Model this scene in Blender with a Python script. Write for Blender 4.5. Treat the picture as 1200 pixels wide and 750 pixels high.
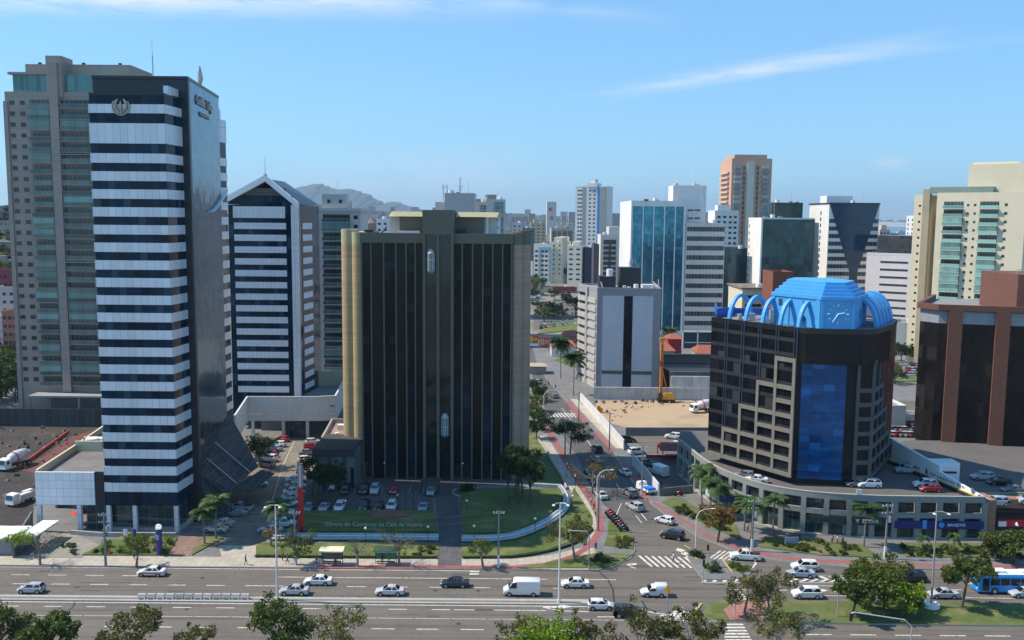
import bpy, bmesh, math, random
import numpy as np
from mathutils import Vector, Matrix
random.seed(7)
R = math.radians
for o in list(bpy.data.objects): bpy.data.objects.remove(o)
SC = bpy.context.scene
COL = SC.collection
# ------------------------------------------------------------------ camera
F = 1068.0; TH = R(6.4); RO = R(.48); H = 57.0
fw = Vector((0, math.cos(TH), -math.sin(TH))); u0 = Vector((0, math.sin(TH), math.cos(TH))); r0 = Vector((1, 0, 0))
cr = r0 * math.cos(RO) + u0 * math.sin(RO); cu = u0 * math.cos(RO) - r0 * math.sin(RO)
cd = bpy.data.cameras.new('camera'); cam = bpy.data.objects.new('camera', cd); COL.objects.link(cam)
M = Matrix((cr, cu, -fw)).transposed().to_4x4(); M.translation = Vector((0, 0, H)); cam.matrix_world = M
cd.sensor_width = 36; cd.lens = 36 * F / 1200; cd.clip_start = 1; cd.clip_end = 60000
SC.camera = cam
def rayd(x, y): return fw + cr * ((x - 600) / F) - cu * ((y - 375) / F)
def G(x, y, z=0):                       # a surveyed point: where the sight line through (x, y) meets height z
    d = rayd(x, y); t = (z - H) / d.z
    return Vector((d.x * t, d.y * t, z))
def P(x, y, Y):
    d = rayd(x, y); t = Y / d.y
    return Vector((d.x * t, Y, H + d.z * t))
# ------------------------------------------------------------------ light
SUNV = Vector((-math.cos(R(50)) * .985, math.cos(R(50)) * .09, math.sin(R(50)))).normalized()
W = bpy.data.worlds.new('World'); SC.world = W; W.use_nodes = True
wn = W.node_tree; wn.nodes.clear(); L = wn.links
out = wn.nodes.new('ShaderNodeOutputWorld'); bg = wn.nodes.new('ShaderNodeBackground'); bg.inputs[1].default_value = .15
sky = wn.nodes.new('ShaderNodeTexSky'); sky.sky_type = 'NISHITA'; sky.sun_disc = False
sky.sun_elevation = math.asin(SUNV.z); sky.sun_rotation = math.atan2(SUNV.x, SUNV.y)
sky.altitude = 1200; sky.air_density = 1.25; sky.dust_density = .05; sky.ozone_density = 3.0
tc = wn.nodes.new('ShaderNodeTexCoord')
def wmath(op, a, b=None, c=None, clamp=False):
    n = wn.nodes.new('ShaderNodeMath'); n.operation = op; n.use_clamp = clamp
    for i, v in enumerate((a, b, c)):
        if v is None: continue
        if isinstance(v, (int, float)): n.inputs[i].default_value = v
        else: L.new(v, n.inputs[i])
    return n.outputs[0]
def wdot(v):
    n = wn.nodes.new('ShaderNodeVectorMath'); n.operation = 'DOT_PRODUCT'; L.new(tc.outputs['Generated'], n.inputs[0]); n.inputs[1].default_value = v
    return n.outputs['Value']
nz = []
for sc_, st in (((5, 5, 34), 3.2), ((3, 3, 9), 6.0)):
    mp = wn.nodes.new('ShaderNodeMapping'); mp.inputs['Scale'].default_value = sc_; L.new(tc.outputs['Generated'], mp.inputs[0])
    n = wn.nodes.new('ShaderNodeTexNoise'); n.inputs['Scale'].default_value = st; n.inputs['Detail'].default_value = 7; n.inputs['Roughness'].default_value = .62
    L.new(mp.outputs[0], n.inputs['Vector']); nz.append(n.outputs['Fac'])
def wisp(a, b, wid, amt, noise, thr):
    A = rayd(*a).normalized(); B = rayd(*b).normalized(); N = A.cross(B).normalized(); T = (B - A).normalized(); mid = (A + B) / 2
    half = (B - A).length / 2
    across = wmath('ABSOLUTE', wdot(N)); across = wmath('MULTIPLY_ADD', noise, wid * 1.1, wmath('SUBTRACT', across, wid * .5))
    m1 = wmath('SUBTRACT', 1, wmath('DIVIDE', across, wid), clamp=True)
    al = wmath('ABSOLUTE', wmath('SUBTRACT', wdot(T), mid.dot(T))); m2 = wmath('SUBTRACT', 1, wmath('DIVIDE', al, half), clamp=True)
    m = wmath('MULTIPLY', m1, wmath('POWER', m2, .6)); nn = wmath('MULTIPLY', wmath('SUBTRACT', noise, thr), 3.2, clamp=True)
    return wmath('MULTIPLY', wmath('MULTIPLY', m, nn), amt)
cl = [wisp((700, 112), (1130, 40), .013, 1.0, nz[0], .30), wisp((640, 118), (1300, 30), .008, .3, nz[0], .3),
      wisp((-500, -14), (640, 6), .022, 1.5, nz[0], .30), wisp((340, 226), (640, 214), .05, .9, nz[1], .34),
      wisp((1018, 191), (1068, 190), .010, .9, nz[1], .32), wisp((-100, 300), (10, 230), .05, .8, nz[1], .35), wisp((560, 0), (800, 25), .012, .4, nz[0], .35)]
tot = cl[0]
for c in cl[1:]: tot = wmath('ADD', tot, c, clamp=True)
mx = wn.nodes.new('ShaderNodeMix'); mx.data_type = 'RGBA'; L.new(tot, mx.inputs['Factor'])
hs = wn.nodes.new('ShaderNodeHueSaturation'); hs.inputs['Saturation'].default_value = 1.0; hs.inputs['Value'].default_value = 1.0
gm_ = wn.nodes.new('ShaderNodeGamma'); gm_.inputs[1].default_value = .6; L.new(sky.outputs[0], gm_.inputs[0]); tn = wn.nodes.new('ShaderNodeMix'); tn.data_type = 'RGBA'; tn.blend_type = 'MULTIPLY'; tn.inputs['Factor'].default_value = 1; tn.inputs['B'].default_value = (.70, 1.22, 1.66, 1); L.new(gm_.outputs[0], tn.inputs['A']); L.new(tn.outputs['Result'], hs.inputs['Color']); L.new(hs.outputs[0], mx.inputs['A']); mx.inputs['B'].default_value = (3.6, 4.2, 4.9, 1)
L.new(mx.outputs['Result'], bg.inputs[0]); L.new(bg.outputs[0], out.inputs[0])
sd = bpy.data.lights.new('sun', 'SUN'); sd.energy = 4.2; sd.angle = R(.5); sd.color = (1, .90, .76)
so = bpy.data.objects.new('sun', sd); COL.objects.link(so); so.rotation_euler = (-SUNV).to_track_quat('-Z', 'Y').to_euler()
vs = SC.view_settings; vs.view_transform = 'Standard'; vs.look = 'None'; vs.gamma = 1; vs.exposure = 0.55; vs.use_curve_mapping = False
SC.render.engine = 'CYCLES'

HAZE = .00006
# ------------------------------------------------------------------ materials
MAT = {}
def mat(name, col, rough=.6, metal=0., noise=(.15, .12), grid=None, spec=.5, bump=0., rnd=0., objcol=False, emit=0, coord='pos', col2=None, thr=None, jig=0., cur=None, coat=0, stretch=None):
    """grid=(cell_u, cell_v, line_u, line_v, line_colour, cell_variation); rnd = per-object variation; col2/thr = patches"""
    if name in MAT: return MAT[name]
    m = bpy.data.materials.new(name); m.use_nodes = True; nt = m.node_tree; lk = nt.links; nd = nt.nodes
    b = nd['Principled BSDF']; b.inputs['Roughness'].default_value = rough; b.inputs['Metallic'].default_value = metal
    b.inputs['Specular IOR Level'].default_value = spec
    if coat: b.inputs['Coat Weight'].default_value = coat; b.inputs['Coat Roughness'].default_value = .04
    def mth(op, a, b2=None, clamp=False, c=None):
        n = nd.new('ShaderNodeMath'); n.operation = op; n.use_clamp = clamp
        for i, v in enumerate((a, b2, c)):
            if v is None: continue
            if isinstance(v, (int, float)): n.inputs[i].default_value = v
            else: lk.new(v, n.inputs[i])
        return n.outputs[0]
    def mixc(f, a, b2, bt='MIX'):
        n = nd.new('ShaderNodeMix'); n.data_type = 'RGBA'; n.blend_type = bt
        for k, v in (('Factor', f), ('A', a), ('B', b2)):
            if isinstance(v, (int, float)): n.inputs[k].default_value = v
            elif isinstance(v, tuple): n.inputs[k].default_value = (*v, 1)
            else: lk.new(v, n.inputs[k])
        return n.outputs['Result']
    geo = nd.new('ShaderNodeNewGeometry'); pos = geo.outputs['Position']
    if coord == 'obj':
        t = nd.new('ShaderNodeTexCoord'); pos = t.outputs['Object']
    def ntex(sc, det=4, ro=.55):
        n = nd.new('ShaderNodeTexNoise'); n.inputs['Scale'].default_value = sc; n.inputs['Detail'].default_value = det; n.inputs['Roughness'].default_value = ro
        lk.new(pos, n.inputs['Vector']); return n.outputs['Fac']
    c = tuple(col)
    if objcol:
        oi = nd.new('ShaderNodeObjectInfo'); cc = oi.outputs['Color']
    else: cc = c
    if col2 is not None:
        p_ = pos
        if stretch:
            mp_ = nd.new('ShaderNodeMapping'); mp_.inputs['Scale'].default_value = stretch; lk.new(pos, mp_.inputs[0]); pos = mp_.outputs[0]
        nn_ = nd.new('ShaderNodeTexNoise'); nn_.inputs['Scale'].default_value = thr[0]; nn_.inputs['Detail'].default_value = 6; lk.new(pos, nn_.inputs['Vector']); pos = p_
        f = mth('MULTIPLY', mth('SUBTRACT', nn_.outputs['Fac'], thr[1]), thr[2], True); cc = mixc(f, cc, tuple(col2))
    fac = None
    if noise[1] > 0:
        a = mth('MULTIPLY', mth('SUBTRACT', ntex(noise[0], 5, .65), .5), 4 * noise[1]); a = mth('ADD', a, 1.0); fac = a
        if noise[0] < 3:
            a2 = mth('MULTIPLY', mth('SUBTRACT', ntex(noise[0] * 9, 3, .6), .5), 2.2 * noise[1]); fac = mth('ADD', fac, a2)
    if rnd:
        oi2 = nd.new('ShaderNodeObjectInfo'); q = mth('ADD', mth('MULTIPLY', mth('SUBTRACT', oi2.outputs['Random'], .5), 2 * rnd), 1.0); fac = q if fac is None else mth('MULTIPLY', fac, q)
    cell = None
    if grid:
        uv = nd.new('ShaderNodeUVMap'); sx = nd.new('ShaderNodeSeparateXYZ'); lk.new(uv.outputs[0], sx.inputs[0])
        U = mth('DIVIDE', sx.outputs[0], grid[0]); V = mth('DIVIDE', sx.outputs[1], grid[1])
        fu = mth('FRACT', U); fv = mth('FRACT', V)
        cmb = nd.new('ShaderNodeCombineXYZ'); lk.new(mth('FLOOR', U), cmb.inputs[0]); lk.new(mth('FLOOR', V), cmb.inputs[1])
        wnn = nd.new('ShaderNodeTexWhiteNoise'); wnn.noise_dimensions = '3D'; lk.new(cmb.outputs[0], wnn.inputs['Vector']); cell = wnn
        q = mth('ADD', mth('MULTIPLY', mth('SUBTRACT', wnn.outputs['Value'], .5), 2 * grid[5]), 1.0); fac = q if fac is None else mth('MULTIPLY', fac, q)
    if fac is not None:
        cb = nd.new('ShaderNodeCombineColor')
        for i in range(3): lk.new(fac, cb.inputs[i])
        cc = mixc(1.0, cc, cb.outputs[0], 'MULTIPLY')
    if grid:
        if cur:   # some panes show a blind or a lit room: cur=(colour, share)
            sel = mth('GREATER_THAN', cell.outputs['Value'], 1 - cur[1]); cc = mixc(mth('MULTIPLY', sel, .8), cc, tuple(cur[0]))
        ln = mth('MAXIMUM', mth('LESS_THAN', fu, grid[2] / grid[0]) if grid[2] else 0.0, mth('LESS_THAN', fv, grid[3] / grid[1]) if grid[3] else 0.0)
        cc = mixc(ln, cc, tuple(grid[4]))
        if jig:
            vm = nd.new('ShaderNodeVectorMath'); vm.operation = 'SUBTRACT'; lk.new(cell.outputs['Color'], vm.inputs[0]); vm.inputs[1].default_value = (.5, .5, .5)
            v2 = nd.new('ShaderNodeVectorMath'); v2.operation = 'SCALE'; lk.new(vm.outputs[0], v2.inputs[0]); v2.inputs['Scale'].default_value = jig
            v3 = nd.new('ShaderNodeVectorMath'); v3.operation = 'ADD'; lk.new(geo.outputs['Normal'], v3.inputs[0]); lk.new(v2.outputs[0], v3.inputs[1])
            n4 = nd.new('ShaderNodeVectorMath'); n4.operation = 'NORMALIZE'; lk.new(v3.outputs[0], n4.inputs[0]); lk.new(n4.outputs[0], b.inputs['Normal'])
    if isinstance(cc, tuple): b.inputs['Base Color'].default_value = (*cc, 1)
    else: lk.new(cc, b.inputs['Base Color'])
    if bump:
        bn = nd.new('ShaderNodeBump'); bn.inputs['Strength'].default_value = bump; bn.inputs['Distance'].default_value = .05; lk.new(ntex(18 if bump < .5 else 6, 3), bn.inputs['Height']); lk.new(bn.outputs[0], b.inputs['Normal'])
    if emit: b.inputs['Emission Color'].default_value = (*c, 1); b.inputs['Emission Strength'].default_value = emit
    MAT[name] = m; return m
def leafmat(name, col, var=.35, tr=.35):
    if name in MAT: return MAT[name]
    m = bpy.data.materials.new(name); m.use_nodes = True; nt = m.node_tree; nd = nt.nodes; lk = nt.links; nd.clear()
    o = nd.new('ShaderNodeOutputMaterial'); d = nd.new('ShaderNodeBsdfPrincipled'); d.inputs['Roughness'].default_value = .55; d.inputs['Specular IOR Level'].default_value = .3
    t = nd.new('ShaderNodeBsdfTranslucent'); mxx = nd.new('ShaderNodeMixShader'); mxx.inputs[0].default_value = tr
    g = nd.new('ShaderNodeNewGeometry'); n = nd.new('ShaderNodeTexNoise'); n.inputs['Scale'].default_value = .9; n.inputs['Detail'].default_value = 5; lk.new(g.outputs['Position'], n.inputs['Vector'])
    oi = nd.new('ShaderNodeObjectInfo')
    cr_ = nd.new('ShaderNodeValToRGB'); e = cr_.color_ramp.elements
    e[0].position = .25; e[0].color = (col[0] * .55, col[1] * .6, col[2] * .6, 1); e[1].position = .78; e[1].color = (min(1, col[0] * 1.75), min(1, col[1] * 1.5), col[2] * 1.05, 1)
    ad = nd.new('ShaderNodeMath'); ad.operation = 'MULTIPLY_ADD'; lk.new(oi.outputs['Random'], ad.inputs[0]); ad.inputs[1].default_value = .22; 
    a2 = nd.new('ShaderNodeMath'); a2.operation = 'MULTIPLY_ADD'; lk.new(g.outputs['Random Per Island'], a2.inputs[0]); a2.inputs[1].default_value = var; lk.new(n.outputs['Fac'], a2.inputs[2])
    sb = nd.new('ShaderNodeMath'); sb.operation = 'SUBTRACT'; lk.new(a2.outputs[0], sb.inputs[0]); sb.inputs[1].default_value = var * .5 + .11
    lk.new(sb.outputs[0], ad.inputs[2]); lk.new(ad.outputs[0], cr_.inputs[0])
    lk.new(cr_.outputs[0], d.inputs['Base Color']); lk.new(cr_.outputs[0], t.inputs[0]); lk.new(d.outputs[0], mxx.inputs[1]); lk.new(t.outputs[0], mxx.inputs[2]); lk.new(mxx.outputs[0], o.inputs[0])
    MAT[name] = m; return m

# ------------------------------------------------------------------ mesh builder
class MB:
    def __init__(s, uo=(0, 0, 0)): s.v = []; s.f = []; s.m = []; s.uo = uo; s.sm = False
    def face(s, pts, m=0):
        i = len(s.v); s.v += [tuple(p) for p in pts]; s.f.append(tuple(range(i, i + len(pts)))); s.m.append(m); return s
    def prism(s, poly, z0, z1, m=0, top=None, bottom=True, mt=None):
        """poly counter-clockwise (x,y) list; top = optional other polygon for the top ring"""
        n = len(poly); i = len(s.v); tp = top or poly
        z0s = z0 if isinstance(z0, (list, tuple)) else [z0] * n; z1s = z1 if isinstance(z1, (list, tuple)) else [z1] * n
        s.v += [(p[0], p[1], z) for p, z in zip(poly, z0s)] + [(p[0], p[1], z) for p, z in zip(tp, z1s)]
        for k in range(n):
            l = (k + 1) % n; s.f.append((i + k, i + l, i + n + l, i + n + k)); s.m.append(m)
        s.f.append(tuple(i + n + k for k in range(n))); s.m.append(m if mt is None else mt)
        if bottom: s.f.append(tuple(i + k for k in reversed(range(n)))); s.m.append(m)
        return s
    def box(s, x0, x1, y0, y1, z0, z1, m=0, mt=None): return s.prism([(x0, y0), (x1, y0), (x1, y1), (x0, y1)], z0, z1, m, mt=mt)
    def fbox(s, p0, p1, a0, a1, z0, z1, d0, d1, m=0, mt=None):
        """box on a facade p0->p1 (outside on the right hand of travel): a along, d outwards"""
        t = Vector((p1[0] - p0[0], p1[1] - p0[1])); t.normalize(); n = Vector((t.y, -t.x)); p = Vector((p0[0], p0[1]))
        q = [p + t * a0 + n * d1, p + t * a1 + n * d1, p + t * a1 + n * d0, p + t * a0 + n * d0]
        return s.prism([tuple(k) for k in q], z0, z1, m, mt=mt)
    def strip(s, path, z0, z1, d0, d1, m=0, closed=False):
        o = offset(path, d1, closed); i = offset(path, d0, closed); n = len(path)
        for k in range(n if closed else n - 1):
            l = (k + 1) % n; s.prism([o[k], o[l], i[l], i[k]], z0, z1, m)
        return s
    def tube(s, pts, rad, n=6, m=0, cap=True):
        pts = [Vector(p) for p in pts]; rr = rad if isinstance(rad, (list, tuple)) else [rad] * len(pts); base = len(s.v); prev = None
        for k, p in enumerate(pts):
            d = (pts[min(k + 1, len(pts) - 1)] - pts[max(k - 1, 0)]).normalized()
            a = prev if prev else (Vector((1, 0, 0)) if abs(d.x) < .8 else Vector((0, 1, 0)))
            a = (a - d * a.dot(d)).normalized(); b = d.cross(a); prev = a
            for j in range(n):
                t = 2 * math.pi * j / n; s.v.append(tuple(p + (a * math.cos(t) + b * math.sin(t)) * rr[k]))
        for k in range(len(pts) - 1):
            for j in range(n):
                l = (j + 1) % n; s.f.append((base + k * n + j, base + k * n + l, base + (k + 1) * n + l, base + (k + 1) * n + j)); s.m.append(m)
        if cap:
            s.f.append(tuple(base + j for j in reversed(range(n)))); s.m.append(m); e = base + (len(pts) - 1) * n
            s.f.append(tuple(e + j for j in range(n))); s.m.append(m)
        return s
    def cyl(s, x, y, z0, z1, r, n=16, m=0, r1=None, mt=None):
        a = [(x + r * math.cos(2 * math.pi * k / n), y + r * math.sin(2 * math.pi * k / n)) for k in range(n)]
        r1 = r if r1 is None else r1; b = [(x + r1 * math.cos(2 * math.pi * k / n), y + r1 * math.sin(2 * math.pi * k / n)) for k in range(n)]
        return s.prism(a, z0, z1, m, top=b, mt=mt)
    def ell(s, c, r, n=10, k=7, m=0):
        base = len(s.v)
        for i in range(k + 1):
            ph = math.pi * i / k
            for j in range(n):
                t = 2 * math.pi * j / n; s.v.append((c[0] + r[0] * math.sin(ph) * math.cos(t), c[1] + r[1] * math.sin(ph) * math.sin(t), c[2] - r[2] * math.cos(ph)))
        for i in range(k):
            for j in range(n):
                l = (j + 1) % n; s.f.append((base + i * n + j, base + i * n + l, base + (i + 1) * n + l, base + (i + 1) * n + j)); s.m.append(m)
        return s
    def mesh(s, name, mats, off=(0, 0, 0), smooth=False):
        me = bpy.data.meshes.new(name); V = np.array(s.v, float) - np.array(off, float)
        me.from_pydata([tuple(x) for x in V], [], s.f); mats = mats if isinstance(mats, (list, tuple)) else [mats]
        for m in mats: me.materials.append(m)
        me.polygons.foreach_set('material_index', s.m)
        ul = me.uv_layers.new(name='UVMap'); uo = Vector(s.uo) if len(s.uo) == 3 else Vector((*s.uo, 0)); off = Vector(off); data = []
        for p in me.polygons:
            n = p.normal
            if abs(n.z) < .75:
                t = Vector((-n.y, n.x, 0)); t.normalize()
                for vi in p.vertices: q = me.vertices[vi].co + off - uo; data += [q.dot(t), q.z]
            else:
                for vi in p.vertices: q = me.vertices[vi].co + off - uo; data += [q.x, q.y]
        ul.data.foreach_set('uv', data)
        if smooth:
            me.polygons.foreach_set('use_smooth', [True] * len(me.polygons))
            if hasattr(me, 'set_sharp_from_angle'): me.set_sharp_from_angle(angle=R(40))
        me.update(); return me
def offset(path, d, closed=False):
    n = len(path); out = []
    for k in range(n):
        p = Vector(path[k][:2]); ds = []
        if k > 0 or closed: ds.append((p - Vector(path[k - 1][:2])).normalized())
        if k < n - 1 or closed: ds.append((Vector(path[(k + 1) % n][:2]) - p).normalized())
        ns = [Vector((t.y, -t.x)) for t in ds]
        if len(ns) == 1: o = ns[0]
        else: o = (ns[0] + ns[1]); o = o / max(.3, (1 + ns[0].dot(ns[1])))
        out.append((p.x + o.x * d, p.y + o.y * d))
    return out
def link(name, me, parent=None):
    o = bpy.data.objects.new(name, me); COL.objects.link(o)
    if parent: o.parent = parent
    return o
def wloc(o):
    v = Vector(o.location)
    while o.parent: o = o.parent; v += Vector(o.location)
    return v
def part(name, mb, m, parent, label=None, smooth=False):
    o = link(name, mb.mesh(name, m, wloc(parent), smooth), parent)
    if label: o['label'] = label
    return o
def thing(name, label, cat, loc=(0, 0, 0), group=None, rz=0):
    o = link(name, None); o.empty_display_size = .5; o.location = loc; o.rotation_euler = (0, 0, rz); o['label'] = label; o['category'] = cat
    if group: o['group'] = group
    return o
def solid(name, mb, m, label, cat, loc, group=None, smooth=False):
    o = link(name, mb.mesh(name, m, loc, smooth)); o.location = loc; o['label'] = label; o['category'] = cat
    if group: o['group'] = group
    return o
def struct(name, mb, m, kind='structure'):
    o = link(name, mb.mesh(name, m)); o['kind'] = kind; return o
KIDS = {}
def kids(o):
    return [c for c in o.children]
def copytree(root, loc, rz=None, label=None, group=None, color=None, scale=None, cat=None):
    def rec(o, par):
        c = o.copy(); COL.objects.link(c)
        if par: c.parent = par
        if color and o.get('paint'): c.color = (*color, 1)
        for k in KIDS.get(o.name_full, ()): 
            kc = rec(k, c)
        return c
    r = rec(root, None); r.location = loc
    if rz is not None: r.rotation_euler = (0, 0, rz)
    if scale: r.scale = (scale,) * 3 if isinstance(scale, (int, float)) else scale
    if label: r['label'] = label
    if group: r['group'] = group
    if cat: r['category'] = cat
    return r
def register(root):
    def rec(o):
        ch = [c for c in bpy.data.objects if c.parent == o]
        KIDS[o.name_full] = ch
        for c in ch: rec(c)
    rec(root)
# ------------------------------------------------------------------ shared materials
asph = mat('asphalt', (.138, .119, .099), .85, noise=(.12, .16), bump=.2, col2=(.078, .072, .065), thr=(.9, .49, 4), stretch=(.03, 1, 1))
asph2 = mat('asphalt_street', (.095, .090, .085), .85, noise=(.15, .14), bump=.2, col2=(.065, .062, .060), thr=(.9, .5, 3.5), stretch=(1, .04, 1))
paint_w = mat('road_paint', (.62, .59, .53), .7, noise=(1.5, .2), col2=(.24, .22, .19), thr=(2.2, .52, 6))
paint_r = mat('red_lane_paint', (.30, .095, .085), .8, noise=(.6, .12))
conc = mat('concrete', (.36, .34, .30), .85, noise=(.35, .14), bump=.2)
conc_d = mat('concrete_dark', (.16, .155, .15), .9, noise=(.3, .2))
pave = mat('paving_stone', (.42, .37, .30), .85, noise=(.3, .14), grid=(1.2, 1.2, .05, .05, (.22, .2, .18), .08))
pave_g = mat('paving_grey', (.17, .165, .16), .85, noise=(.3, .14), grid=(2.0, 2.0, .06, .06, (.11, .11, .11), .10))
brickp = mat('brick_paving', (.24, .15, .12), .85, noise=(.3, .15), grid=(1.5, 1.5, .1, .1, (.12, .09, .08), .12))
grass_m = mat('grass', (.085, .118, .024), .95, noise=(.35, .25), bump=.8, col2=(.19, .165, .065), thr=(.28, .5, 5))
grass_dry = mat('grass_dry', (.10, .125, .035), .95, noise=(.25, .22), bump=.8, col2=(.20, .16, .09), thr=(.2, .5, 4))
white = mat('white_paint', (.78, .78, .76), .6, noise=(.1, .05))
white_r = mat('white_wall', (.74, .73, .70), .75, noise=(.06, .08), col2=(.55, .54, .51), thr=(.4, .55, 3), stretch=(1, 1, .1))
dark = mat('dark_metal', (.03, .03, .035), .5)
steel = mat('galvanised_steel', (.45, .46, .46), .45, metal=.4)
wood = mat('bark', (.10, .075, .055), .95, noise=(2, .2))
black = mat('black_rubber', (.015, .015, .016), .8)
glass_d = mat('dark_glass', (.012, .016, .02), .06, spec=.6, noise=(.2, .2))
# ================================================================== THE GROUND
def gp(pts, z=0): return [tuple(G(x, y, 0))[:2] for x, y in pts]
def ccw(p):
    a = sum(p[i][0] * p[(i + 1) % len(p)][1] - p[(i + 1) % len(p)][0] * p[i][1] for i in range(len(p)))
    return p if a > 0 else p[::-1]
def sheet(name, poly, z, m, kind='structure'):
    p = ccw(list(poly)); return struct(name, MB().face([(x, y, z) for x, y in p]), m, kind)
def slab(name, poly, z0, z1, m, kind='structure', mt=None):
    return struct(name, MB().prism(ccw(list(poly)), z0, z1, 0, mt=1 if mt else None), [m, mt] if mt else m, kind)
city_m = mat('city_ground', (.20, .185, .16), .95, noise=(.02, .2), col2=(.09, .12, .045), thr=(.008, .5, 5))
g = MB().face([(-9000, -400, 0), (9000, -400, 0), (9000, 4300, 0), (-9000, 4300, 0)]); struct('ground', g, city_m)
struct('ground', MB().face([(-9000, 4300, 0), (900, 4300, 0), (1400, 9000, 0), (-9000, 9000, 0)]), city_m)
sea_m = mat('sea_water', (.02, .12, .13), .25, noise=(.002, .15), bump=.1)
struct('sea', MB().face([(900, 4300, .0), (9000, 4300, .0), (30000, 30000, .0), (3000, 30000, 0), (1400, 9000, 0)]), sea_m)
KB = .14
street_left = [(706, 590), (692, 565), (676, 535), (660, 512), (648, 495), (634, 470), (626, 450), (621, 430), (617, 410)]
street_right = [(762, 590), (752, 568), (731, 545), (715, 526), (696, 504), (675, 482), (663, 471), (650, 455), (639, 443), (630, 428), (625, 410)]
kerb_r = [(790, 612), (820, 630), (858, 645), (890, 655), (925, 660), (960, 663), (1000, 666), (1100, 668)]
corner_l = [(722, 664), (740, 655), (745, 645), (742, 632), (733, 617), (720, 604)]
sheet('avenue_road', [(-320, 96), (320, 96), (320, 151), (40, 168), (10, 168), (-5, 145), (-320, 145)], .012, asph)
sl = gp(street_left); sr = gp(street_right)
sheet('side_street', [(18, 165)] + gp([(720, 604)]) + sl + sr[::-1] + gp([(790, 612)]) + [(42, 166)], .016, asph2)
yk = 142.8
bl = [(-320, yk), (G(560, 667).x, yk)] + gp([(640, 669), (700, 669)] + corner_l) + sl + [(sl[-1][0], 420), (-320, 420)]
slab('pavement_left', bl, 0, KB, conc, mt=pave_g)
br = sr[::-1] + gp(kerb_r) + [(G(1100, 668).x, G(1100, 668).y), (320, 147.5), (320, 420), (sr[-1][0], 420)]
slab('pavement_right', br, 0, KB, conc, mt=pave_g)
def K(pts, z=0): return gp(pts)
# cream footpath along the avenue and red cycle lanes
sheet('footpath', [(-320, 143.1), (G(690, 668).x, 143.1)] + gp([(700, 645), (690, 641), (640, 652), (600, 656), (560, 656)]) + [(-10, G(540, 656).y), (-320, G(540, 656).y)], KB + .004, pave)
def lane(pts, w, z, m=paint_r):
    p = [tuple(G(*q))[:2] for q in pts]; a = offset(p, w / 2); b = offset(p, -w / 2); k = MB()
    for i in range(len(p) - 1): k.face([(*a[i], z), (*a[i + 1], z), (*b[i + 1], z), (*b[i], z)])
    struct('cycle_lane', k, m)
lane([(372, 665), (600, 665.5), (640, 662), (672, 653), (692, 640), (703, 622), (703, 605), (695, 590), (677, 562), (662, 538), (649, 514), (638, 496)], 1.3, KB + .009)
sheet('footpath', K([(686, 640), (696, 628), (699, 618), (698, 606), (690, 590), (672, 562), (657, 538), (640, 510), (632, 512), (648, 545), (664, 568), (680, 594), (690, 612), (688, 625), (680, 636)]), KB + .006, pave)
kr2 = [(765, 590), (800, 612), (830, 630), (862, 643), (895, 652), (928, 657), (965, 660), (1000, 662), (1100, 665), (1260, 668)]
sheet('cycle_lane', gp(kr2) + gp([(x, y - 3.2) for x, y in kr2[::-1]]), KB + .008, paint_r)
sheet('cycle_lane', K([(762, 586), (748, 562), (731, 540), (726, 541), (741, 562), (753, 584)]), KB + .008, paint_r)
sheet('cycle_lane', K([(722, 530), (700, 506), (696, 507), (716, 530)]), KB + .008, paint_r)
sheet('cycle_lane', K([(690, 496), (668, 470), (663, 472), (683, 496)]), KB + .008, paint_r)
sheet('footpath', K([(722, 526), (690, 492), (668, 468), (676, 468), (702, 492), (734, 526)]), KB + .006, pave)
sheet('footpath', gp([(765, 578), (800, 602), (834, 620), (868, 634), (900, 642), (960, 649), (1050, 653), (1260, 656), (1260, 664), (1100, 661), (1000, 658), (965, 656), (928, 653), (895, 648), (862, 639), (830, 626), (800, 608), (762, 584)]), KB + .005, pave_g)
# lawns (slightly domed slabs)
LZ = [0]
def lawn(pts, z=.10, m=grass_m):
    LZ[0] += .006; return slab('lawn', gp(pts), KB, KB + z + LZ[0], m)
lawn([(300, 652), (514, 653), (514, 638), (300, 637)])
lawn([(541, 653), (600, 652), (640, 646), (680, 632), (694, 616), (694, 606), (684, 590), (672, 572), (668, 592), (646, 617), (600, 634), (541, 640)])
lawn([(605, 667), (650, 667), (708, 667), (728, 660), (742, 651), (700, 649), (672, 655), (640, 661)])
lawn([(708, 640), (742, 645), (742, 636), (733, 618), (722, 606), (713, 612), (712, 628)])
lawn([(620, 530), (640, 530), (632, 512), (618, 505)]); lawn([(640, 530), (663, 567), (655, 570), (628, 530)]); 
lawn([(622, 532), (640, 540), (655, 571), (622, 568)])
lawn([(775, 590), (815, 608), (850, 624), (858, 622), (830, 606), (800, 585), (787, 584)], .1, grass_dry)
lawn([(790, 584), (820, 598), (862, 616), (868, 634), (850, 626), (815, 610), (776, 590)], .1, grass_dry)
lawn([(890, 642), (960, 652), (1030, 655), (1012, 640), (940, 632), (896, 630)], .1, grass_dry)
lawn([(1062, 654), (1290, 656), (1290, 640), (1130, 638), (1052, 638)], .1, grass_dry)
lawn([(96, 652), (196, 652), (208, 632), (150, 627), (118, 640)]); lawn([(225, 652), (262, 632), (247, 628), (233, 634), (226, 645)], .1, grass_dry)
lawn([(650, 423), (676, 432), (676, 418), (664, 412)]); lawn([(630, 392), (692, 385), (692, 371), (640, 382)], .1)
sheet('sandy_soil', K([(432, 610), (455, 604), (482, 608), (478, 614), (440, 616)]), 1.42, mat('red_soil', (.22, .10, .06), .95, noise=(.6, .2)))
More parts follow.
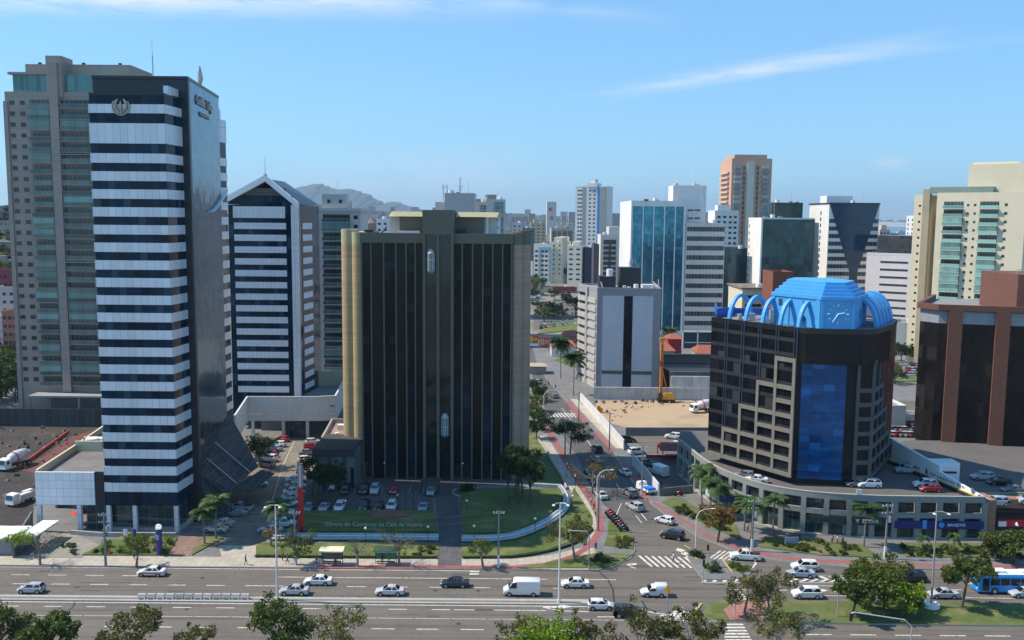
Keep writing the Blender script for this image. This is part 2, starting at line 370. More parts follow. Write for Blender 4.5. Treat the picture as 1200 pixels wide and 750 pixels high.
# yards, ramps, walkway
sheet('entrance_walkway', K([(513, 664), (541, 664), (541, 628), (538, 600), (536, 578), (545, 570), (620, 567), (620, 560), (425, 560), (425, 566), (508, 578), (512, 600), (515, 630)]), KB + .012, mat('slate_path', (.10, .095, .095), .85, noise=(.4, .2), grid=(.9, .9, .06, .06, (.06, .06, .06), .15)))
sheet('car_park', K([(352, 604), (508, 604), (508, 568), (362, 566)]), KB + .008, mat('parking_blocks', (.13, .11, .10), .9, noise=(.3, .18), grid=(.8, .8, .08, .08, (.07, .06, .055), .2)))
sheet('courtyard', K([(215, 640), (340, 640), (352, 600), (372, 520), (372, 513), (300, 513), (262, 560), (240, 600)]), KB + .008, mat('courtyard_stone', (.20, .175, .14), .9, noise=(.25, .2), grid=(1, 1, .07, .07, (.1, .09, .08), .15)))
sheet('brick_path', K([(196, 653), (222, 653), (240, 628), (212, 625)]), KB + .012, brickp)
sheet('driveway', K([(262, 662), (330, 662), (334, 640), (256, 640)]), KB + .010, pave)
sheet('driveway', K([(38, 655), (96, 655), (118, 640), (85, 625), (62, 625)]), KB + .010, mat('drive_stone', (.25, .235, .19), .9, noise=(.25, .15), grid=(2.4, 2.4, .08, .08, (.14, .13, .11), .1)))
earth = mat('earth_shade_tone', (.040, .033, .029), .95, noise=(.12, .35), col2=(.085, .066, .054), thr=(.1, .5, 4), bump=.6)  # base colour darkened to carry the shade lying on the site
sheet('building_site_soil', K([(-120, 620), (38, 620), (42, 560), (118, 500), (130, 482), (-120, 482)]), KB + .006, earth)
sand = mat('sandy_ground', (.42, .30, .185), .95, noise=(.06, .10), bump=.6, col2=(.24, .17, .115), thr=(.09, .54, 4))
lot = [(700, 470), (850, 470), (850, 503), (740, 503), (716, 497), (697, 480)]
sheet('sandy_lot', K(lot), KB + .012, sand)
sheet('car_park', K([(737, 512), (850, 512), (850, 560), (826, 532), (760, 532)]), KB + .012, asph)
sheet('car_park', K([(745, 560), (800, 575), (826, 575), (815, 540), (760, 538)]), KB + .014, asph2)
sheet('road', [(-60, 392), (140, 392), (140, 404), (-60, 404)], .02, asph2)
sheet('car_park', K([(625, 388), (690, 378), (690, 350), (650, 350), (625, 368)]), .02, asph)
sheet('car_park', K([(1040, 470), (1090, 470), (1090, 512), (1040, 512)]), KB + .02, asph)
sheet('car_park', K([(1044, 405), (1085, 405), (1085, 452), (1044, 452)]), .03, asph)
lawn([(1046, 448), (1082, 448), (1082, 442), (1046, 442)])
# avenue central reservation and kerbs
slab('central_reservation', [(-320, 129.4), (G(688, 703).x, 129.5), (G(700, 703).x, 130.3), (G(688, 699).x, 131.1), (-320, 131.2)], .01, .17, conc)
sheet('road_stain', [(-320, 129.9), (G(680, 703).x, 130.0), (G(680, 703).x, 130.6), (-320, 130.6)], .174, conc_d)
rm = [(818, 727), (832, 708), (846, 704), (1000, 706), (1300, 709), (1300, 736), (1000, 732), (880, 729)]
slab('median_lawn', gp(rm), .01, .20, conc, mt=grass_dry)
rm2 = [(824, 725), (836, 710), (858, 707), (846, 716), (852, 728)]
sheet('grass_corner', gp(rm2), .215, grass_m); sheet('grass_strip', gp([(990, 710), (1300, 713), (1300, 731), (990, 728)]), .212, grass_m)
sheet('median_paving', gp([(848, 716), (862, 706), (905, 706), (893, 728), (856, 728)]), .22, mat('pink_paving', (.34, .17, .14), .85, noise=(.5, .1), grid=(1, 1, .08, .08, (.2, .1, .09), .1)))
sheet('median_paving_band', gp([(858, 724), (893, 724), (892, 728), (857, 728)]), .226, paint_r)
isl = slab('traffic_island', gp([(808, 645), (822, 648), (836, 657), (846, 656), (860, 658), (884, 668), (878, 675), (858, 680), (824, 680), (815, 668), (806, 655)]), .01, .16, conc, mt=pave_g)
sheet('grass_patch', gp([(810, 647), (822, 649), (829, 655), (820, 656), (811, 653)]), .17, grass_dry); sheet('grass_patch', gp([(826, 662), (842, 664), (842, 670), (828, 671)]), .17, grass_dry)
sheet('grass_patch', gp([(849, 658), (862, 660), (882, 668), (872, 672), (858, 671), (852, 664)]), .17, grass_m)
# ------------------------------------------------------------------ road markings
mk = MB()
def dash(x0, x1, Y, w=.16, z=.020): mk.face([(x0, Y - w / 2, z), (x1, Y - w / 2, z), (x1, Y + w / 2, z), (x0, Y + w / 2, z)])
def line(pts, w=.15, z=.021):
    p = [tuple(q)[:2] for q in pts]; a = offset(p, w / 2); b = offset(p, -w / 2)
    for i in range(len(p) - 1): mk.face([(*a[i], z), (*a[i + 1], z), (*b[i + 1], z), (*b[i], z)])
def quad(pts, z=.022): mk.face([(*q, z) for q in ccw(gp(pts))])
def run(y_at, x0, x1, period, ln, phase, w=.17):
    x = x0 + phase
    while x < x1:
        dash(x, x + ln, y_at, w); x += period
YA1 = G(300, 676).y; YA2 = G(300, 686.5).y
run(YA1, -150, G(180, 676).x, 5.9, 2.9, 0, .2); dash(G(323, 678).x, G(643, 681).x, YA1, .2)
dash(G(654, 681).x, G(723, 682).x, YA1, .2)
run(YA2, -150, G(300, 686).x, 6.0, 2.8, 1, .2); run(YA2, G(310, 686).x, 12, 6.4, 3.0, 0, .2); run(YA2, 34, 52, 6, 3, 0, .2)
dash(-320, G(560, 666).x, 142.4, .18); dash(-320, G(690, 697).x, 131.5, .12); dash(-320, G(690, 705).x, 129.1, .2)
run(127.6, -150, -2, 6.3, 2.7, 0, .2); dash(G(532, 716).x, G(640, 718).x, 127.6, .2)
x = -150
while x < 150: dash(x, x + 5.0, 124.6, .12); x += 5.25
run(121.2, -150, 8, 6.2, 3.2, .6, .22); run(G(1000, 744).y, 40, 160, 6.2, 3.6, 1, .22)
line([G(690, 717), G(660, 716), G(640, 713)], .2)
quad([(636, 711), (655, 711), (655, 712.5), (636, 712.5)]); quad([(655, 708), (671, 711), (655, 714)])
line([G(745, 713), G(765, 718), G(786, 721)], .25); dash(G(700, 723).x, G(725, 723).x, G(710, 723).y, .22)
# zebra crossings
def zebra(a0, a1, b0, b1, n, fill=.5):
    """stripes between edge a0-a1 (near side) and b0-b1 (far side), n stripes"""
    for i in range(n):
        t0 = (i + .5 - fill / 2) / n; t1 = (i + .5 + fill / 2) / n
        f = lambda p, q, t: (p[0] + (q[0] - p[0]) * t, p[1] + (q[1] - p[1]) * t)
        quad([f(a0, a1, t0), f(a0, a1, t1), f(b0, b1, t1), f(b0, b1, t0)])
zebra((760, 664), (822, 666), (745, 651), (806, 653), 8, .42)
zebra((828, 655), (862, 657), (842, 645), (874, 648), 6, .45)
def ladder(a0, a1, b0, b1, n, fill=.5): zebra(a0, a1, b0, b1, n, fill)
ladder((852, 690), (862, 706), (866, 690), (879, 706), 6, .45)
ladder((846, 730), (850, 752), (870, 730), (882, 752), 6, .5)
for i in range(5): quad([(822 + i * 12, 682), (828 + i * 12, 675), (832 + i * 12, 675), (827 + i * 12, 682)])
line([G(822, 683), G(885, 683)], .15)
for i in range(7): quad([(922 + i * 12, 675.5), (931 + i * 12, 679), (923 + i * 12, 682), (928 + i * 12, 682), (936 + i * 12, 679), (928 + i * 12, 675.5)])
line([G(915, 675), G(1005, 675)], .12); line([G(915, 683), G(1005, 683)], .12)
for i in range(4): quad([(950 + i * 14, 690 + i * .3), (957 + i * 14, 692), (950 + i * 14, 694), (945 + i * 14, 694), (951 + i * 14, 692), (945 + i * 14, 690)])
line([G(930, 697.5), G(1300, 703)], .16); line([G(940, 686), G(985, 687)], .16); line([G(1130, 684), G(1170, 685)], .18); run(G(1100, 691).y, G(1060, 691).x, 140, 6, 3, 0, .2)
for i in range(3): quad([(778 + i * 9, 728), (790 + i * 9, 716), (795 + i * 9, 716), (785 + i * 9, 728)])
line([G(806, 728), G(815, 716), G(818, 706)], .15); line([G(778, 731), G(790, 722), G(800, 712)], .12)
for i in range(3): quad([(794 + i * 6, 642 + i * 4), (803 + i * 6, 645 + i * 4), (801 + i * 6, 648 + i * 4), (792 + i * 6, 645 + i * 4)])
line([G(880, 655), G(886, 660), G(880, 668)], .3)
line([G(738, 664), G(745, 666)], .25); quad([(735, 661), (746, 660), (746, 662), (735, 663)])
quad([(551, 669), (562, 669), (561.6, 670.5), (550.6, 670.5)]); quad([(550.3, 672), (561.3, 672), (561, 673.5), (550, 673.5)])
# side street
line([G(x, y) for x, y in ((722, 604), (728, 590))], .15); line([G(733, 590), G(738, 597)], .2); line([G(750, 600), G(758, 610)], .2)
for a, b in (((716, 556), (711, 549)), ((704, 540), (699, 533)), ((694, 524), (688, 516)), ((722, 566), (726, 573)), ((745, 604), (752, 613))): line([G(*a), G(*b)], .18)
line([G(658, 478), G(684, 510)], .14); line([G(668, 480), G(672, 485)], .14)
zebra((644, 489), (690, 489), (640, 484), (682, 484), 11, .5)
line([G(757, 586), G(733, 552)], .14); line([G(744, 566), G(722, 536)], .14)
for x in (738, 752, 770, 800, 815, 830): line([G(x, 512), G(x + 12, 530)], .14)
line([G(772, 540), G(800, 541)], .3)
for x in range(385, 506, 16): line([G(x, 572), G(x - 2, 580)], .08, KB + .02)
line([G(345, 513 + 5), G(332, 545), G(318, 590)], .14, KB + .02)
struct('road_markings', mk, paint_w)
yl = MB()
for pts in ([(802, 640), (812, 646), (816, 656)], [(846, 655), (852, 664), (858, 671)], [(822, 708), (812, 722), (820, 727)]):
    p = [tuple(G(*q))[:2] for q in pts]; a = offset(p, .12); b = offset(p, -.12)
    for i in range(len(p) - 1): yl.face([(*a[i], .175), (*a[i + 1], .175), (*b[i + 1], .175), (*b[i], .175)])
struct('yellow_kerb_paint', yl, mat('yellow_paint', (.55, .42, .12), .7))
# tar repairs in the asphalt
tar = mat('tar', (.035, .033, .032), .6); tr = MB()
for pts in ([(93, 699), (88, 706), (86, 711), (80, 716)], [(421, 699), (423, 707), (420, 712), (424, 718)], [(703, 671), (712, 679), (718, 690), (720, 706)], [(752, 704), (757, 712), (760, 717)]):
    p = [tuple(G(*q))[:2] for q in pts]; a = offset(p, .14); b = offset(p, -.14)
    for i in range(len(p) - 1): tr.face([(*a[i], .0185), (*a[i + 1], .0185), (*b[i + 1], .0185), (*b[i], .0185)])
rg0 = random.Random(12)
for k in range(26):
    x = rg0.uniform(-80, 75); Y = rg0.choice([121.5, 125.5, 128.4, 133, 136.5, 140.3]) + rg0.uniform(-.6, .6); w = rg0.uniform(.8, 5); h_ = rg0.uniform(.25, .9)
    tr.face([(x, Y - h_ / 2, .0185 - k * .00002), (x + w, Y - h_ / 2 + rg0.uniform(-.1, .1), .0185 - k * .00002), (x + w, Y + h_ / 2, .0185 - k * .00002), (x, Y + h_ / 2 + rg0.uniform(-.1, .1), .0185 - k * .00002)], 1)
for k in range(14):
    x = rg0.uniform(-80, 70); Y = rg0.choice([123, 127, 134.5, 138.6]); tr.face([(x + .35 * math.cos(a), Y + .35 * math.sin(a), .0192) for a in np.linspace(0, 2 * math.pi, 12, endpoint=False)], 2)
struct('tar_repairs', tr, [tar, mat('asphalt_patch', (.085, .077, .07), .9, noise=(.6, .2)), mat('manhole_iron', (.05, .045, .04), .6)])
# ------------------------------------------------------------------ hills and far shore
def hill(name, pts, Y, depth, m, seg=14):
    """ridge line given as (x, z); a real ridge with slopes falling both ways"""
    rng = random.Random(len(name) + int(Y)); b = MB(); xs = np.linspace(pts[0][0], pts[-1][0], 90)
    zs = np.interp(xs, [p[0] for p in pts], [p[1] for p in pts]); rows = []
    for j in range(seg + 1):
        t = j / seg * 2 - 1; k = (1 - abs(t)) ** 1.15
        rows.append([(x + rng.uniform(-1, 1) * depth * .02, Y + t * depth, max(-5, z * k * (1 + .05 * math.sin(x * .006 * 5 + t * 4) * (1 - k)) + rng.uniform(-1, 1) * z * .006 * (k < .98))) for x, z in zip(xs, zs)])
    for j in range(seg):
        for i in range(len(xs) - 1): b.face([rows[j][i], rows[j][i + 1], rows[j + 1][i + 1], rows[j + 1][i]])
    o = struct(name, b, m); o.data.polygons.foreach_set('use_smooth', [True] * len(o.data.polygons)); return o
hm = mat('forest_hill', (.018, .034, .040), .95, noise=(.004, .1))
HY = 11500
def hz(x, y): q = P(x, y, HY); return (q.x, q.z)
hill('hills', [hz(300, 250), hz(335, 230), hz(352, 219), hz(374, 215), (hz(392, 222)), hz(408, 221), hz(430, 227), hz(450, 239), hz(464, 236), hz(484, 243), hz(530, 255)], HY, 2600, hm)
hill('far_shore', [(x, z) for x, z in ((2600, 0), (3000, 60), (3300, 50), (3800, 80), (4300, 60), (4600, 110), (5200, 90), (6200, 40), (6400, 0))], 9800, 500, mat('far_shore_rock', (.35, .36, .33), .9, noise=(.01, .3)))
# ================================================================== BUILDINGS
TXT = {}
def text_mesh(s, size, depth=.05):
    cu_ = bpy.data.curves.new('lettering', 'FONT'); cu_.body = s; cu_.size = size; cu_.extrude = depth; cu_.align_x = 'CENTER'; cu_.align_y = 'CENTER'
    o = bpy.data.objects.new('lettering', cu_); COL.objects.link(o); dg = bpy.context.evaluated_depsgraph_get(); me = bpy.data.meshes.new_from_object(o.evaluated_get(dg)); bpy.data.objects.remove(o); bpy.data.curves.remove(cu_); return me
def lettering(s, size, loc, t, m, parent=None, depth=.05, label=None, up=(0, 0, 1), sx=1.0, name='lettering'):
    """flat letters; t = reading direction in plan, standing upright"""
    me = text_mesh(s, size, depth); me.materials.clear(); me.materials.append(m)
    t = Vector((t[0], t[1], t[2] if len(t) > 2 else 0)).normalized(); up = Vector(up); n = t.cross(up).normalized(); up = n.cross(t)
    X = Matrix((t * sx, up, n)).transposed(); me.transform(X.to_4x4())
    o = link(name, me, parent); o.location = Vector(loc) - (wloc(parent) if parent else Vector()); 
    if label: o['label'] = label
    return o
def window_copies(root, p0, p1, us, zs, ww, wh, m, frame=None, name='window', dep=.06, cap=100, sill=None):
    """punched windows on a facade, each its own part; shares one mesh"""
    t = Vector((p1[0] - p0[0], p1[1] - p0[1], 0)); Ln = t.length; t.normalize(); n = Vector((t.y, -t.x, 0)); ang = math.atan2(t.y, t.x)
    b = MB(); b.box(-ww / 2, ww / 2, -dep, .02, 0, wh, 0)
    ms = [m]
    if frame:
        ms.append(frame); f = .09
        for q in ((-ww / 2 - f, -ww / 2, 0, wh), (ww / 2, ww / 2 + f, 0, wh), (-ww / 2 - f, ww / 2 + f, wh, wh + f), (-ww / 2 - f, ww / 2 + f, -f * 1.6, 0)): b.box(q[0], q[1], -dep - .05, .01, q[2], q[3], 1)
        b.box(-.03, .03, -dep - .02, 0, 0, wh, 1)
    me = b.mesh(name, ms); base = wloc(root); cnt = sum(1 for c in bpy.data.objects if c.parent == root and c.name.startswith(name)) if False else root.get('_w', 0)
    extra = MB(); k = 0
    for z in zs:
        for u in us:
            p = Vector((p0[0], p0[1], 0)) + t * u; p.z = z
            if cnt + k < cap:
                o = link(name, me, root); o.location = p - base; o.rotation_euler = (0, 0, ang)
            else: extra.fbox(p0, p1, u - ww / 2, u + ww / 2, z, z + wh, -.02, dep, 0)
            k += 1
    root['_w'] = cnt + k
    if extra.f:
        o = part('windows', extra, ms[0], root); o['kind'] = 'stuff'
def ribbons(root, path, zs, m, d0=-.02, d1=.12, name='spandrel', closed=False):
    for a, b in zs: part(name, MB(uo=(*path[0][:2], 0)).strip(path, a, b, d0, d1, 0, closed), m, root)
def rect(x0, x1, y0, y1): return [(x0, y0), (x1, y0), (x1, y1), (x0, y1)]
roof_g = mat('roof_gravel', (.24, .23, .22), .95, noise=(.2, .25), col2=(.12, .115, .11), thr=(.2, .5, 3))
frame_w = mat('window_frame', (.65, .65, .64), .5)
win_dark = mat('window_glass', (.03, .035, .04), .1, rnd=.6)
# ---------------- tall striped tower (left)
pan = mat('blue_white_panels', (.70, .72, .76), .42, noise=(.12, .06), grid=(1.28, 50, .05, 0, (.30, .34, .39), .08), metal=.15, col2=(.50, .54, .60), thr=(.5, .56, 3), stretch=(1, 1, .2))
navy = mat('navy_glass', (.006, .024, .048), .07, spec=.14, noise=(.1, .2), grid=(1.28, 3.03, .05, 0, (.01, .015, .02), .5), jig=.012, cur=((.03, .07, .11), .12))
navy_s = mat('black_cladding', (.010, .014, .024), .35, noise=(.1, .1), grid=(1.6, 3.03, .03, .03, (.02, .025, .04), .1))
curt = mat('blue_curtain_glass', (.045, .115, .175), .12, metal=.92, spec=.3, noise=(.05, .12), grid=(1.5, 1.52, .05, .07, (.015, .04, .065), .14), jig=.02)
tA = thing('office_tower', 'tallest striped office tower with pale panels, navy glass bands and a tulip emblem', 'office tower', (-66, 164, 0))
a1 = [(-72.4, 164.6), (-72.4, 158.5), (-59.6, 158.5), (-59.0, 164.6)]
part('glazed_wall', MB(uo=(-72.4, 158.5, 5.4)).prism([a1[1], a1[2], a1[3], a1[0]], 5.2, 77.4, 0, mt=1), [navy, roof_g], tA)
zs = [(75.0 - 9.2 - i * 3.055, 75.0 - 9.2 - i * 3.055 + 1.62) for i in range(20)]
for q in [(z0, z1) for z0, z1 in zs] + [(69.1, 72.5), (74.2, 75.7)]:
    part('spandrel', MB(uo=(-72.4, 158.5, 0)).strip(a1, q[0], q[1], -.02, .14), pan, tA)
part('roof_edge', MB().strip(a1, 77.2, 77.6, -.3, .05), navy_s, tA)
part('lobby_glass', MB(uo=(-72.4, 158.5, 0)).prism([(-71.6, 160), (-60.6, 160), (-59.9, 164.4), (-71.6, 164.4)], .8, 5.2), mat('lobby_glass', (.03, .06, .07), .08, grid=(1.4, 2.2, .06, .06, (.15, .17, .18), .3)), tA)
part('plinth', MB().prism([(-72.2, 159.2), (-59.9, 159.2), (-59, 164.5), (-72.2, 164.5)], KB, .8), conc, tA)
for x in (-72.1, -67.4, -60.0): part('column', MB().box(x - .35, x + .35, 158.55, 159.25, KB, 5.2), pan, tA)
a2 = [(-74.4, 164.6), (-57.9, 164.6), (-60.8, 190.5), (-77, 190.5)]
part('upper_wall', MB(uo=(-75, 169, 0)).prism(a2, 0, 80.9, 0, mt=1), [navy_s, roof_g], tA)
cw = part('curtain_wall', MB(uo=(-59.9, 170.4, 0)).fbox((-57.9, 164.6), (-60.8, 190.5), 1.2, 26.0, 3, 81.0, 0, .3), curt, tA)
part('corner_slab', MB().fbox((-57.9, 164.6), (-60.8, 190.5), -.05, 1.2, 3, 81.0, .01, .33), navy_s, tA)
part('parapet', MB().strip([a2[0], a2[1], a2[2]], 80.8, 81.3, -.4, .4), navy_s, tA)
a3 = [(-61.1, 190.5), (-60.9, 195.8), (-77, 195.8), (-77, 190.5)]
part('rear_wall', MB(uo=(-61.1, 190.5, 0)).prism(a3, 0, 76.6, 0, mt=1), [navy, roof_g], tA)
for i in range(20):
    z = 75.2 - i * 3.06 - (1.8 if i > 1 else 0) - (0 if i else 0)
    part('spandrel', MB(uo=(-63.9, 198.6, 0)).strip([(-61.1, 190.6), (-60.9, 195.8)], z, z + (1.62 if i != 1 else 3.2), -.02, .16), pan, tA)
part('stair_box', MB(uo=(0, 0, 0)).box(-72, -61.6, 191, 195, 76.6, 79.0), pan, tA)
# the curved white fin where the curtain wall meets the rear block
fb = MB()
fp = [(-62.55, 178 + t * 16.5, 57.6 + 4.4 * (t ** 1.6)) for t in np.linspace(0, 1, 10)]
for i in range(9):
    a, b = fp[i], fp[i + 1]; w = .15 + .3 * i / 9; w2 = .15 + .3 * (i + 1) / 9
    xa = -58.5 - .2 * i; xb = -58.5 - .2 * (i + 1)
    fb.prism([(xa - 1.5, a[1]), (xa, a[1]), (xb, b[1]), (xb - 1.5, b[1])], [a[2], a[2], b[2], b[2]], [a[2] + w, a[2] + w, b[2] + w2, b[2] + w2])
part('fin', fb, white, tA)
champ = mat('champagne_metal', (.42, .41, .36), .35, metal=.5)
em = MB(); ec = Vector((-66.9, 158.1, 75.3))
em.tube([ec + Vector((1.45 * math.cos(t), 0, 1.45 * math.sin(t))) for t in np.linspace(R(-215), R(35), 26)], .14, 6)
for s in (-1, 1): em.tube([ec + Vector((s * .15, 0, -1.2)), ec + Vector((s * .95, 0, -.2)), ec + Vector((s * .85, 0, .75)), ec + Vector((s * .45, 0, 1.2))], [.1, .3, .25, .08], 6)
em.tube([ec + Vector((0, -.05, -1.4)), ec + Vector((0, -.05, -.2)), ec + Vector((0, -.05, .9))], [.08, .28, .1], 6)
part('emblem', em, champ, tA)
sgn = lettering('Golden Tulip', 2.5, (-58.8, 176.6, 78.0), (-.113, 1, 0), champ, tA, .12)
lettering('VITORIA HOTEL', 1.1, (-58.8, 176.6, 75.7), (-.113, 1, 0), champ, tA, .1)
em2 = MB(); ec = Vector((-59.8, 177.5, 83.0)); em2.tube([ec + Vector((0, 0, -2)), ec + Vector((0, 0, -.6)), ec + Vector((0, 0, 1)), ec + Vector((0, 0, 2.2))], [.12, .4, .42, .1], 8); em2.tube([ec + Vector((0, .8, -1)), ec + Vector((0, 1, 0)), ec + Vector((0, .6, 1.5))], [.1, .3, .1], 6)
part('roof_emblem', em2, champ, tA)
part('roof_cabin', MB().box(-60.1, -59.3, 159.6, 164.5, 77.5, 79.0), pan, tA)
part('antenna', MB().tube([(-66.2, 171, 80.9), (-66.2, 171, 86)], .12, 5).tube([(-66.2, 171, 86), (-66.2, 171, 88.6)], .05, 4), steel, tA)
# glass canopy sweeping down from the tower
cg = mat('grey_canopy_glass', (.045, .05, .055), .5, spec=.08, noise=(.2, .1), grid=(1.4, 1.4, .09, .09, (.12, .13, .135), .25))
cn = MB(uo=(-60, 180, 0)); CV = [Vector((-58.2, 165.5, 9.5)), Vector((-53.8, 166, 5.2)), P(303, 547, 182), P(281, 506, 190), P(262, 474, 194)]; cn.face([CV[0], CV[1], CV[3]]).face([CV[1], CV[2], CV[3]]).face([CV[0], CV[3], CV[4]])
up_ = Vector((0, 0, .12)); cn.tube([CV[0].lerp(CV[4], .45) + up_, CV[1].lerp(CV[2], .75) + up_], .12, 5, 1).tube([CV[0].lerp(CV[4], .2) + up_, CV[1].lerp(CV[2], .35) + up_], .12, 5, 1)
part('glass_canopy', cn, [cg, steel], tA)
part('side_glass', MB(uo=(-59, 169, 0)).face([(-58.0, 164.9, 8.6), (-58.0, 164.9, .3), (-54.6, 165.3, .3), (-55.6, 166, 5.2)]).face([(-55.6, 166, 5.2), (-54.6, 165.3, .3), (-53.0, 168, .3), (-53.0, 168, 5.1)]).face([(-58.2, 165.5, 9.4), (-58.0, 164.9, 8.6), (-55.6, 166, 5.2), (-53, 168, 5.15)]), cg, tA)
part('entrance_canopy', MB(uo=(-50, 180, 0)).prism([(-53.5, 170), (-49.6, 170.5), (-48.6, 183), (-51.6, 184)], [4.6, 4.2, 4.2, 4.6], [4.8, 4.35, 4.35, 4.8]), cg, tA)
# ---------------- annex with roof terrace
an = thing('annex_building', 'low white panelled annex with cream parapet and flat roof terrace beside the tall striped tower', 'building', (-79, 170, 0))
pan2 = mat('white_panels', (.74, .76, .80), .45, noise=(.1, .05), grid=(1.25, 1.5, .06, .06, (.38, .43, .48), .05), metal=.1)
part('wall', MB(uo=(-85, 158.5, 5.2)).prism([(-85, 158.5), (-74.4, 158.5), (-74.4, 159), (-85, 159)], 5.2, 11.2), pan2, an)
part('dark_panel', MB().box(-74.4, -72.6, 158.7, 159.2, 5.2, 11.2), navy_s, an)
part('roof_slab', MB().prism([(-85, 159), (-72.6, 159), (-74.5, 164.5), (-77.2, 190), (-78, 198), (-89, 198)], 9.4, 10.2), mat('roof_terrace', (.17, .16, .155), .9, noise=(.2, .2), grid=(3, 3, .1, .1, (.12, .11, .1), .05)), an)
crm = mat('cream_render', (.58, .54, .38), .8, noise=(.15, .1))
part('parapet', MB().strip([(-89, 198), (-86.8, 178.5), (-85, 159)], 9.4, 11.5, -.35, .05), crm, an)
part('water_tank_wall', MB().box(-86.6, -81.2, 177, 177.4, 10.2, 12.2).box(-81.6, -81.2, 177.4, 181, 10.2, 12.2).box(-86.6, -81.2, 180.6, 181, 10.2, 12.2), crm, an)
part('water_tank', MB().cyl(-84, 179, 10.2, 12.4, 1.3, 16).cyl(-82.6, 179.6, 10.2, 12.3, .8, 12), white, an)
part('side_wall', MB().box(-88.5, -88, 172, 197, KB, 9.4).box(-85.2, -72.8, 172, 172.4, KB, 9.4), conc_d, an)
part('shop_front', MB(uo=(0, 0, 0)).box(-76.9, -72.9, 160.4, 160.7, KB, 5.2), mat('shop_glass', (.05, .07, .075), .1, grid=(1.6, 2.4, .07, .07, (.2, .2, .2), .4)), an)
for x in (-84.6, -77.4): part('column', MB().box(x - .35, x + .35, 158.6, 159.3, KB, 5.2), pan2, an)
solid('red_umbrella', MB().cyl(-79.5, 163.5, 2.2, 2.9, 1.7, 10, 0, r1=.15).tube([(-79.5, 163.5, KB), (-79.5, 163.5, 2.9)], .04, 5, 1), [mat('red_cloth', (.5, .04, .03), .8), steel], 'red round parasol open in the shade under the white annex', 'parasol', (-79.5, 163.5, KB))
solid('planter_wall', MB().strip([(-78.5, 157.4), (-72.6, 156.4), (-59.4, 156.6)], KB, .9, -.3, .1), conc, 'low concrete planter wall in front of the striped tower lobby', 'wall', (-70, 156.6, KB))
# ---------------- second striped tower with gabled top
tB = thing('office_tower', 'striped office tower with white gabled roof frame, standing behind the parking courtyard', 'office tower', (-65, 246, 0))
bx0, bx1 = -74.5, -56.6; by = 240
pan3 = mat('pale_panels', (.70, .72, .76), .45, noise=(.08, .04), grid=(1.1, 1.65, .05, .05, (.36, .4, .44), .04))
part('glazed_wall', MB(uo=(bx0, by, 0)).prism([(bx0, by), (bx1, by), (bx1 + 1.6, by + 12), (bx1 + 1.6, by + 20), (bx0, by + 20)], 4, 59.8, 0, mt=1), [navy, roof_g], tB)
part('spandrel', MB(uo=(bx0, by, 0)).box(-73.2, -59.6, by - .16, by, 56.4, 59.4), pan3, tB)
for i in range(15):
    z = 53.5 - i * 3.1; part('spandrel', MB(uo=(bx0, by, 0)).box(-73.0, -59.4, by - .16, by, z, z + 1.65), pan3, tB)
    part('side_spandrel', MB(uo=(bx0, by, 0)).fbox((bx1, by), (bx1 + 1.6, by + 12), 4, 11, z, z + 1.65, -.02, .14), pan3, tB)
part('reflection_cover', MB(uo=(bx1, by, 0)).fbox((bx1, by), (bx1 + 1.6, by + 12), 3.2, 11.9, 4, 59.8, -.02, .06), navy_s, tB)  # dark sheet added over the side glass to dull its reflections
part('corner_pier', MB(uo=(0, 0, 0)).box(bx1 - 1.4, bx1 + .2, by - .3, by + 3.2, 4, 59.9), pan3, tB)
gx0, gx1, gp_ = -77.2, -56.2, -64.6
rr = MB(); ap = (gp_, by - .3, 67.2); bk = (gp_, by + 20, 67.2)
part('roof', MB().face([(gp_ + .3, by + 1.5, 66.6), (gx1, by + 1.5, 60), (gx1 + 1.5, by + 20, 60), (gp_, by + 20, 66.6)]).face([(gp_ + .3, by + 1.5, 66.6), (gp_, by + 20, 66.6), (gx0, by + 20, 60), (gx0, by + 1.5, 60)]).face([(gx0, by + 20, 60), (gp_, by + 20, 66.6), (gx1 + 1.5, by + 20, 60)]), navy_s, tB)
for e in ((gx0, 59.7), (gx1, 59.7)):
    dx = e[0] - gp_; s = 1 if dx > 0 else -1
    part('gable_beam', MB().prism([(gp_, by - .5), (e[0] , by - .5), (e[0], by + .9), (gp_, by + .9)] if s > 0 else [(e[0], by - .5), (gp_, by - .5), (gp_, by + .9), (e[0], by + .9)], [65.9, 59.0, 59.0, 65.9] if s > 0 else [59.0, 65.9, 65.9, 59.0], [67.5, 60.6, 60.6, 67.5] if s > 0 else [60.6, 67.5, 67.5, 60.6]), mat('bright_white', (.88, .88, .87), .4), tB)
part('gable_glass', MB(uo=(bx0, by, 0)).prism([(-75.5, by + .3), (-57.6, by + .3), (-57.6, by + .5), (-75.5, by + .5)], 59.9, 62.2), navy, tB)
part('gable_louvre', MB().box(-70.6, -59.8, by + 2.2, by + 2.5, 62.2, 64.2).box(-70, -60, by + .6, by + 1.2, 62.4, 62.7).box(-69, -60.6, by + .6, by + 1.2, 63.2, 63.45), conc_d, tB)
part('mast', MB().tube([(gp_, by, 67.2), (gp_, by, 72.5)], [.12, .04], 5).cyl(gp_, by, 67.2, 67.8, .5, 8), steel, tB)
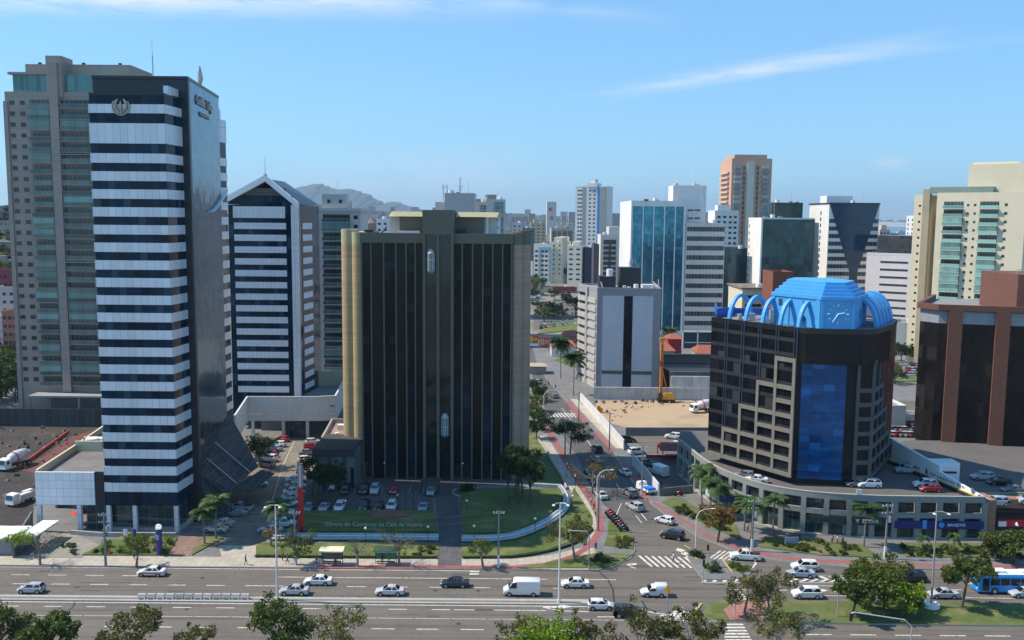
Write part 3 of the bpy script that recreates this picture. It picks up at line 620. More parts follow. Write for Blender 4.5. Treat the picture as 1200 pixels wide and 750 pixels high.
# podium of the second tower
pb = thing('podium_building', 'white tiled podium with open ground floor at the end of the parking courtyard', 'building', (-55, 235, 0))
wt = mat('white_tiles', (.60, .62, .60), .6, noise=(.2, .07), grid=(.9, .9, .05, .05, (.40, .42, .41), .04))
part('wall', MB(uo=(0, 0, 0)).strip([(-63.5, 206), (-67, 228), (-48.8, 228.6)], 5.0, 11.3, -.4, .05).strip([(-48.8, 228.6), (-44.9, 229.6), (-47.5, 259)], 5.0, 11.4, -.4, .05), wt, pb)
part('lintel', MB().strip([(-67, 228), (-45.4, 229.2)], 6.6, 7.0, -.3, .12), white_r, pb)
part('roof_slab', MB().prism([(-66.8, 228.4), (-45.2, 229.2), (-47.8, 259), (-66.8, 259)], 8.6, 8.9), roof_g, pb)
part('rear_wall', MB().box(-66.6, -47.4, 238, 238.4, KB, 8.6).box(-56, -47.6, 256, 256.6, 8.9, 13.2, 1), [conc_d, crm], pb)
for x in (-66.2, -58.4, -52.2, -46.0): part('column', MB().box(x - .35, x + .35, 228.9, 229.6, KB, 5.0), wt, pb)
part('entrance_glass', MB().box(-58, -52.6, 230.5, 230.8, KB, 4.4), mat('lobby_glass', (.03, .06, .07)), pb)
# ---------------- residential towers
def res_tower(name, label, x0, x1, y, dep, top, mw, floors, f0, fh, secs, wins, group=None, railm=None, cat='apartment tower', ang=0):
    t = thing(name, label, cat, ((x0 + x1) / 2, y + dep / 2, 0), group)
    part('wall', MB().prism(rect(x0, x1, y, y + dep), 0, top, 0, mt=1), [mw, roof_g], t)
    railm = railm or rail_t; base = wloc(t)
    for (a, b) in secs:
        w = b - a; bm = MB(); bm.box(-w / 2, w / 2, -1.3, 0, 0, .22, 0).box(-w / 2, w / 2, -1.34, -1.26, 1.25, 1.33, 0)
        bm2 = MB(); bm2.box(-w / 2, w / 2, -1.32, -1.27, .22, 1.25, 0); bm3 = MB().box(-w / 2 + .1, w / 2 - .1, -.08, .02, .22, fh - .35, 0)
        m1 = bm.mesh('balcony', [slabm, slabm]); m2 = bm2.mesh('railing', railm); m3 = bm3.mesh('balcony_door', win_dark2)
        bl_ = MB().box(-w / 2 + .1, w / 2 - .1, -1.2, -1.15, 1.25, fh - .1, 0).mesh('balcony_glazing', glaz)
        for i in range(floors):
            o = link('balcony', m1, t); o.location = Vector(((a + b) / 2, y, f0 + i * fh)) - base
            o2 = link('railing', m2, o); o3 = link('balcony_door', m3, o)
            if random.random() < .26: link('balcony_glazing', bl_, o)
    for (xs, ww, wh) in wins:
        window_copies(t, (x0, y), (x1, y), [x - x0 for x in xs], [f0 + 1.1 + i * fh for i in range(floors)], ww, wh, win_dark)
    return t
slabm = mat('balcony_slab', (.42, .42, .40), .8, noise=(.2, .1)); rail_t = mat('teal_railing', (.10, .15, .13), .2, rnd=.5, grid=(1.2, 9, .08, 0, (.2, .2, .19), .3)); win_dark2 = mat('balcony_doors', (.045, .055, .06), .15, rnd=.5, grid=(1.2, 2.4, .07, .05, (.3, .3, .3), .4)); glaz = mat('teal_glazing', (.17, .30, .27), .3, rnd=.35, grid=(1.2, 9, .07, 0, (.3, .3, .28), .25))
taupe = mat('taupe_tiles', (.36, .29, .25), .75, noise=(.06, .08), grid=(8, 2.85, .06, .06, (.16, .14, .13), .05))
slab_t = mat('taupe_slab', (.30, .29, .27), .8)
sv = slabm; slabm = slab_t
tT = res_tower('residential_tower', 'tall taupe tower with green glazed balconies behind the striped tower', -136.9, -104.5, 250, 24, 89.6, taupe, 27, 9.6, 2.9, [(-130.3, -124.4), (-121.8, -112.6)], [((-135.0, -132.2), 1.35, 1.1)])
slabm = sv
part('pier', MB().box(-124.3, -122.0, 248.7, 250, 8, 97, 0).box(-125.2, -121, 249.5, 256, 88, 99, 0), taupe, tT)
part('corner_pier', MB().box(-137.2, -136.1, 249.6, 251, 0, 87), taupe, tT)
part('penthouse', MB(uo=(0, 0, 0)).box(-135, -106, 251, 268, 89.6, 94.2).box(-120, -106, 250.6, 251, 89.6, 93.6, 0), mat('penthouse_glass', (.08, .22, .21), .15, grid=(1.5, 5, .12, .1, (.3, .3, .28), .3)), tT)
part('upper_box', MB().box(-132.5, -104, 253, 268, 94.2, 97.3).box(-136, -124, 250.3, 252, 94.2, 94.8).box(-112, -104, 250.4, 251, 92.6, 94.2), taupe, tT)
part('slab_band', MB().box(-130.4, -112.5, 248.6, 249.8, 9.6 + 2.9 * 21.8, 9.6 + 2.9 * 21.8 + .25).box(-130.4, -112.5, 248.6, 249.8, 9.6 + 2.9 * 11.8, 9.6 + 2.9 * 11.8 + .3), slab_t, tT)  # two thin projecting slabs across the balcony front
part('entrance_canopy', MB().box(-131.5, -104, 244, 250, 7.3, 7.8).box(-131.4, -131, 244, 244.4, 0, 7.3).box(-118, -117.6, 244, 244.4, 0, 7.3), slab_t, tT)
part('lobby', MB().box(-128, -108, 249.2, 249.9, 0, 6.5), conc_d, tT)
for x in (-130, -118, -108): part('vent_pipe', MB().cyl(x, 256, 97.3, 98.2, .5, 8), dark, tT)
tG = res_tower('residential_tower', 'grey white tower with teal glass balconies between the gabled tower and the brown office block', -67.5, -49.9, 300, 16, 59.2, mat('grey_render', (.50, .49, .46), .8, noise=(.1, .08)), 18, 4, 3.0, [(-62.2, -53.2)], [((-64.2,), 1.3, 1.2), ((-51.4,), 1.3, 1.2)])
part('roof_box', MB().box(-62.6, -54.8, 301, 308, 59.2, 64.2), mat('grey_render', (0, 0, 0)), tG); part('eave', MB().box(-67.6, -49.4, 299.4, 316, 58.6, 59.6), mat('grey_render', (0, 0, 0)), tG)
part('roof_vent', MB().box(-60.8, -59.8, 300.9, 301.05, 61.3, 62.4).box(-57, -56, 300.9, 301.05, 61.3, 62.4), dark, tG)
part('mast', MB().tube([(-58, 304, 64), (-58, 304, 69)], .06, 4), steel, tG)
solid('building_hut', MB().box(-57.5, -54, 262, 268, 0, 11.5), crm, 'small cream block behind the white tiled podium', 'building', (-55.6, 265, 0))
# dark shop row behind the building site
solid('boundary_fence', MB().box(-190, -104, 240.4, 240.6, 0, 5), mat('dark_fence', (.05, .05, .052), .8, grid=(2.2, 20, .15, 0, (.11, .11, .11), .3)), 'long dark fence at the back of the earth building site', 'fence', (-147, 240.5, 0))
na = G(22, 550); nb_ = G(80, 508); solid('safety_net', MB().prism([(na.x, na.y), (na.x + .2, na.y), (nb_.x + .2, nb_.y), (nb_.x, nb_.y)], KB, .9), mat('orange_net', (.62, .08, .05), .9), 'orange red plastic safety net across the earth building site', 'net', (na.x, na.y, KB))
sheet('red_earth', gp([(26, 552), (84, 512), (112, 504), (100, 520), (46, 556)]), KB + .010, mat('red_earth', (.14, .05, .04), .95, noise=(.3, .3)))
# ---------------- brown glass office block (centre)
ol = mat('olive_concrete', (.150, .142, .104), .85, noise=(.15, .06)); olb = mat('olive_sunlit', (.46, .42, .26), .85, noise=(.15, .06))  # paler olive carries the sunlight on roof canopies and left corner tops
tile_lit = mat('mosaic_sunlit', (.47, .35, .19), .8, noise=(.1, .10), grid=(.45, .45, .03, .03, (.2, .16, .1), .12))  # mosaic copy with the left end's sunlight put into its colour
gC = mat('smoked_glass', (.005, .006, .007), .09, spec=.16, noise=(.15, .3), col2=(.016, .028, .050), thr=(.05, .47, 4), grid=(1.45, 1.75, .05, .10, (.014, .013, .012), .35), jig=.01, cur=((.022, .024, .030), .14))  # bluish patches put varied reflections into the glass colour
gC2 = mat('smoked_spandrel', (.012, .0105, .009), .2, spec=.2, noise=(.15, .2), grid=(2.1, 3.5, .05, .08, (.013, .012, .011), .2))
tC = thing('office_block', 'wide dark smoked glass office block with olive frame and rounded beige end towers', 'office block', (-16, 206, 0))
cx0, cx1, cy = -32.2, -.1, 194.2
part('glazed_wall', MB(uo=(cx0, cy, 0)).prism(rect(cx0, cx1, cy, 217), 3.6, 51.6), gC, tC)
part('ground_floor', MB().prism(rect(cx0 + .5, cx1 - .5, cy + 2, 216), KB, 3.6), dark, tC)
part('frieze', MB().strip([(cx0, 217), (cx0, cy), (-18.6, cy)], 51.5, 53.6, -.5, .25).strip([(-12.8, cy), (cx1, cy), (cx1, 217)], 51.5, 53.6, -.5, .25), ol, tC)
part('roof_slab', MB().prism(rect(cx0, cx1, cy + .4, 217), 51.6, 53.2), roof_g, tC)
fx = [-30.1, -27.4, -24.8, -22.6, -20.7]; fx2 = [-10.7, -8.5, -6.3, -4.2, -2.1]
for x in [cx0 + .1] + fx + fx2 + [cx1 - .1]: part('fin', MB().box(x - .13, x + .13, cy - .45, cy, KB, 51.5), ol, tC)
for a, b in ((0, 1), (2, 3), (4, 5)):
    aa = ([cx0] + fx + [-18.8])
    part('brown_bay', MB(uo=(cx0, cy, 0)).box(aa[a + 1] + .14, aa[min(a + 2, 6)] - .14, cy - .10, cy - .01, KB, 51.5), gC2, tC) if a < 5 else None
for a, b in ((-8.5, -6.3), (-4.2, -2.1)): part('brown_bay', MB(uo=(cx0, cy, 0)).box(a + .14, b - .14, cy - .10, cy - .01, KB, 51.5), gC2, tC)
po = MB().box(-19.0, -12.5, cy - 1.6, cy + 8, 53.4, 58.5)
for x in (-18.7, -15.75, -12.75): po.box(x - .28, x + .28, cy - 1.5, cy, KB, 53.4)
part('portal', po, ol, tC)
lc = MB(); 
part('lift_shaft', MB().box(-18.5, -12.9, cy - .4, cy - .05, KB, 53.4), glass_d, tC)
def lift(x, z):
    b = MB().cyl(x, cy - .9, z, z + 3.8, .95, 12); part('glass_lift', b, mat('lift_glass', (.16, .18, .20), .1, grid=(.5, 4, .1, .08, (.75, .75, .75), .2)), tC)
    part('lift_cap', MB().cyl(x, cy - .9, z + 3.8, z + 4.7, .98, 12, r1=.45), steel, tC); part('lift_base', MB().cyl(x, cy - .9, z - .5, z, .5, 12, r1=.98), steel, tC)
lift(-17.3, 45.6); lift(-14.3, 10.2)
def cyltower(x, y, r, z1, m, mtop):
    part('round_corner', MB(uo=(x, y, 0)).cyl(x, y, 3.2 if x < -20 else KB, 51.2, r, 28, 0).cyl(x, y, 51.2, z1, r + .02, 28, 1), [m, mtop], tC, smooth=True)
cyltower(-35.1, 197.6, 1.9, 54.3, tile_lit, olb); cyltower(-32.9, 196.0, 1.55, 53.7, tile_lit, olb)
part('end_wall', MB(uo=(0, 0, 0)).box(-36.4, -32.2, 199, 215, KB, 53.6), tile_lit, tC)
tiled = mat('mosaic_shaded', (.38, .275, .20), .8, noise=(.1, .10), grid=(.45, .45, .03, .03, (.22, .16, .12), .12)); cyltower(.9, 195.6, 1.35, 53.9, tiled, ol); cyltower(2.3, 197.4, 1.7, 54.3, tiled, ol)  # darker mosaic copy, shade of the right end put into its colour
part('end_wall', MB(uo=(0, 0, 0)).box(-.1, 4.0, 198.5, 215, KB, 53.9), tiled, tC)
part('rooftop_house', MB().box(-24.6, -19.0, 199, 210, 53.2, 57.2), ol, tC); part('rooftop_house', MB().box(-12.5, -6.5, 199, 210, 53.2, 57.2), ol, tC)
for x0, x1 in ((-27, -19), (-12.5, -2.2)):
    part('roof_canopy', MB().prism([(x0 + (1.2 if x0 < -20 else 0), 197.8), (x1 - (1.2 if x1 > -10 else 0), 197.8), (x1, 199.4), (x0, 199.4)], 57.1, 58.15, top=[(x0 + .8, 198.8), (x1 - .8, 198.8), (x1 - .8, 210.5), (x0 + .8, 210.5)]).prism(rect(x0 + .2, x1 - .2, 199.4, 211), 57.1, 58.1), olb, tC)
[part('rooftop_screen', MB().box(*q), white_r, tC) for q in ((-27.2, -24.8, 203, 203.3, 53.2, 57.0), (-5.4, -3.4, 202, 202.3, 53.2, 57.0), (-24.6, -20, 196.5, 198, 53.2, 54))]
part('roof_pipes', MB().tube([(-28.5, 198, 53.4), (-27.5, 198, 54.5), (-27.2, 198, 54.9)], .14, 5).tube([(-30.5, 198, 53.4), (-30.5, 198, 54.1)], .2, 6).box(-31.9, -29.9, 196.5, 197, 53.6, 54.2).box(-11.6, -10.3, 197.6, 198.6, 53.3, 54.5), dark, tC)
for x in (-27.5, -10.5): part('round_lamp', MB().ell((x, cy - .6, 3.8), (.22, .22, .22)), mat('lamp_globe', (.75, .75, .70), .3), tC)
lo = thing('side_building', 'low two storey grey wing attached left of the smoked glass block', 'building', (-36, 190, 0))
part('wall', MB().prism([(-40.6, 185.4), (-32.6, 185.4), (-32.6, 196), (-40.6, 196)], KB, 8.6), mat('grey_plaster', (.17, .19, .18), .85, noise=(.2, .08)), lo)
part('roof', MB().box(-41.2, -32.4, 184.8, 198, 8.6, 9.0), mat('dark_roof', (.05, .05, .05), .9, noise=(.3, .2)), lo)
part('cornice', MB().box(-41.2, -32.4, 184.7, 184.8, 7.4, 9.1), mat('dark_roof', (0, 0, 0)), lo)
for x in (-38.6, -36.1): part('doorway', MB().box(x - .7, x + .7, 185.3, 185.39, .3, 2.9), dark, lo)
for x in (-37.8, -34.6): part('wall_strip', MB().box(x - .45, x + .45, 185.28, 185.39, 3 if x < -36 else .3, 7.3), mat('grey_strip', (.09, .10, .10), .8), lo)
part('side_window', MB().box(-33.4, -32.7, 185.3, 185.39, .6, 5), glass_d, lo)
lb = thing('side_building', 'small flat roofed block with pinkish terrace beside the rounded beige corner', 'building', (-40, 205, 0))
part('wall', MB().prism([(-42.6, 200), (-36.6, 200), (-38.6, 219), (-44, 219)], KB, 6.6), mat('grey_plaster', (0, 0, 0)), lb)
part('parapet', MB().strip([(-42.6, 200), (-36.8, 200), (-38.8, 219), (-44, 219)], 6.6, 7.8, -.4, 0, closed=True), conc, lb)
part('roof', MB().prism([(-42.2, 200.4), (-37.1, 200.4), (-39, 218.6), (-43.5, 218.6)], 6.6, 6.8), mat('pink_roof', (.28, .20, .18), .9, noise=(.3, .2)), lb)
part('roof_unit', MB().box(-41, -38.6, 211, 212.4, 6.8, 8).cyl(-40, 205, 6.8, 7.7, .5, 10), white_r, lb)
# ---------------- white block across the street
tE = thing('office_block', 'pale grey block with central dark glass stripe and dark rooftop tanks behind the sandy lot', 'office block', (38, 310, 0))
ew = mat('pale_grey_panel', (.58, .60, .63), .75, noise=(.08, .06), grid=(1.1, 2, .03, .03, (.42, .45, .48), .02)); eg = mat('grey_frame', (.30, .30, .31), .8, noise=(.1, .05))
e = [(28.4, 303.4), (49.4, 301.6), (51.5, 328), (23.6, 322)]
part('wall', MB(uo=(28.4, 303.4, 0)).prism(e, KB, 33.6, 0, mt=1), [eg, roof_g], tE)
for a, b in ((1.9, 8.9), (11.9, 18.6)): part('front_panel', MB(uo=(28.4, 303.4, 0)).fbox(e[0], e[1], a, b, KB, 31.4, -.02, .12), ew, tE)
part('glass_stripe', MB(uo=(28.4, 303.4, 0)).fbox(e[0], e[1], 9.0, 11.8, KB, 31.4, -.02, .05), gC, tE)
part('rust_band', MB().fbox(e[0], e[1], 1.9, 8.9, 5.0, 6.2, .1, .14).fbox(e[0], e[1], 11.9, 18.6, 5.0, 6.2, .1, .14), mat('rust_stone', (.16, .12, .08), .9, noise=(1, .3)), tE)
for i in range(11):
    z = 28.6 - i * 2.85
    part('sloped_parapet', MB().prism([(23.6, 321.5), (24.0, 321.5), (28.6, 304.6), (28.2, 304.6)][::-1] if False else [(23.2, 321.4), (27.9, 304.2), (28.5, 304.5), (23.8, 321.6)], z, z + 1.75), mat('stone_parapet', (.42, .40, .37), .8, noise=(.2, .1)), tE)
part('side_pier', MB().prism([(25.2, 313.6), (25.7, 311.6), (26.4, 311.8), (25.9, 313.8)], KB, 33.7), eg, tE)
part('side_glass', MB().prism([(23.75, 320.9), (28.25, 304.4), (28.45, 304.5), (23.95, 321.0)], 1, 31.5), gC, tE)
part('roof_parapet', MB().strip(e, 33.0, 34.1, -.5, .06, closed=True), eg, tE)
part('roof_house', MB().box(36.5, 43.5, 309, 316, 33.6, 40.5).box(29.5, 35.0, 308, 314, 33.6, 37.6), mat('black_plant_room', (.03, .03, .035), .6, noise=(.3, .1)), tE)
part('water_tank', MB().cyl(33, 309, 37.6, 40.0, 1.1, 14).cyl(41.5, 305.2, 33.6, 35.2, .8, 12), white, tE)
part('roof_units', MB().box(43.5, 47.5, 304, 307, 33.6, 35.1).box(37, 38, 303.5, 304.3, 33.6, 34.8).box(38.6, 39.6, 304, 305, 33.6, 34.4).tube([(30.3, 304, 33.6), (29.6, 304, 36)], .2, 6).tube([(46.2, 303, 33.6), (47.2, 303, 36.4)], .15, 5).tube([(48.8, 303, 33.6), (48.6, 303, 37)], .15, 5), white_r, tE)
part('roof_antenna', MB().tube([(40, 311, 40.5), (40, 311, 43)], .1, 4).tube([(41, 311, 40.5), (41, 311, 43.4)], .1, 4).tube([(42, 311, 40.5), (42, 311, 42.8)], .1, 4).tube([(39.5, 311, 42), (42.5, 311, 42)], .08, 4), steel, tE)
# ================================================================== CLOCK BUILDING
def samp(path, step):
    """resample a polyline (Catmull-Rom smoothed) at even arc length"""
    p = [Vector(q) for q in path]; q = [p[0] * 2 - p[1]] + p + [p[-1] * 2 - p[-2]]; d = []
    for i in range(1, len(q) - 2):
        for k in range(20):
            t = k / 20; a, b, c, e_ = q[i - 1], q[i], q[i + 1], q[i + 2]
            d.append(.5 * ((2 * b) + (c - a) * t + (2 * a - 5 * b + 4 * c - e_) * t * t + (3 * b - a - 3 * c + e_) * t ** 3))
    d.append(p[-1]); L_ = [0]
    for i in range(1, len(d)): L_.append(L_[-1] + (d[i] - d[i - 1]).length)
    n = max(1, round(L_[-1] / step)); out = []
    for k in range(n + 1):
        s = L_[-1] * k / n; j = max(i for i in range(len(L_)) if L_[i] <= s + 1e-9); j = min(j, len(d) - 2)
        f = (s - L_[j]) / max(1e-9, L_[j + 1] - L_[j]); out.append(tuple(d[j].lerp(d[j + 1], f)))
    return out
ppath = [(37.5, 200), (38.5, 192.2), (39.6, 183), (42.3, 173.6), (47.6, 165.2), (55, 160.8), (64, 159.0), (72, 158.6), (85, 158.5)]
fr = mat('grey_podium', (.235, .25, .24), .7, noise=(.12, .07), col2=(.15, .16, .15), thr=(.7, .56, 3), stretch=(1, 1, .15))
tP = thing('podium_building', 'curved grey two storey shopping podium with square dark openings and parking on its roof', 'shopping podium', (60, 175, 0))
fine = samp(ppath, 1.3)
part('parapet', MB().strip(fine, 6.95, 8.0, -.4, 0), fr, tP); part('floor_band', MB().strip(fine, 4.05, 5.0, -.5, .02), fr, tP); part('coping', MB().strip(fine, 8.0, 8.12, -.42, .04), conc, tP)
body = offset(fine, -.75)
podg = mat('podium_glass', (.02, .028, .03), .15, grid=(1.3, 2, .07, .05, (.07, .08, .08), .5), cur=((.12, .14, .14), .1))
part('deck', MB().prism(body + [(85, 212), (40, 212)], 6.6, 7.15), mat('roof_deck', (.115, .105, .098), .9, noise=(.15, .15)), tP)
part('upper_wall', MB(uo=(0, 0, 0)).strip(body, 4.4, 6.6, -.3, 0), podg, tP)
part('shop_front', MB(uo=(0, 0, 0)).strip(body, .3, 4.0, -.3, .12), mat('shop_front_glass', (.03, .06, .06), .1, grid=(1.6, 2.2, .08, .1, (.12, .14, .14), .6), cur=((.22, .34, .34), .16)), tP)
part('base', MB().strip(fine, KB, .35, -.8, .1), conc, tP)
piers = samp(ppath, 3.95)
for i in range(len(piers)):
    p = Vector(piers[i]); a = Vector(piers[max(0, i - 1)]); b = Vector(piers[min(len(piers) - 1, i + 1)]); t = (b - a).normalized()
    w = .45
    part('pier', MB().fbox(tuple(p - t * w), tuple(p + t * w), 0, 2 * w, .35, 7.0, -.7, .05), fr, tP)
part('side_wall', MB().box(84.6, 85.2, 158.6, 212, KB, 7.4), fr, tP)
# sign bands on the shops
def signband(p0, p1, a0, a1, z0, z1, m, txt, size, tm, logo=None, lab=None, at=.5):
    b = part('sign_band', MB().fbox(p0, p1, a0, a1, z0, z1, -.1, .22), m, tP, lab)
    t = (Vector(p1) - Vector(p0)).normalized(); n = Vector((t.y, -t.x)); q = Vector(p0) + t * (a0 + (a1 - a0) * at) + n * .26
    lettering(txt, size, (q.x, q.y, (z0 + z1) / 2), (t.x, t.y, 0), tm, tP)
    if logo:
        q2 = q - t * (len(txt) * size * .36 + .6)
        if logo == 'tri': part('logo', MB().face([(q2.x - .45, q2.y, (z0 + z1) / 2 + .4), (q2.x, q2.y, (z0 + z1) / 2 - .45), (q2.x + .45, q2.y, (z0 + z1) / 2 + .4)][::1]).face([(q2.x - .2, q2.y - .02, (z0 + z1) / 2 + .3), (q2.x, q2.y - .02, (z0 + z1) / 2 - .1), (q2.x + .2, q2.y - .02, (z0 + z1) / 2 + .3)], 1), [mat('logo_green', (.10, .45, .35), .6), white], tP)
        else: part('logo', MB().prism([(q2.x + .5 * math.cos(a), q2.y - .0) for a in (0,)] or [], 0, 0) if False else MB().tube([(q2.x, q2.y - .02, (z0 + z1) / 2), (q2.x, q2.y + .05, (z0 + z1) / 2)], .5, 12), logo, tP)
sg = mat('sign_dark_green', (.012, .035, .035), .4); sbl = mat('sign_navy', (.015, .025, .16), .45); lb_ = mat('logo_blue', (.05, .35, .85), .4)
signband((64, 159.0), (72, 158.6), -7.0, -2.2, 2.75, 3.9, sg, '', .8, white) if False else None
signband((60.5, 159.3), (68, 158.75), 1.2, 6.8, 2.7, 3.9, sg, 'SICOOB', .8, white, 'tri', 'dark green shop sign band with white lettering', .55)
signband((54.2, 161.0), (60.5, 159.3), .3, 6.3, 2.7, 3.9, sg, '', .8, white)
signband((72, 158.6), (85, 158.5), -3.0, 12.9, 2.2, 3.6, sbl, 'BANESTES', .72, white, lb_, 'navy blue bank sign band with white lettering', .69)
part('logo_panel', MB().box(73.9, 74.6, 158.2, 158.35, 2.2, 3.7), lb_, tP)
part('awning', MB().prism([(41.0, 174.8), (42.9, 171.4), (43.6, 171.8), (41.6, 175.2)], [1.6, 2.6, 3.0, 2.0], [2.9, 3.7, 3.9, 3.1]), sbl, tP, 'slanted blue shop awning')
for x in range(3): part('shop_poster', MB().fbox((39.7 + x * .7, 181 - x * 2.5), (40.4 + x * .7, 178.6 - x * 2.5), .2, 2.0, 1.2, 3.4, -.3, .02), mat('lit_poster', (.45, .62, .55), .5), tP)
part('white_sign', MB().box(62.0, 63.0, 159.0, 159.1, 8.15, 9.1), white, tP)
# the clock tower block
tI = thing('clock_building', 'black glass office block with stone grid, blue glass corner, blue roof arches and clock', 'office block', (62, 185, 7.15))
A_, B_, C_, D_ = (40.9, 185.5), (53.0, 168.2), (67.4, 167.4), (78.2, 184.0); E_ = (66, 203)
IM = [A_, B_, C_, D_, E_]
blk = mat('black_glass', (.008, .009, .013), .08, spec=.3, noise=(.12, .3), grid=(2.05, 2.8, .05, .08, (.02, .022, .026), .5), jig=.012, cur=((.05, .055, .06), .14))
blk2 = mat('black_granite', (.008, .009, .012), .15, spec=.25, noise=(.15, .2), grid=(2.1, 2.8, .03, .05, (.03, .032, .036), .2))
top = [A_, B_, (54.5, 167.2), (59, 166.0), (64.5, 165.8), (67.6, 167.2), (73, 174.2), D_, E_]
part('glazed_wall', MB(uo=(*A_, 9.0)).prism(IM[:2] + [(54.2, 169.6), (64.2, 168.6)] + IM[2:], 9.0, 30.5), blk, tI)
part('upper_wall', MB(uo=(*A_, 9.0)).prism(top, 30.5, 36.9, 0, mt=1), [blk2, roof_g], tI)
part('parapet', MB().strip(top, 36.2, 37.2, -.3, .05, closed=True), mat('black_metal', (.012, .012, .014), .4), tI)
bg_ = mat('bright_blue_glass', (.006, .075, .24), .1, metal=.3, noise=(.35, .30), col2=(.01, .18, .50), thr=(.35, .55, 4), stretch=(.5, .5, 1.6), grid=(2.1, 1.4, .04, .04, (.005, .02, .08), .22), jig=.02, cur=((.02, .16, .45), .04))
part('blue_corner_glass', MB(uo=(54, 168, 0)).prism([(54.3, 168.4), (62.2, 167.0), (62.6, 167.8), (54.6, 169.2)], 8.4, 30.5), bg_, tI, 'bright blue reflective glass corner')
part('corner_flank', MB(uo=(62, 167, 9)).prism([(62.2, 166.9), (67.4, 167.3), (67.4, 168.6), (62.5, 168.2)], 8.6, 30.5).prism([(53.0, 168.4), (54.3, 168.4), (54.5, 169.5), (53.3, 169.5)], 8.6, 30.5), blk2, tI)
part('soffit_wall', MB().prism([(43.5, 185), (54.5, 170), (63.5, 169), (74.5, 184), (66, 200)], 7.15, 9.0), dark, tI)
st = mat('stone_frame', (.19, .172, .145), .8, noise=(.15, .08), grid=(.9, .9, .03, .03, (.2, .18, .15), .08))
def fr_bay(p0, p1, i, w, top_, levels, d=.35, m=None):
    b = MB(uo=(*p0, 0)); a0 = i * w
    for a in (a0, a0 + w): b.fbox(p0, p1, a - .32, a + .32, 8.6, top_ + .4, .0, d)
    for z in levels: b.fbox(p0, p1, a0 + .32, a0 + w - .32, z - .4, z + .4, .0, d - .02)
    part('stone_grid', b, m or st, tI)
wl = 4.16
for i, (tp_, lv) in enumerate(((11.9, (9.0, 11.9)), (14.7, (9.0, 11.9, 14.7)), (20.2, (9.0, 11.9, 14.7, 20.2)), (25.6, (9.0, 11.9, 14.7, 17.4, 20.2, 25.6)), (30.9, (9.0, 11.9, 14.7, 17.4, 20.2, 22.9, 25.6, 30.9)))):
    fr_bay(A_, B_, i, wl + .05, tp_, lv, .30 + .012 * i)
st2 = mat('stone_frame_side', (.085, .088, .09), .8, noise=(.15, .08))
for i, (tp_, lv) in enumerate(((30.9, (9.0, 11.9, 14.7, 17.4, 20.2, 22.9, 25.6, 30.9)), (25.6, (9.0, 11.9, 14.7, 17.4, 20.2, 22.9, 25.6)), (20.2, (9.0, 11.9, 14.7, 17.4, 20.2)), (14.7, (9.0, 11.9, 14.7)), (11.9, (9.0, 11.9)))): fr_bay(C_, D_, i, 4.0, tp_, lv, .38 - .012 * i, st2)
fr_bay((64.4, 167.05), C_, 0, 3.0, 30.9, (9.0, 11.9, 14.7, 17.4, 20.2, 22.9, 25.6, 30.9), .3, st2)
for k in range(6):
    if k: part('twin_pilaster', MB().fbox(A_, B_, k * 4.2 - .42, k * 4.2 - .2, 9, 37, .0, .16).fbox(A_, B_, k * 4.2 + .2, k * 4.2 + .42, 9, 37, .0, .16), mat('blue_black_metal', (.035, .045, .07), .35), tI)
for f in range(10):
    z = 9.6 + f * 2.8
    if z < 36: part('spandrel', MB().fbox(A_, B_, .2, 20.9, z - .45, z + .25, .0, .08), mat('grey_spandrel', (.030, .032, .036), .4, noise=(.2, .3)), tI)
# blue rooftop
blu = mat('sky_blue_paint', (.065, .34, .70), .55, noise=(.5, .09), col2=(.10, .36, .62), thr=(.6, .52, 3), stretch=(1, 1, .25)); blu_d = mat('royal_blue_paint', (.02, .10, .45), .6)
def arch(p, nrm, tdir, span, h, th, label=None, z=36.4):
    b = MB(); n = 18; N_ = Vector((*nrm, 0)); T = Vector((*tdir, 0)); p = Vector((*p, z)); mid = p + N_ * (span / 2)
    rings = []
    for k in range(n + 1):
        a = math.pi * k / n; r_ = []
        for (ro, s) in ((0, -1), (0, 1), (.62, 1), (.62, -1)):
            r_.append(mid - N_ * ((span / 2 - ro) * math.cos(a)) + Vector((0, 0, (h - ro) * math.sin(a))) + T * (th / 2 * s))
        rings.append(r_)
    for k in range(n):
        for j in range(4): b.face([rings[k][j], rings[k][(j + 1) % 4], rings[k + 1][(j + 1) % 4], rings[k + 1][j]])
    part('arch', b, blu, tI)
tl = (Vector(B_) - Vector(A_)).normalized(); nl = (-(tl.y), tl.x)   # inwards
for k in range(1, 6):
    q = Vector(A_) + tl * (k * 4.2 - .1); q = q + Vector(nl) * .35; arch(q, nl, tl, 7.0, 5.7, .7)
tr_ = (Vector(D_) - Vector(C_)).normalized(); nr = (-tr_.y, tr_.x)
for k in range(5):
    q = Vector(C_) + tr_ * (4.6 + k * 3.2) + Vector(nr) * .5; arch(q, nr, tr_, 8.2, 6.3 + .15 * (k == 4), 2.3)
def inset(poly, d): return offset(poly, -d, closed=True)
cb_ = [(57.2, 167.9), (63.2, 167.0), (68.6, 175.6), (66, 186), (56, 187), (50.8, 177.4)]
ck = MB().prism(cb_, 37, 42.4)
part('clock_house', ck, blu, tI)
for k in range(5): part('roof_step', MB().prism(inset(cb_, -.2 + .62 * k), 42.4 + .62 * k, 42.4 + .62 * (k + 1)), blu, tI)
for q in ((0, 1, .05, .55, 42.2), (0, 1, 5.5, 6.0, 42.3), (5, 0, 10.3, 11.3, 42.3), (5, 0, .1, .7, 42.35), (5, 0, 3.8, 4.2, 42), (5, 0, 7, 7.4, 42)): part('pilaster', MB().fbox(cb_[q[0]], cb_[q[1]], q[2], q[3], 37, q[4], 0, .16), blu, tI)
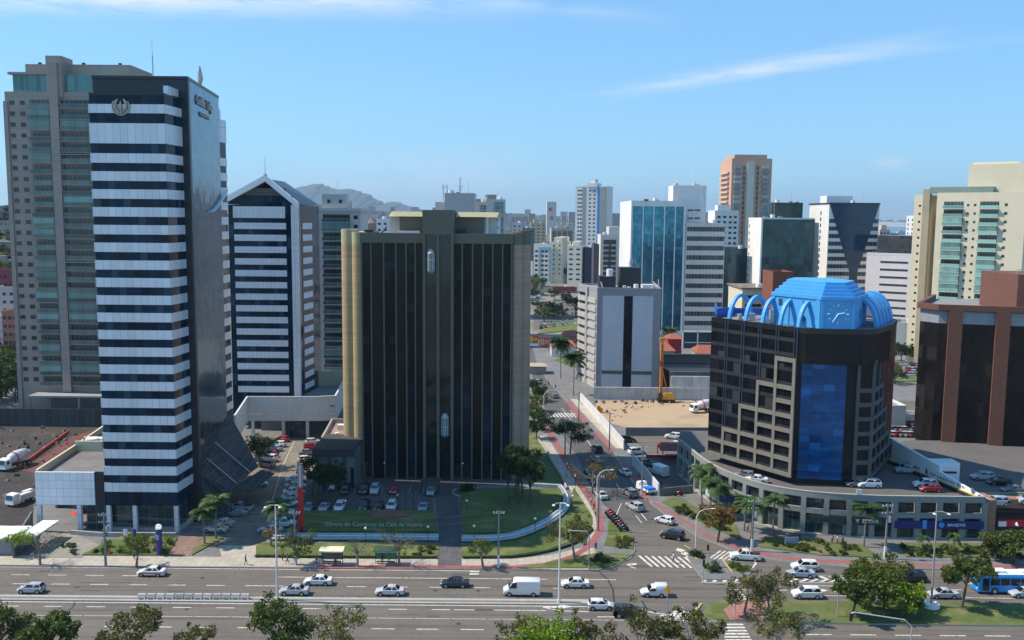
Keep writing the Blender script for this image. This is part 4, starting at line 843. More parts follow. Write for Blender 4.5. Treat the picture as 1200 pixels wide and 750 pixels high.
part('vent', MB().fbox(cb_[5], cb_[0], 1.6, 2.5, 40.6, 41.9, -.2, .03).fbox(cb_[1], cb_[2], 4.0, 4.6, 38.7, 40.4, -.2, .03), mat('vent_dark', (.02, .04, .09), .8), tI)
c0 = Vector((*cb_[0], 0)); ct = (Vector((*cb_[1], 0)) - c0).normalized(); cn_ = Vector((ct.y, -ct.x, 0)); cc_ = c0 + ct * 3.03 + cn_ * .06 + Vector((0, 0, 39.8))
pale = mat('pale_blue_marks', (.45, .62, .80), .5)
fc = MB()
def cq(r, a): return cc_ + ct * (r * math.sin(a)) + Vector((0, 0, r * math.cos(a)))
for k in range(12):
    a = k * math.pi / 6; fc.tube([cq(1.45, a), cq(1.85 if k % 3 else 1.95, a)], .075 if k % 3 else .13, 4)
part('clock_numerals', fc, pale, tI)
part('hour_hand', MB().tube([cq(0, 0) + cn_ * .05, cq(1.2, R(77)) + cn_ * .05], [.12, .1], 4), pale, tI); part('minute_hand', MB().tube([cq(-.2, R(212)) + cn_ * .09, cq(1.8, R(212)) + cn_ * .09], [.12, .08], 4), pale, tI)
part('roof_wall', MB().strip([(44.4, 199), (42.2, 187), (47, 191)], 37, 38.8, -.3, 0).box(45, 56, 192, 192.4, 37, 38.4), blu_d, tI)
part('roof_plant', MB().box(47.3, 48.6, 181, 182, 37, 38.4).box(50.3, 51.1, 176.5, 177.5, 37, 39.6).box(49, 50, 175.5, 176.5, 37, 37.9).cyl(46.2, 184, 37, 38, .5, 10), steel, tI)
part('roof_vent', MB().box(54.1, 54.9, 170.6, 171.2, 38.1, 39.3), dark, tI)
# ramp wall on the podium roof
tW = thing('ramp_wall', 'sloping white wall with dark lettering and yellow edge on the podium roof car park', 'wall', (81, 172, 7.15))
wp0, wp1 = (84.0, 159.3), (78.3, 185.5)
tv = Vector((wp1[0] - wp0[0], wp1[1] - wp0[1])).normalized(); LW = (Vector(wp1) - Vector(wp0)).length
def wpt(a): q = Vector(wp0) + tv * a; return (q.x, q.y)
nv = Vector((-tv.y, tv.x)); 
def wseg(a, b, za, zb, z0, off0, off1, m, name):
    q = [Vector(wpt(a)) + nv * off0, Vector(wpt(a)) + nv * off1, Vector(wpt(b)) + nv * off1, Vector(wpt(b)) + nv * off0]
    part(name, MB().prism(ccw([tuple(k) for k in q]), z0, za) if za == zb else MB().face([(*q[0], z0), (*q[3], z0), (*q[3], zb), (*q[0], za)]).face([(*q[1], z0), (*q[1], za), (*q[2], zb), (*q[2], z0)]).face([(*q[0], za), (*q[3], zb), (*q[2], zb), (*q[1], za)]).face([(*q[0], z0), (*q[0], za), (*q[1], za), (*q[1], z0)]).face([(*q[3], z0), (*q[2], z0), (*q[2], zb), (*q[3], zb)]), m, tW)
whw = mat('white_ramp', (.72, .74, .75), .7, noise=(.1, .05))
wseg(0, 10.5, 8.3, 9.6, 7.15, 0, -.5, whw, 'wall'); wseg(10.5, LW, 10.6, 12.4, 7.15, 0, -.5, whw, 'wall')
wseg(-.4, LW, 7.8, 7.8, 7.15, .5, .02, mat('black_base', (.02, .02, .02), .6), 'wall_base'); wseg(-.4, LW, 7.92, 7.92, 7.8, .3, .01, mat('yellow_edge', (.5, .35, .05), .6), 'yellow_edge')
dl = mat('faded_letters', (.12, .12, .13), .7)
rng = random.Random(3)
lt = MB()
for a0, a1 in ((3.6, 5.4), (6.2, 11), (11.6, 13), (16.2, 20.5)):
    a = a0
    while a < a1:
        h = rng.uniform(.35, .6); q0 = Vector(wpt(a)) + nv * .03; q1 = Vector(wpt(a + .22)) + nv * .03
        lt.face([(*q0, 8.25), (*q0, 8.25 + h), (*q1, 8.25 + h), (*q1, 8.25)]); a += .42
part('faded_marks', lt, dl, tW)
for a in (1.4, 14.2):
    q = Vector(wpt(a)) + nv * .04; part('badge', MB().tube([(q.x, q.y, 8.6), (q.x - .04, q.y, 8.6)], .55, 12), dl, tW)
wedge = MB().face([(84.2, 158.7, 8.2), (86.5, 158.7, 7.2), (82.6, 172, 9.4), (81.3, 171, 9.7)]); part('ramp_roof', wedge, whw, tW)
wb = thing('ramp_house', 'small white box with a dark slit behind the sloping ramp wall', 'building', (84, 172, 7.15))
part('wall', MB().box(82.0, 86.6, 171.5, 175, 7, 10.7), whw, wb); part('slit', MB().box(82.5, 86.0, 171.42, 171.52, 8.7, 9.1), dark, wb)
# ================================================================== BROWN BRICK BUILDING
brk = mat('brown_brick', (.145, .062, .042), .85, noise=(.12, .1), grid=(.55, .28, .03, .03, (.13, .06, .04), .12))
bgl = mat('brown_glass', (.012, .010, .010), .08, spec=.25, noise=(.1, .3), grid=(1.3, 3.1, .05, .09, (.012, .010, .010), .3), jig=.015, cur=((.03, .025, .022), .12))
tH = thing('office_block', 'brown brick and dark glass office building at the right edge', 'office block', (108, 215, 0))
h0, h1 = (98.7, 209.6), (122, 202.2)
part('glazed_wall', MB(uo=(*h0, 0)).prism([(96.4, 214), h0, h1, (122, 238), (111, 238)], 6, 33.6), bgl, tH)
part('roof_slab', MB().prism([(96.9, 214), h0, h1, (122, 238), (111, 238)], 36.4, 36.8), roof_g, tH)
part('cornice', MB(uo=(0, 0, 0)).strip([(110.4, 238), (95.8, 214), (98.3, 209), (121.7, 201.7)], 36.7, 38.0, -.6, .3), brk, tH)
part('grey_band', MB(uo=(0, 0, 0)).strip([(110.6, 238), (96.3, 214), h0, h1], 33.6, 36.7, -.3, .0), mat('grey_band', (.30, .31, .33), .5, grid=(2.4, 9, .08, 0, (.2, .2, .22), .05)), tH)
for a in (2.0, 11.8, 20.5): part('brick_pier', MB(uo=(*h0, 0)).fbox(h0, h1, a, a + 2.9, 0, 37.0, -.3, 1.1), brk, tH)
part('rooftop_block', MB(uo=(0, 0, 0)).prism([(114.2, 205.6), (124, 202.6), (124, 222), (114.2, 222)], 36.8, 45.2), brk, tH)
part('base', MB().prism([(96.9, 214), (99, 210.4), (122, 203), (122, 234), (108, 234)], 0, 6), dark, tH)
part('roof_rail', MB().tube([(115, 208, 45.2), (115, 208, 46.2), (124, 208, 46.2)], .06, 4), steel, tH)
dk_ = thing('raised_car_park', 'raised grey parking deck with brick parapet in front of the brown brick building', 'car park', (100, 185, 0))
part('deck', MB().prism([(85.3, 163.5), (125, 165), (125, 209), (92, 209), (85.3, 200)], 5.4, 6.0), mat('roof_deck', (0, 0, 0)), dk_)
part('brick_wall', MB(uo=(0, 0, 0)).prism([(85.3, 158.9), (87.2, 158.9), (87.2, 163.4), (85.3, 163.4)], KB, 7.4).prism([(87.2, 160.5), (125, 163.5), (125, 163.9), (87.2, 162.9)], [5.6, 3.2, 3.2, 5.6], [7.2, 5.2, 5.2, 7.2]), mat('salmon_brick', (.33, .16, .11), .85, noise=(.12, .1), grid=(.5, .25, .03, .03, (.24, .12, .08), .1)), dk_)
part('shop_recess', MB().box(87.2, 125, 166, 166.4, KB, 5.4), dark, dk_)
part('grass_bed', MB().prism([(92, 164.6), (125, 167), (125, 169.4), (92, 167)], 6.0, 6.15), grass_m, dk_)
part('kerb', MB().prism([(88, 166.4), (125, 169.4), (125, 169.7), (88, 166.7)], 6.0, 6.35), conc, dk_)
tS = thing('bank_sign', 'long red bank sign with white flame logo and faint lettering at the right edge', 'sign', (95, 159.6, 0))
sr_ = mat('bank_red', (.55, .01, .02), .4); part('board', MB().box(87.9, 112, 159.2, 159.6, 2.4, 3.6).box(95.2, 95.8, 159.4, 159.6, 0.1, 2.4), sr_, tS)
lettering('Santander', .85, (95.2, 159.16, 3.0), (1, 0, 0), mat('pink_letters', (.75, .35, .35), .5), tS)
part('flame_logo', MB().cyl(91.2, 159.1, 2.7, 3.25, .38, 8, r1=.1).box(87.9, 89.3, 159.0, 159.18, 2.5, 3.4), white, tS)
# ================================================================== MID AND FAR BUILDINGS
def fx_(px, py, Y): return P(px, py, Y)
def tower(name, label, xl, xr, yt, Y, dep, wall, cat='building', roofz=None, group=None, mats=None, z0=0):
    a = P(xl, yt, Y); b = P(xr, yt, Y); z = (a.z + b.z) / 2
    t = thing(name, label, cat, ((a.x + b.x) / 2, Y + dep / 2, z0), group)
    part('wall', MB(uo=(a.x, Y, 0)).prism(rect(a.x, b.x, Y, Y + dep), z0, z, 0, mt=1), [wall, roof_g], t)
    part('parapet', MB().strip(rect(a.x, b.x, Y, Y + dep), z - .3, z + .7, -.4, .05, closed=True), wall, t)
    rq = random.Random(int(xl * 13 + Y)); W_ = b.x - a.x
    if W_ > 8 and dep > 11:
        u = a.x + W_ * rq.uniform(.15, .8); part('water_tank', MB().cyl(u, Y + 3.4, z, z + 2.2, 1.1, 10), white, t)
        for k in range(2): u = a.x + W_ * rq.uniform(.1, .9); v = Y + dep * rq.uniform(.2, .5); part('roof_unit', MB().box(u - .9, u + .9, v - .7, v + .7, z, z + rq.uniform(1, 1.8)), conc, t)
        u = a.x + W_ * rq.uniform(.2, .8); part('roof_antenna', MB().tube([(u, Y + 5, z), (u, Y + 5, z + rq.uniform(4, 8))], .09, 4), steel, t)
    return t, a.x, b.x, z
def bands(t, p0, p1, a0, a1, zs, h, m, name='window_band', d=.06, uo=None):
    for z in zs: part(name, MB(uo=(*p0, z)).fbox(p0, p1, a0, a1, z, z + h, -.02, d), m, t)
wb_ = mat('window_band_glass', (.03, .04, .05), .12, grid=(1.6, 5, .12, 0, (.3, .3, .3), .6), rnd=.2)
teal = mat('teal_curtain_glass', (.035, .17, .25), .08, metal=.5, noise=(.012, .45), grid=(1.6, 1.9, .08, .08, (.03, .08, .10), .3), jig=.02)
teal_d = mat('dark_teal_glass', (.015, .06, .075), .1, metal=.3, noise=(.03, .3), grid=(1.8, 3.2, .1, .15, (.02, .045, .055), .3), jig=.02)
gl_b = mat('blue_grey_glass', (.035, .07, .09), .08, metal=.5, noise=(.02, .4), grid=(2, 3.3, .1, .2, (.02, .04, .05), .3), jig=.02)
# white and blue glass slab with striped wing
t, x0, x1, z = tower('office_tower', 'white framed tower with tall blue glass curtain front, left of the grey striped wing', 740, 804, 237, 440, 46, white_r, 'office tower')
zc = z
part('curtain_wall', MB(uo=(x0, 440, 0)).box(x0 + .8, x1 - 1.0, 439.9, 440, 3, z - 2.0), teal, t)
for px in (752.5, 765, 777.5, 790): xx = P(px, 300, 440).x; part('white_mullion', MB().box(xx - .22, xx + .22, 439.6, 439.9, 3, z - 2), white, t)
part('logo_mark', MB().box(x0 + 6, x0 + 8, 439, 440, z + .7, z + 1.4), dark, t)
t, x0, x1, z = tower('lift_tower', 'plain white lift tower with antennas rising behind the blue glass front', 789, 828, 219, 462, 14, white_r, 'tower block')
part('roof_masts', MB().box(x0 + 1, x0 + 3, 464, 466, z, z + 2).box(x1 - 6, x1 - 3, 464, 466, z, z + 1.6).tube([(x1 - 7, 465, z), (x1 - 7, 465, z + 9)], .12, 4).tube([(x0 + 2, 465, z), (x0 + 2, 465, z + 4)], .1, 4), white, t)
window_copies(t, (x0, 462), (x1, 462), [9, 12.5], [z - 12, z - 16, z - 20], 3, .8, win_dark)
t, x0, x1, z = tower('office_wing', 'grey striped office wing with twelve rows of dark ribbon windows', 804, 850, 263, 441, 30, mat('white_strips', (.56, .56, .54), .8, noise=(.05, .08)), 'office block')
bands(t, (x0, 441), (x1, 441), .6, x1 - x0 - .3, [z - 3.4 - i * 4.55 for i in range(11)], 2.2, wb_)
t_, a_, b_, z_ = tower('roof_box', 'small cream rooftop block between the striped wing and the orange tower', 838, 866, 248, 560, 20, white_r, 'building')
window_copies(t_, (a_, 560), (b_, 560), [2.5, 6, 9.5, 12.5], [z_ - 4 - i * 3.2 for i in range(8)], 1.8, 1.4, win_dark)
part('roof_house', MB().box(a_ + 2, b_ - 5, 562, 570, z_, z_ + 4), white_r, t_)
t, x0, x1, z = tower('glass_tower', 'dark teal glass block tucked behind the striped wing', 849, 881, 293, 455, 24, teal_d, 'office block')
# canopy in front of the slab
t = thing('steel_canopy', 'white steel frame canopy over dark glass beside the red tiled roofs', 'canopy', (86, 395, 0))
a = P(800, 388, 400); b = P(840, 388, 400)
part('frame', MB().box(a.x, b.x, 400, 401, a.z - .5, a.z).box(a.x, a.x + .5, 400, 400.5, 0, a.z).box(a.x + 6.5, a.x + 7, 400, 400.5, 0, a.z).box(a.x + 1, b.x, 400, 400.3, a.z - 5.2, a.z - 4.9), white, t)
part('glass', MB(uo=(0, 0, 0)).box(a.x + .5, b.x, 400.6, 400.9, 0, a.z - .5), gl_b, t)
# orange tower
t, x0, x1, z = tower('residential_tower', 'tallest orange brick residential tower with pale central strip on the skyline', 858, 905, 187, 620, 34, mat('orange_tile', (.56, .34, .24), .8, noise=(.05, .06)), 'apartment tower')
Wd = x1 - x0
part('centre_strip', MB().box(x0 + Wd * .38, x0 + Wd * .56, 619, 620, 0, z - 2), mat('pale_strip', (.60, .57, .48), .8), t)
for a0 in (.06, .76):
    for i in range(24): part('bay_window', MB().box(x0 + Wd * a0, x0 + Wd * (a0 + .16), 618.6, 620, z - 6 - i * 3.3, z - 4.1 - i * 3.3), mat('bay_glass', (.30, .34, .35), .3, rnd=.4), t)
part('strip_windows', MB(uo=(0, 0, 0)).box(x0 + Wd * .28, x0 + Wd * .34, 619.9, 620, 0, z - 4).box(x0 + Wd * .62, x0 + Wd * .68, 619.9, 620, 0, z - 4), mat('strip_glass', (.12, .09, .075), .4, grid=(3, 3.3, 0, 1.3, (.35, .2, .14), .3)), t)
for i in range(20): part('side_balcony', MB().box(x0 - 1.4, x0, 626, 650, z - 9 - i * 3.3, z - 7.8 - i * 3.3), mat('peach_slab', (.55, .42, .32), .8), t)
part('crown', MB().box(x0 + 2, x1 - 3, 622, 650, z, z + 3.4), mat('orange_tile', (0, 0, 0)), t)
# white edged glass block
t, x0, x1, z = tower('glass_block', 'dark blue glass block with bright white end wall left of the V tower', 893, 955, 257, 425, 24, white_r, 'office block')
part('curtain_wall', MB(uo=(x0, 425, 0)).box(x0 + .3, x1, 424.8, 425, 2, z), gl_b, t)
part('white_rim', MB().box(x0 - .4, x0 + .3, 424.4, 425, 0, z + .6), white, t)
for i in range(14): part('end_window', MB().box(x0 - .06, x0, 446, 447.4, z - 4 - i * 3.4, z - 2.6 - i * 3.4), dark, t)
t, x0, x1, z = tower('glass_block', 'green glass rooftop volume behind the dark blue glass block', 905, 941, 239, 470, 20, teal_d, 'office block')
# V tower
t, x0, x1, z = tower('office_tower', 'white tower with dark inverted triangle of glass over striped floors', 972, 1031, 240, 455, 30, white_r, 'office tower')
Wd = x1 - x0
bands(t, (x0, 455), (x1, 455), .3, Wd - .3, [z - 9 - i * 3.75 for i in range(13)], 2.0, wb_, d=.1)
b = MB(uo=(x0, 455, 0)); b.face([(x0 + .2, 454.7, z + .4), (x0 + Wd * .46, 454.7, z - 33), (x0 + Wd * .62, 454.7, z - 33), (x1 - .2, 454.7, z + .4)]).face([(x0 + .2, 454.7, z + .4), (x1 - .2, 454.7, z + .4), (x1 - .2, 455, z + .4), (x0 + .2, 455, z + .4)]).face([(x0 + Wd * .46, 454.7, z - 33), (x0 + .2, 454.7, z + .4), (x0 + .2, 455, z + .4), (x0 + Wd * .46, 455, z - 33)]).face([(x1 - .2, 454.7, z + .4), (x0 + Wd * .62, 454.7, z - 33), (x0 + Wd * .62, 455, z - 33), (x1 - .2, 455, z + .4)])
part('glass_triangle', b, mat('navy_v_glass', (.010, .038, .085), .12, grid=(2.2, 2, .04, .04, (.04, .055, .08), .2)), t)
part('centre_glass', MB(uo=(x0, 455, 0)).box(x0 + Wd * .46, x0 + Wd * .62, 454.75, 455, 4, z - 33), gl_b, t)
part('roof_house', MB().box(x0 + 1, x0 + 14, 462, 472, z, z + 4.5), white, t); part('roof_rim', MB().box(x0 - .3, x1 + .2, 454.6, 486, z + .3, z + 1.0), dark, t)
for i in range(16): part('side_slot', MB().box(x0 - .08, x0, 466, 467.6, z - 5 - i * 3.1, z - 3.2 - i * 3.1), dark, t)
# right skyline
def gen(name, label, xl, xr, yt, Y, dep, col, wnd=None, cat='building', group=None, roof=None, wm=None, var=None):
    m = mat(var or ('wall_%s' % label.replace(' ', '_')[:40]), col, .8, noise=(.05, .08))
    t, x0, x1, z = tower(name, label, xl, xr, yt, Y, dep, m, cat, group=group)
    if wnd:
        nu, pz, ww, wh = wnd; W_ = x1 - x0; us = [W_ * (i + .5) / nu for i in range(nu)]; n = int((min(z - 4, 60)) / pz)
        window_copies(t, (x0, Y), (x1, Y), us, [z - 1.5 - wh - i * pz for i in range(n)], ww, wh, wm or win_dark)
        if dep > 12 and x0 > 0: 
            nn = max(1, int(dep / 6)); window_copies(t, (x0, Y + dep), (x0, Y), [dep * (i + .5) / nn for i in range(nn)], [z - 1.5 - wh - i * pz for i in range(n)], ww, wh, wm or win_dark)
    if roof: part('roof_house', MB().box(x0 + (x1 - x0) * roof[0], x0 + (x1 - x0) * roof[1], Y + 3, Y + dep - 3, z, z + roof[2]), m, t)
    return t, x0, x1, z
gen('apartment_tower', 'beige tower with stacked balconies right of the V tower', 1031, 1043, 270, 700, 30, (.55, .45, .36), (3, 3.2, 1.6, 1.3), roof=(.3, .8, 4))
gen('apartment_tower', 'brown grey tower directly right of the beige tower', 1043, 1062, 281, 720, 30, (.20, .15, .13), (4, 3.2, 1.5, 1.3), roof=(.1, .6, 5))
gen('apartment_tower', 'white tower far behind the cream high rise', 1077, 1100, 254, 640, 20, (.62, .64, .66), (4, 3.2, 1.6, 1.6))
t, x0, x1, z = gen('office_block', 'pale grey block with long dark slits and dark glass upper box', 1046, 1102, 299, 430, 34, (.66, .62, .61)); t.rotation_euler.z = R(-38)
for i in range(10): part('slit_window', MB().box(x0 + 6.5, x1 - 3.4, 429.9, 430, z - 4 - i * 3.6, z - 3.1 - i * 3.6), dark, t)
part('glass_penthouse', MB(uo=(x0, 431, 0)).box(x0 + 4.2, x1, 432, 455, z, z + 9), mat('penthouse_dark', (.05, .05, .055), .2, grid=(1.8, 2.3, .1, .1, (.09, .09, .09), .3)), t)
gen('low_building', 'long white low warehouse below the pale grey slit block', 1042, 1088, 380, 392, 14, (.78, .77, .74)); gen('low_building', 'white shed with pale roof beside the rear car park', 1040, 1062, 478, 246, 12, (.62, .64, .62))
gen('low_building', 'white garage wall between the rear car park rows', 1062, 1082, 488, 250, 4, (.66, .65, .6))
# cream high rise
crm2 = mat('cream_tower', (.68, .61, .44), .8, noise=(.04, .06)); 
wh2 = mat('white_balcony', (.68, .67, .62), .7); sv = slabm; slabm = wh2
xa = P(1119, 222, 340).x; xb = P(1215, 222, 340).x; zt = P(1130, 225, 340).z
tg = mat('green_railing', (.20, .42, .33), .25, rnd=.3)
t = res_tower('residential_tower', 'cream high rise with green glass balconies at the right edge', xa, xb, 340, 26, zt, crm2, 19, 5, 3.15, [(xa + 2.5, xa + 9.5), (xa + 15, xa + 21.5)], [((xa + 11, xa + 13.4), .8, .8), ((xa + 23.8,), 1, 1)], railm=tg)
slabm = sv
t.rotation_euler.z = R(-38); t.location.x += 4
part('side_wing', MB().box(xa - 6.5, xa, 349, 366, 0, zt - .6), crm2, t); part('side_wing_edge', MB().box(xa - 2.6, xa - .1, 346, 349, 0, zt + 1.6), mat('tan_edge', (.36, .31, .22), .8), t)
window_copies(t, (xa - 6.5, 349), (xa, 349), [5.6 - 3.4], [6 + i * 3.15 for i in range(19)], .8, .8, win_dark)
part('roof_terrace', MB().box(xa + 1, xa + 23, 341, 362, zt, zt + 2.2), mat('green_terrace', (.22, .28, .23), .4), t)
part('upper_block', MB().box(P(1163, 200, 340).x, xb + 6, 345, 362, zt, P(1163, 192, 345).z).box(P(1166, 200, 340).x, xb, 347, 348, P(1163, 192, 345).z, P(1163, 192, 345).z + .8), crm2, t)
# ---------------- buildings across the junction behind the clock block
t, x0, x1, z = gen('apartment_block', 'low cream block seen through the blue roof arches', 870, 912, 341, 310, 20, (.62, .56, .42))
bands(t, (x0, 310), (x1, 310), 1.0, x1 - x0 - 1, [z - 2.6 - i * 2.9 for i in range(7)], 1.1, wb_)
part('eave', MB().box(x0 - .5, x1 + .5, 309.3, 331, z + .7, z + 1.1), mat('brown_eave', (.2, .15, .1), .8), t)
gen('chimney_block', 'plain brick red tower block left of the clock house', 906, 930, 321, 290, 12, (.20, .065, .04))
# ---------------- beyond the side street
t, x0, x1, z = gen('office_block', 'white block with pale blue window frame beside a cream block', 630, 653, 287, 800, 26, (.66, .66, .62)); t.rotation_euler.z = R(-16)
part('blue_frame', MB().box(x0 + 4.5, x0 + 5.6, 799.4, 800, 2, z - 1.5).box(x0 + 13.6, x0 + 14.6, 799.4, 800, 2, z - 1.5).box(x0 + 5.6, x0 + 13.6, 799.4, 800, z - 3.5, z - 1.5), mat('sky_frame', (.25, .45, .55), .7), t)
window_copies(t, (x0, 800), (x1, 800), [2.5, 8, 11.5], [z - 6.5 - i * 4.1 for i in range(8)], 2.6, 1.7, win_dark)
gen('apartment_block', 'cream apartment block with plain side wall right of the blue framed one', 652, 666, 285, 798, 40, (.74, .66, .50), (2, 4.1, 1.6, 1.1), roof=(.2, .9, 5))[0].rotation_euler.z = R(-14)
t, x0, x1, z = gen('apartment_block', 'narrow cream block with dark side and stacked windows', 668, 685, 289, 730, 20, (.80, .74, .60), (2, 4.0, 3, 1.2), roof=(.3, .8, 4)); t.rotation_euler.z = R(-12)
gen('apartment_block', 'navy blue slab attached to the narrow cream block', 685.5, 700, 291, 733, 20, (.035, .04, .085)); gen('apartment_block', 'dark grey slab behind the rooftop plant of the pale block', 696, 704, 287, 650, 16, (.05, .05, .07))
t, x0, x1, z = gen('apartment_block', 'white capped block with dark stacked balconies left of the blue glass tower', 704, 729, 276, 640, 24, (.64, .60, .54), roof=(.4, .9, 6))
part('balcony_recess', MB().box(x0 + 2, x1 - 4, 639.7, 640, 0, z - 3), mat('recess_dark', (.06, .055, .055), .8), t)
for i in range(11): part('balcony', MB().box(x0 + 2, x0 + 5.6, 638.8, 640, z - 7.5 - i * 3.6, z - 6.2 - i * 3.6).box(x0 + 7.2, x1 - 4, 638.8, 640, z - 7.5 - i * 3.6, z - 6.2 - i * 3.6), mat('balcony_grey', (.4, .38, .36), .8), t)
t, x0, x1, z = gen('residential_tower', 'tall white residential tower with thin blue stripe above the side street', 679, 717, 219, 820, 24, (.66, .67, .64), cat='apartment tower'); t.rotation_euler.z = R(-18)
Wd = x1 - x0
part('blue_stripe', MB().box(x0 + Wd * .70, x0 + Wd * .76, 819.3, 820, 20, z), mat('stripe_blue', (.03, .2, .55), .5), t); part('grey_recess', MB().box(x0 + Wd * .22, x0 + Wd * .30, 819.6, 820, 0, z).box(x0 + Wd * .82, x0 + Wd * .97, 819.6, 820, 0, z), mat('recess_grey', (.30, .31, .30), .8), t)
part('raised_centre', MB().box(x0 + Wd * .38, x0 + Wd * .68, 819, 838, z, z + 3.5).box(x0 + Wd * .46, x0 + Wd * .6, 822, 834, z + 3.5, z + 7), mat('white_wall', (0, 0, 0)), t)
window_copies(t, (x0, 820), (x1, 820), [Wd * .1, Wd * .18, Wd * .46, Wd * .60], [z - 4 - i * 3.6 for i in range(25)], 1.7, 1.4, win_dark)
t, x0, x1, z = gen('office_tower', 'slim white tower with red markings alone on the far skyline', 641, 652, 237, 1500, 30, (.55, .53, .5)); part('red_mark', MB().box(x0 + 3, x0 + 8, 1499, 1500, z - 14, z - 9).box(x0 + 6, x0 + 10, 1499, 1500, z - 28, z - 23), mat('red_mark', (.4, .12, .12), .8), t)
part('teal_base', MB().box(x0 - 3, x1 + 3, 1498, 1530, 0, z - 62), teal_d, t)
t, x0, x1, z = gen('office_block', 'brown gridded office block with pale frame below the slim tower', 646, 672, 268, 1050, 40, (.45, .42, .37))
for i in range(4): part('brown_panel', MB(uo=(0, 0, 0)).box(x0 + 1.2 + i * (x1 - x0 - 1) / 4, x0 + (i + 1) * (x1 - x0 - 1) / 4 - .6, 1049.5, 1050, 0, z - 2.5), mat('brown_grid', (.13, .06, .045), .6, grid=(3, 3.4, .6, 1.1, (.3, .22, .17), .3)), t)
gen('apartment_block', 'olive beige block behind the right end of the brown glass offices', 622, 640, 262, 1100, 40, (.42, .38, .26), (3, 4, 2.4, 1.6), roof=(.2, .6, 5)); gen('apartment_block', 'blue grey glass slab next to the olive beige block', 612, 627, 268, 900, 20, (.10, .15, .20), (2, 3.6, 3, 1.6))
gen('apartment_block', 'low maroon slab peeking out behind the office block corner', 626, 631, 290, 900, 20, (.30, .02, .05))
# behind the central block
t, x0, x1, z = gen('apartment_tower', 'grey tower top with two antennas behind the brown glass office roof', 521, 556, 228, 430, 20, (.40, .39, .40))
part('side_wing', MB().box(x0 - 4.5, x0, 432, 446, 0, z - 3.5), mat('wing_cream', (.55, .50, .46), .8), t)
part('antennas', MB().tube([(x0 - 1, 434, z - 3), (x0 - 1, 434, z + 5)], .25, 4).tube([(x0 + 1.5, 434, z - 3), (x0 + .6, 434, z + 5)], .2, 4).tube([(x0 + 7, 434, z), (x0 + 7, 434, z + 8)], .3, 4).tube([(x0 + 5.6, 434, z + 4), (x0 + 8.4, 434, z + 4)], .15, 4).tube([(x0 + 6, 434, z + 2.4), (x0 + 8, 434, z + 2.4)], .12, 4).tube([(x0 - 2, 434, z + 3.6), (x0 + 1.4, 434, z + 3.6)], .15, 4), steel, t)
for k, (a, b, c, lab) in enumerate(((554, 573, 238, 'cream tower with round roof tank and teal glass, left of its twin'), (570, 592, 235, 'cream tower with round roof tank and teal glass, right of its twin'))):
    t, x0, x1, z = gen('apartment_tower', lab, a, b, c, 520 - k * 6, 20, (.50, .47, .42), cat='apartment tower')
    part('teal_bay', MB(uo=(0, 0, 0)).box(x0 + 4.5, x1 - 1, 519.2 - k * 6, 520 - k * 6, 0, z - 1), mat('teal_bay', (.07, .17, .19), .3, grid=(2.5, 3.2, .3, .6, (.3, .32, .3), .4)), t); part('roof_tank', MB().cyl((x0 + x1) / 2 - 3, 528 - k * 6, z, z + 2.4 + k, 2.6, 14, r1=3.4), mat('brown_tank', (.32, .27, .24), .8), t)
t, x0, x1, z = gen('apartment_block', 'white block behind the roof canopy of the brown glass offices', 571, 586, 252, 400, 14, (.62, .62, .60), (2, 3.4, 1.2, 1.2)); 
t, x0, x1, z = gen('apartment_block', 'white block left of the roof canopy of the brown glass offices', 441, 462, 258, 520, 16, (.70, .69, .66), (3, 3.4, 1.6, 1.2))
gen('warehouse', 'long building with reddish roof glimpsed left of the roof canopy', 424, 442, 263, 640, 30, (.35, .17, .15)); gen('apartment_block', 'narrow white block beside the antenna tower', 600, 612, 262, 760, 16, (.5, .5, .5), (2, 3.4, 1.6, 1.4))
# dark shed, red roofs and walls round the sandy lot
t = thing('dark_shed', 'large dark roofed shed behind the wall of the sandy lot', 'shed', (72, 310, 0))
a = P(768, 425, 318); b = P(850, 425, 318)
part('roof', MB().face([(a.x, 288.5, 8.5), (b.x, 288.5, 8.5), (b.x, 318, a.z), (a.x, 318, a.z)]), mat('dark_sheet', (.022, .023, .026), .5, noise=(.1, .2), grid=(1.2, 60, .08, 0, (.03, .03, .035), .1)), t); part('wall', MB().box(a.x, b.x, 288, 288.5, 0, 8.5).box(a.x, b.x, 318, 318.4, 0, a.z + 3), conc_d, t); part('ridge_cap', MB().box(a.x, b.x, 317.4, 318.6, a.z + 3, a.z + 3.2), conc, t)
tile_r = mat('terracotta', (.32, .095, .06), .85, noise=(.2, .15), grid=(.5, 40, .12, 0, (.22, .07, .045), .1))
def house(label, xl, xr, ye, Y, dep, hh, rise, wall, roofm=None, name='house', cat='house', group=None):
    a = P(xl, ye, Y); b = P(xr, ye, Y); t = thing(name, label, cat, ((a.x + b.x) / 2, Y + dep / 2, 0), group)
    z = hh if hh else a.z
    part('wall', MB().prism(rect(a.x, b.x, Y, Y + dep), 0, z), wall, t)
    r_ = MB(uo=(0, 0, 0)); e = .6; m_ = Y + dep / 2
    r_.face([(a.x - e, Y - e, z), (b.x + e, Y - e, z), (b.x - e * 2, m_, z + rise), (a.x + e * 2, m_, z + rise)]).face([(b.x + e, Y + dep + e, z), (a.x - e, Y + dep + e, z), (a.x + e * 2, m_, z + rise), (b.x - e * 2, m_, z + rise)]).face([(a.x - e, Y + dep + e, z), (a.x - e, Y - e, z), (a.x + e * 2, m_, z + rise)]).face([(b.x + e, Y - e, z), (b.x + e, Y + dep + e, z), (b.x - e * 2, m_, z + rise)])
    part('roof', r_, roofm or tile_r, t); return t
redw = mat('crimson_wall', (.40, .03, .05), .8)
house('house with crimson walls and square red tiled roof, behind the dark shed', 783, 799, 397, 345, 7, None, 1.6, redw)
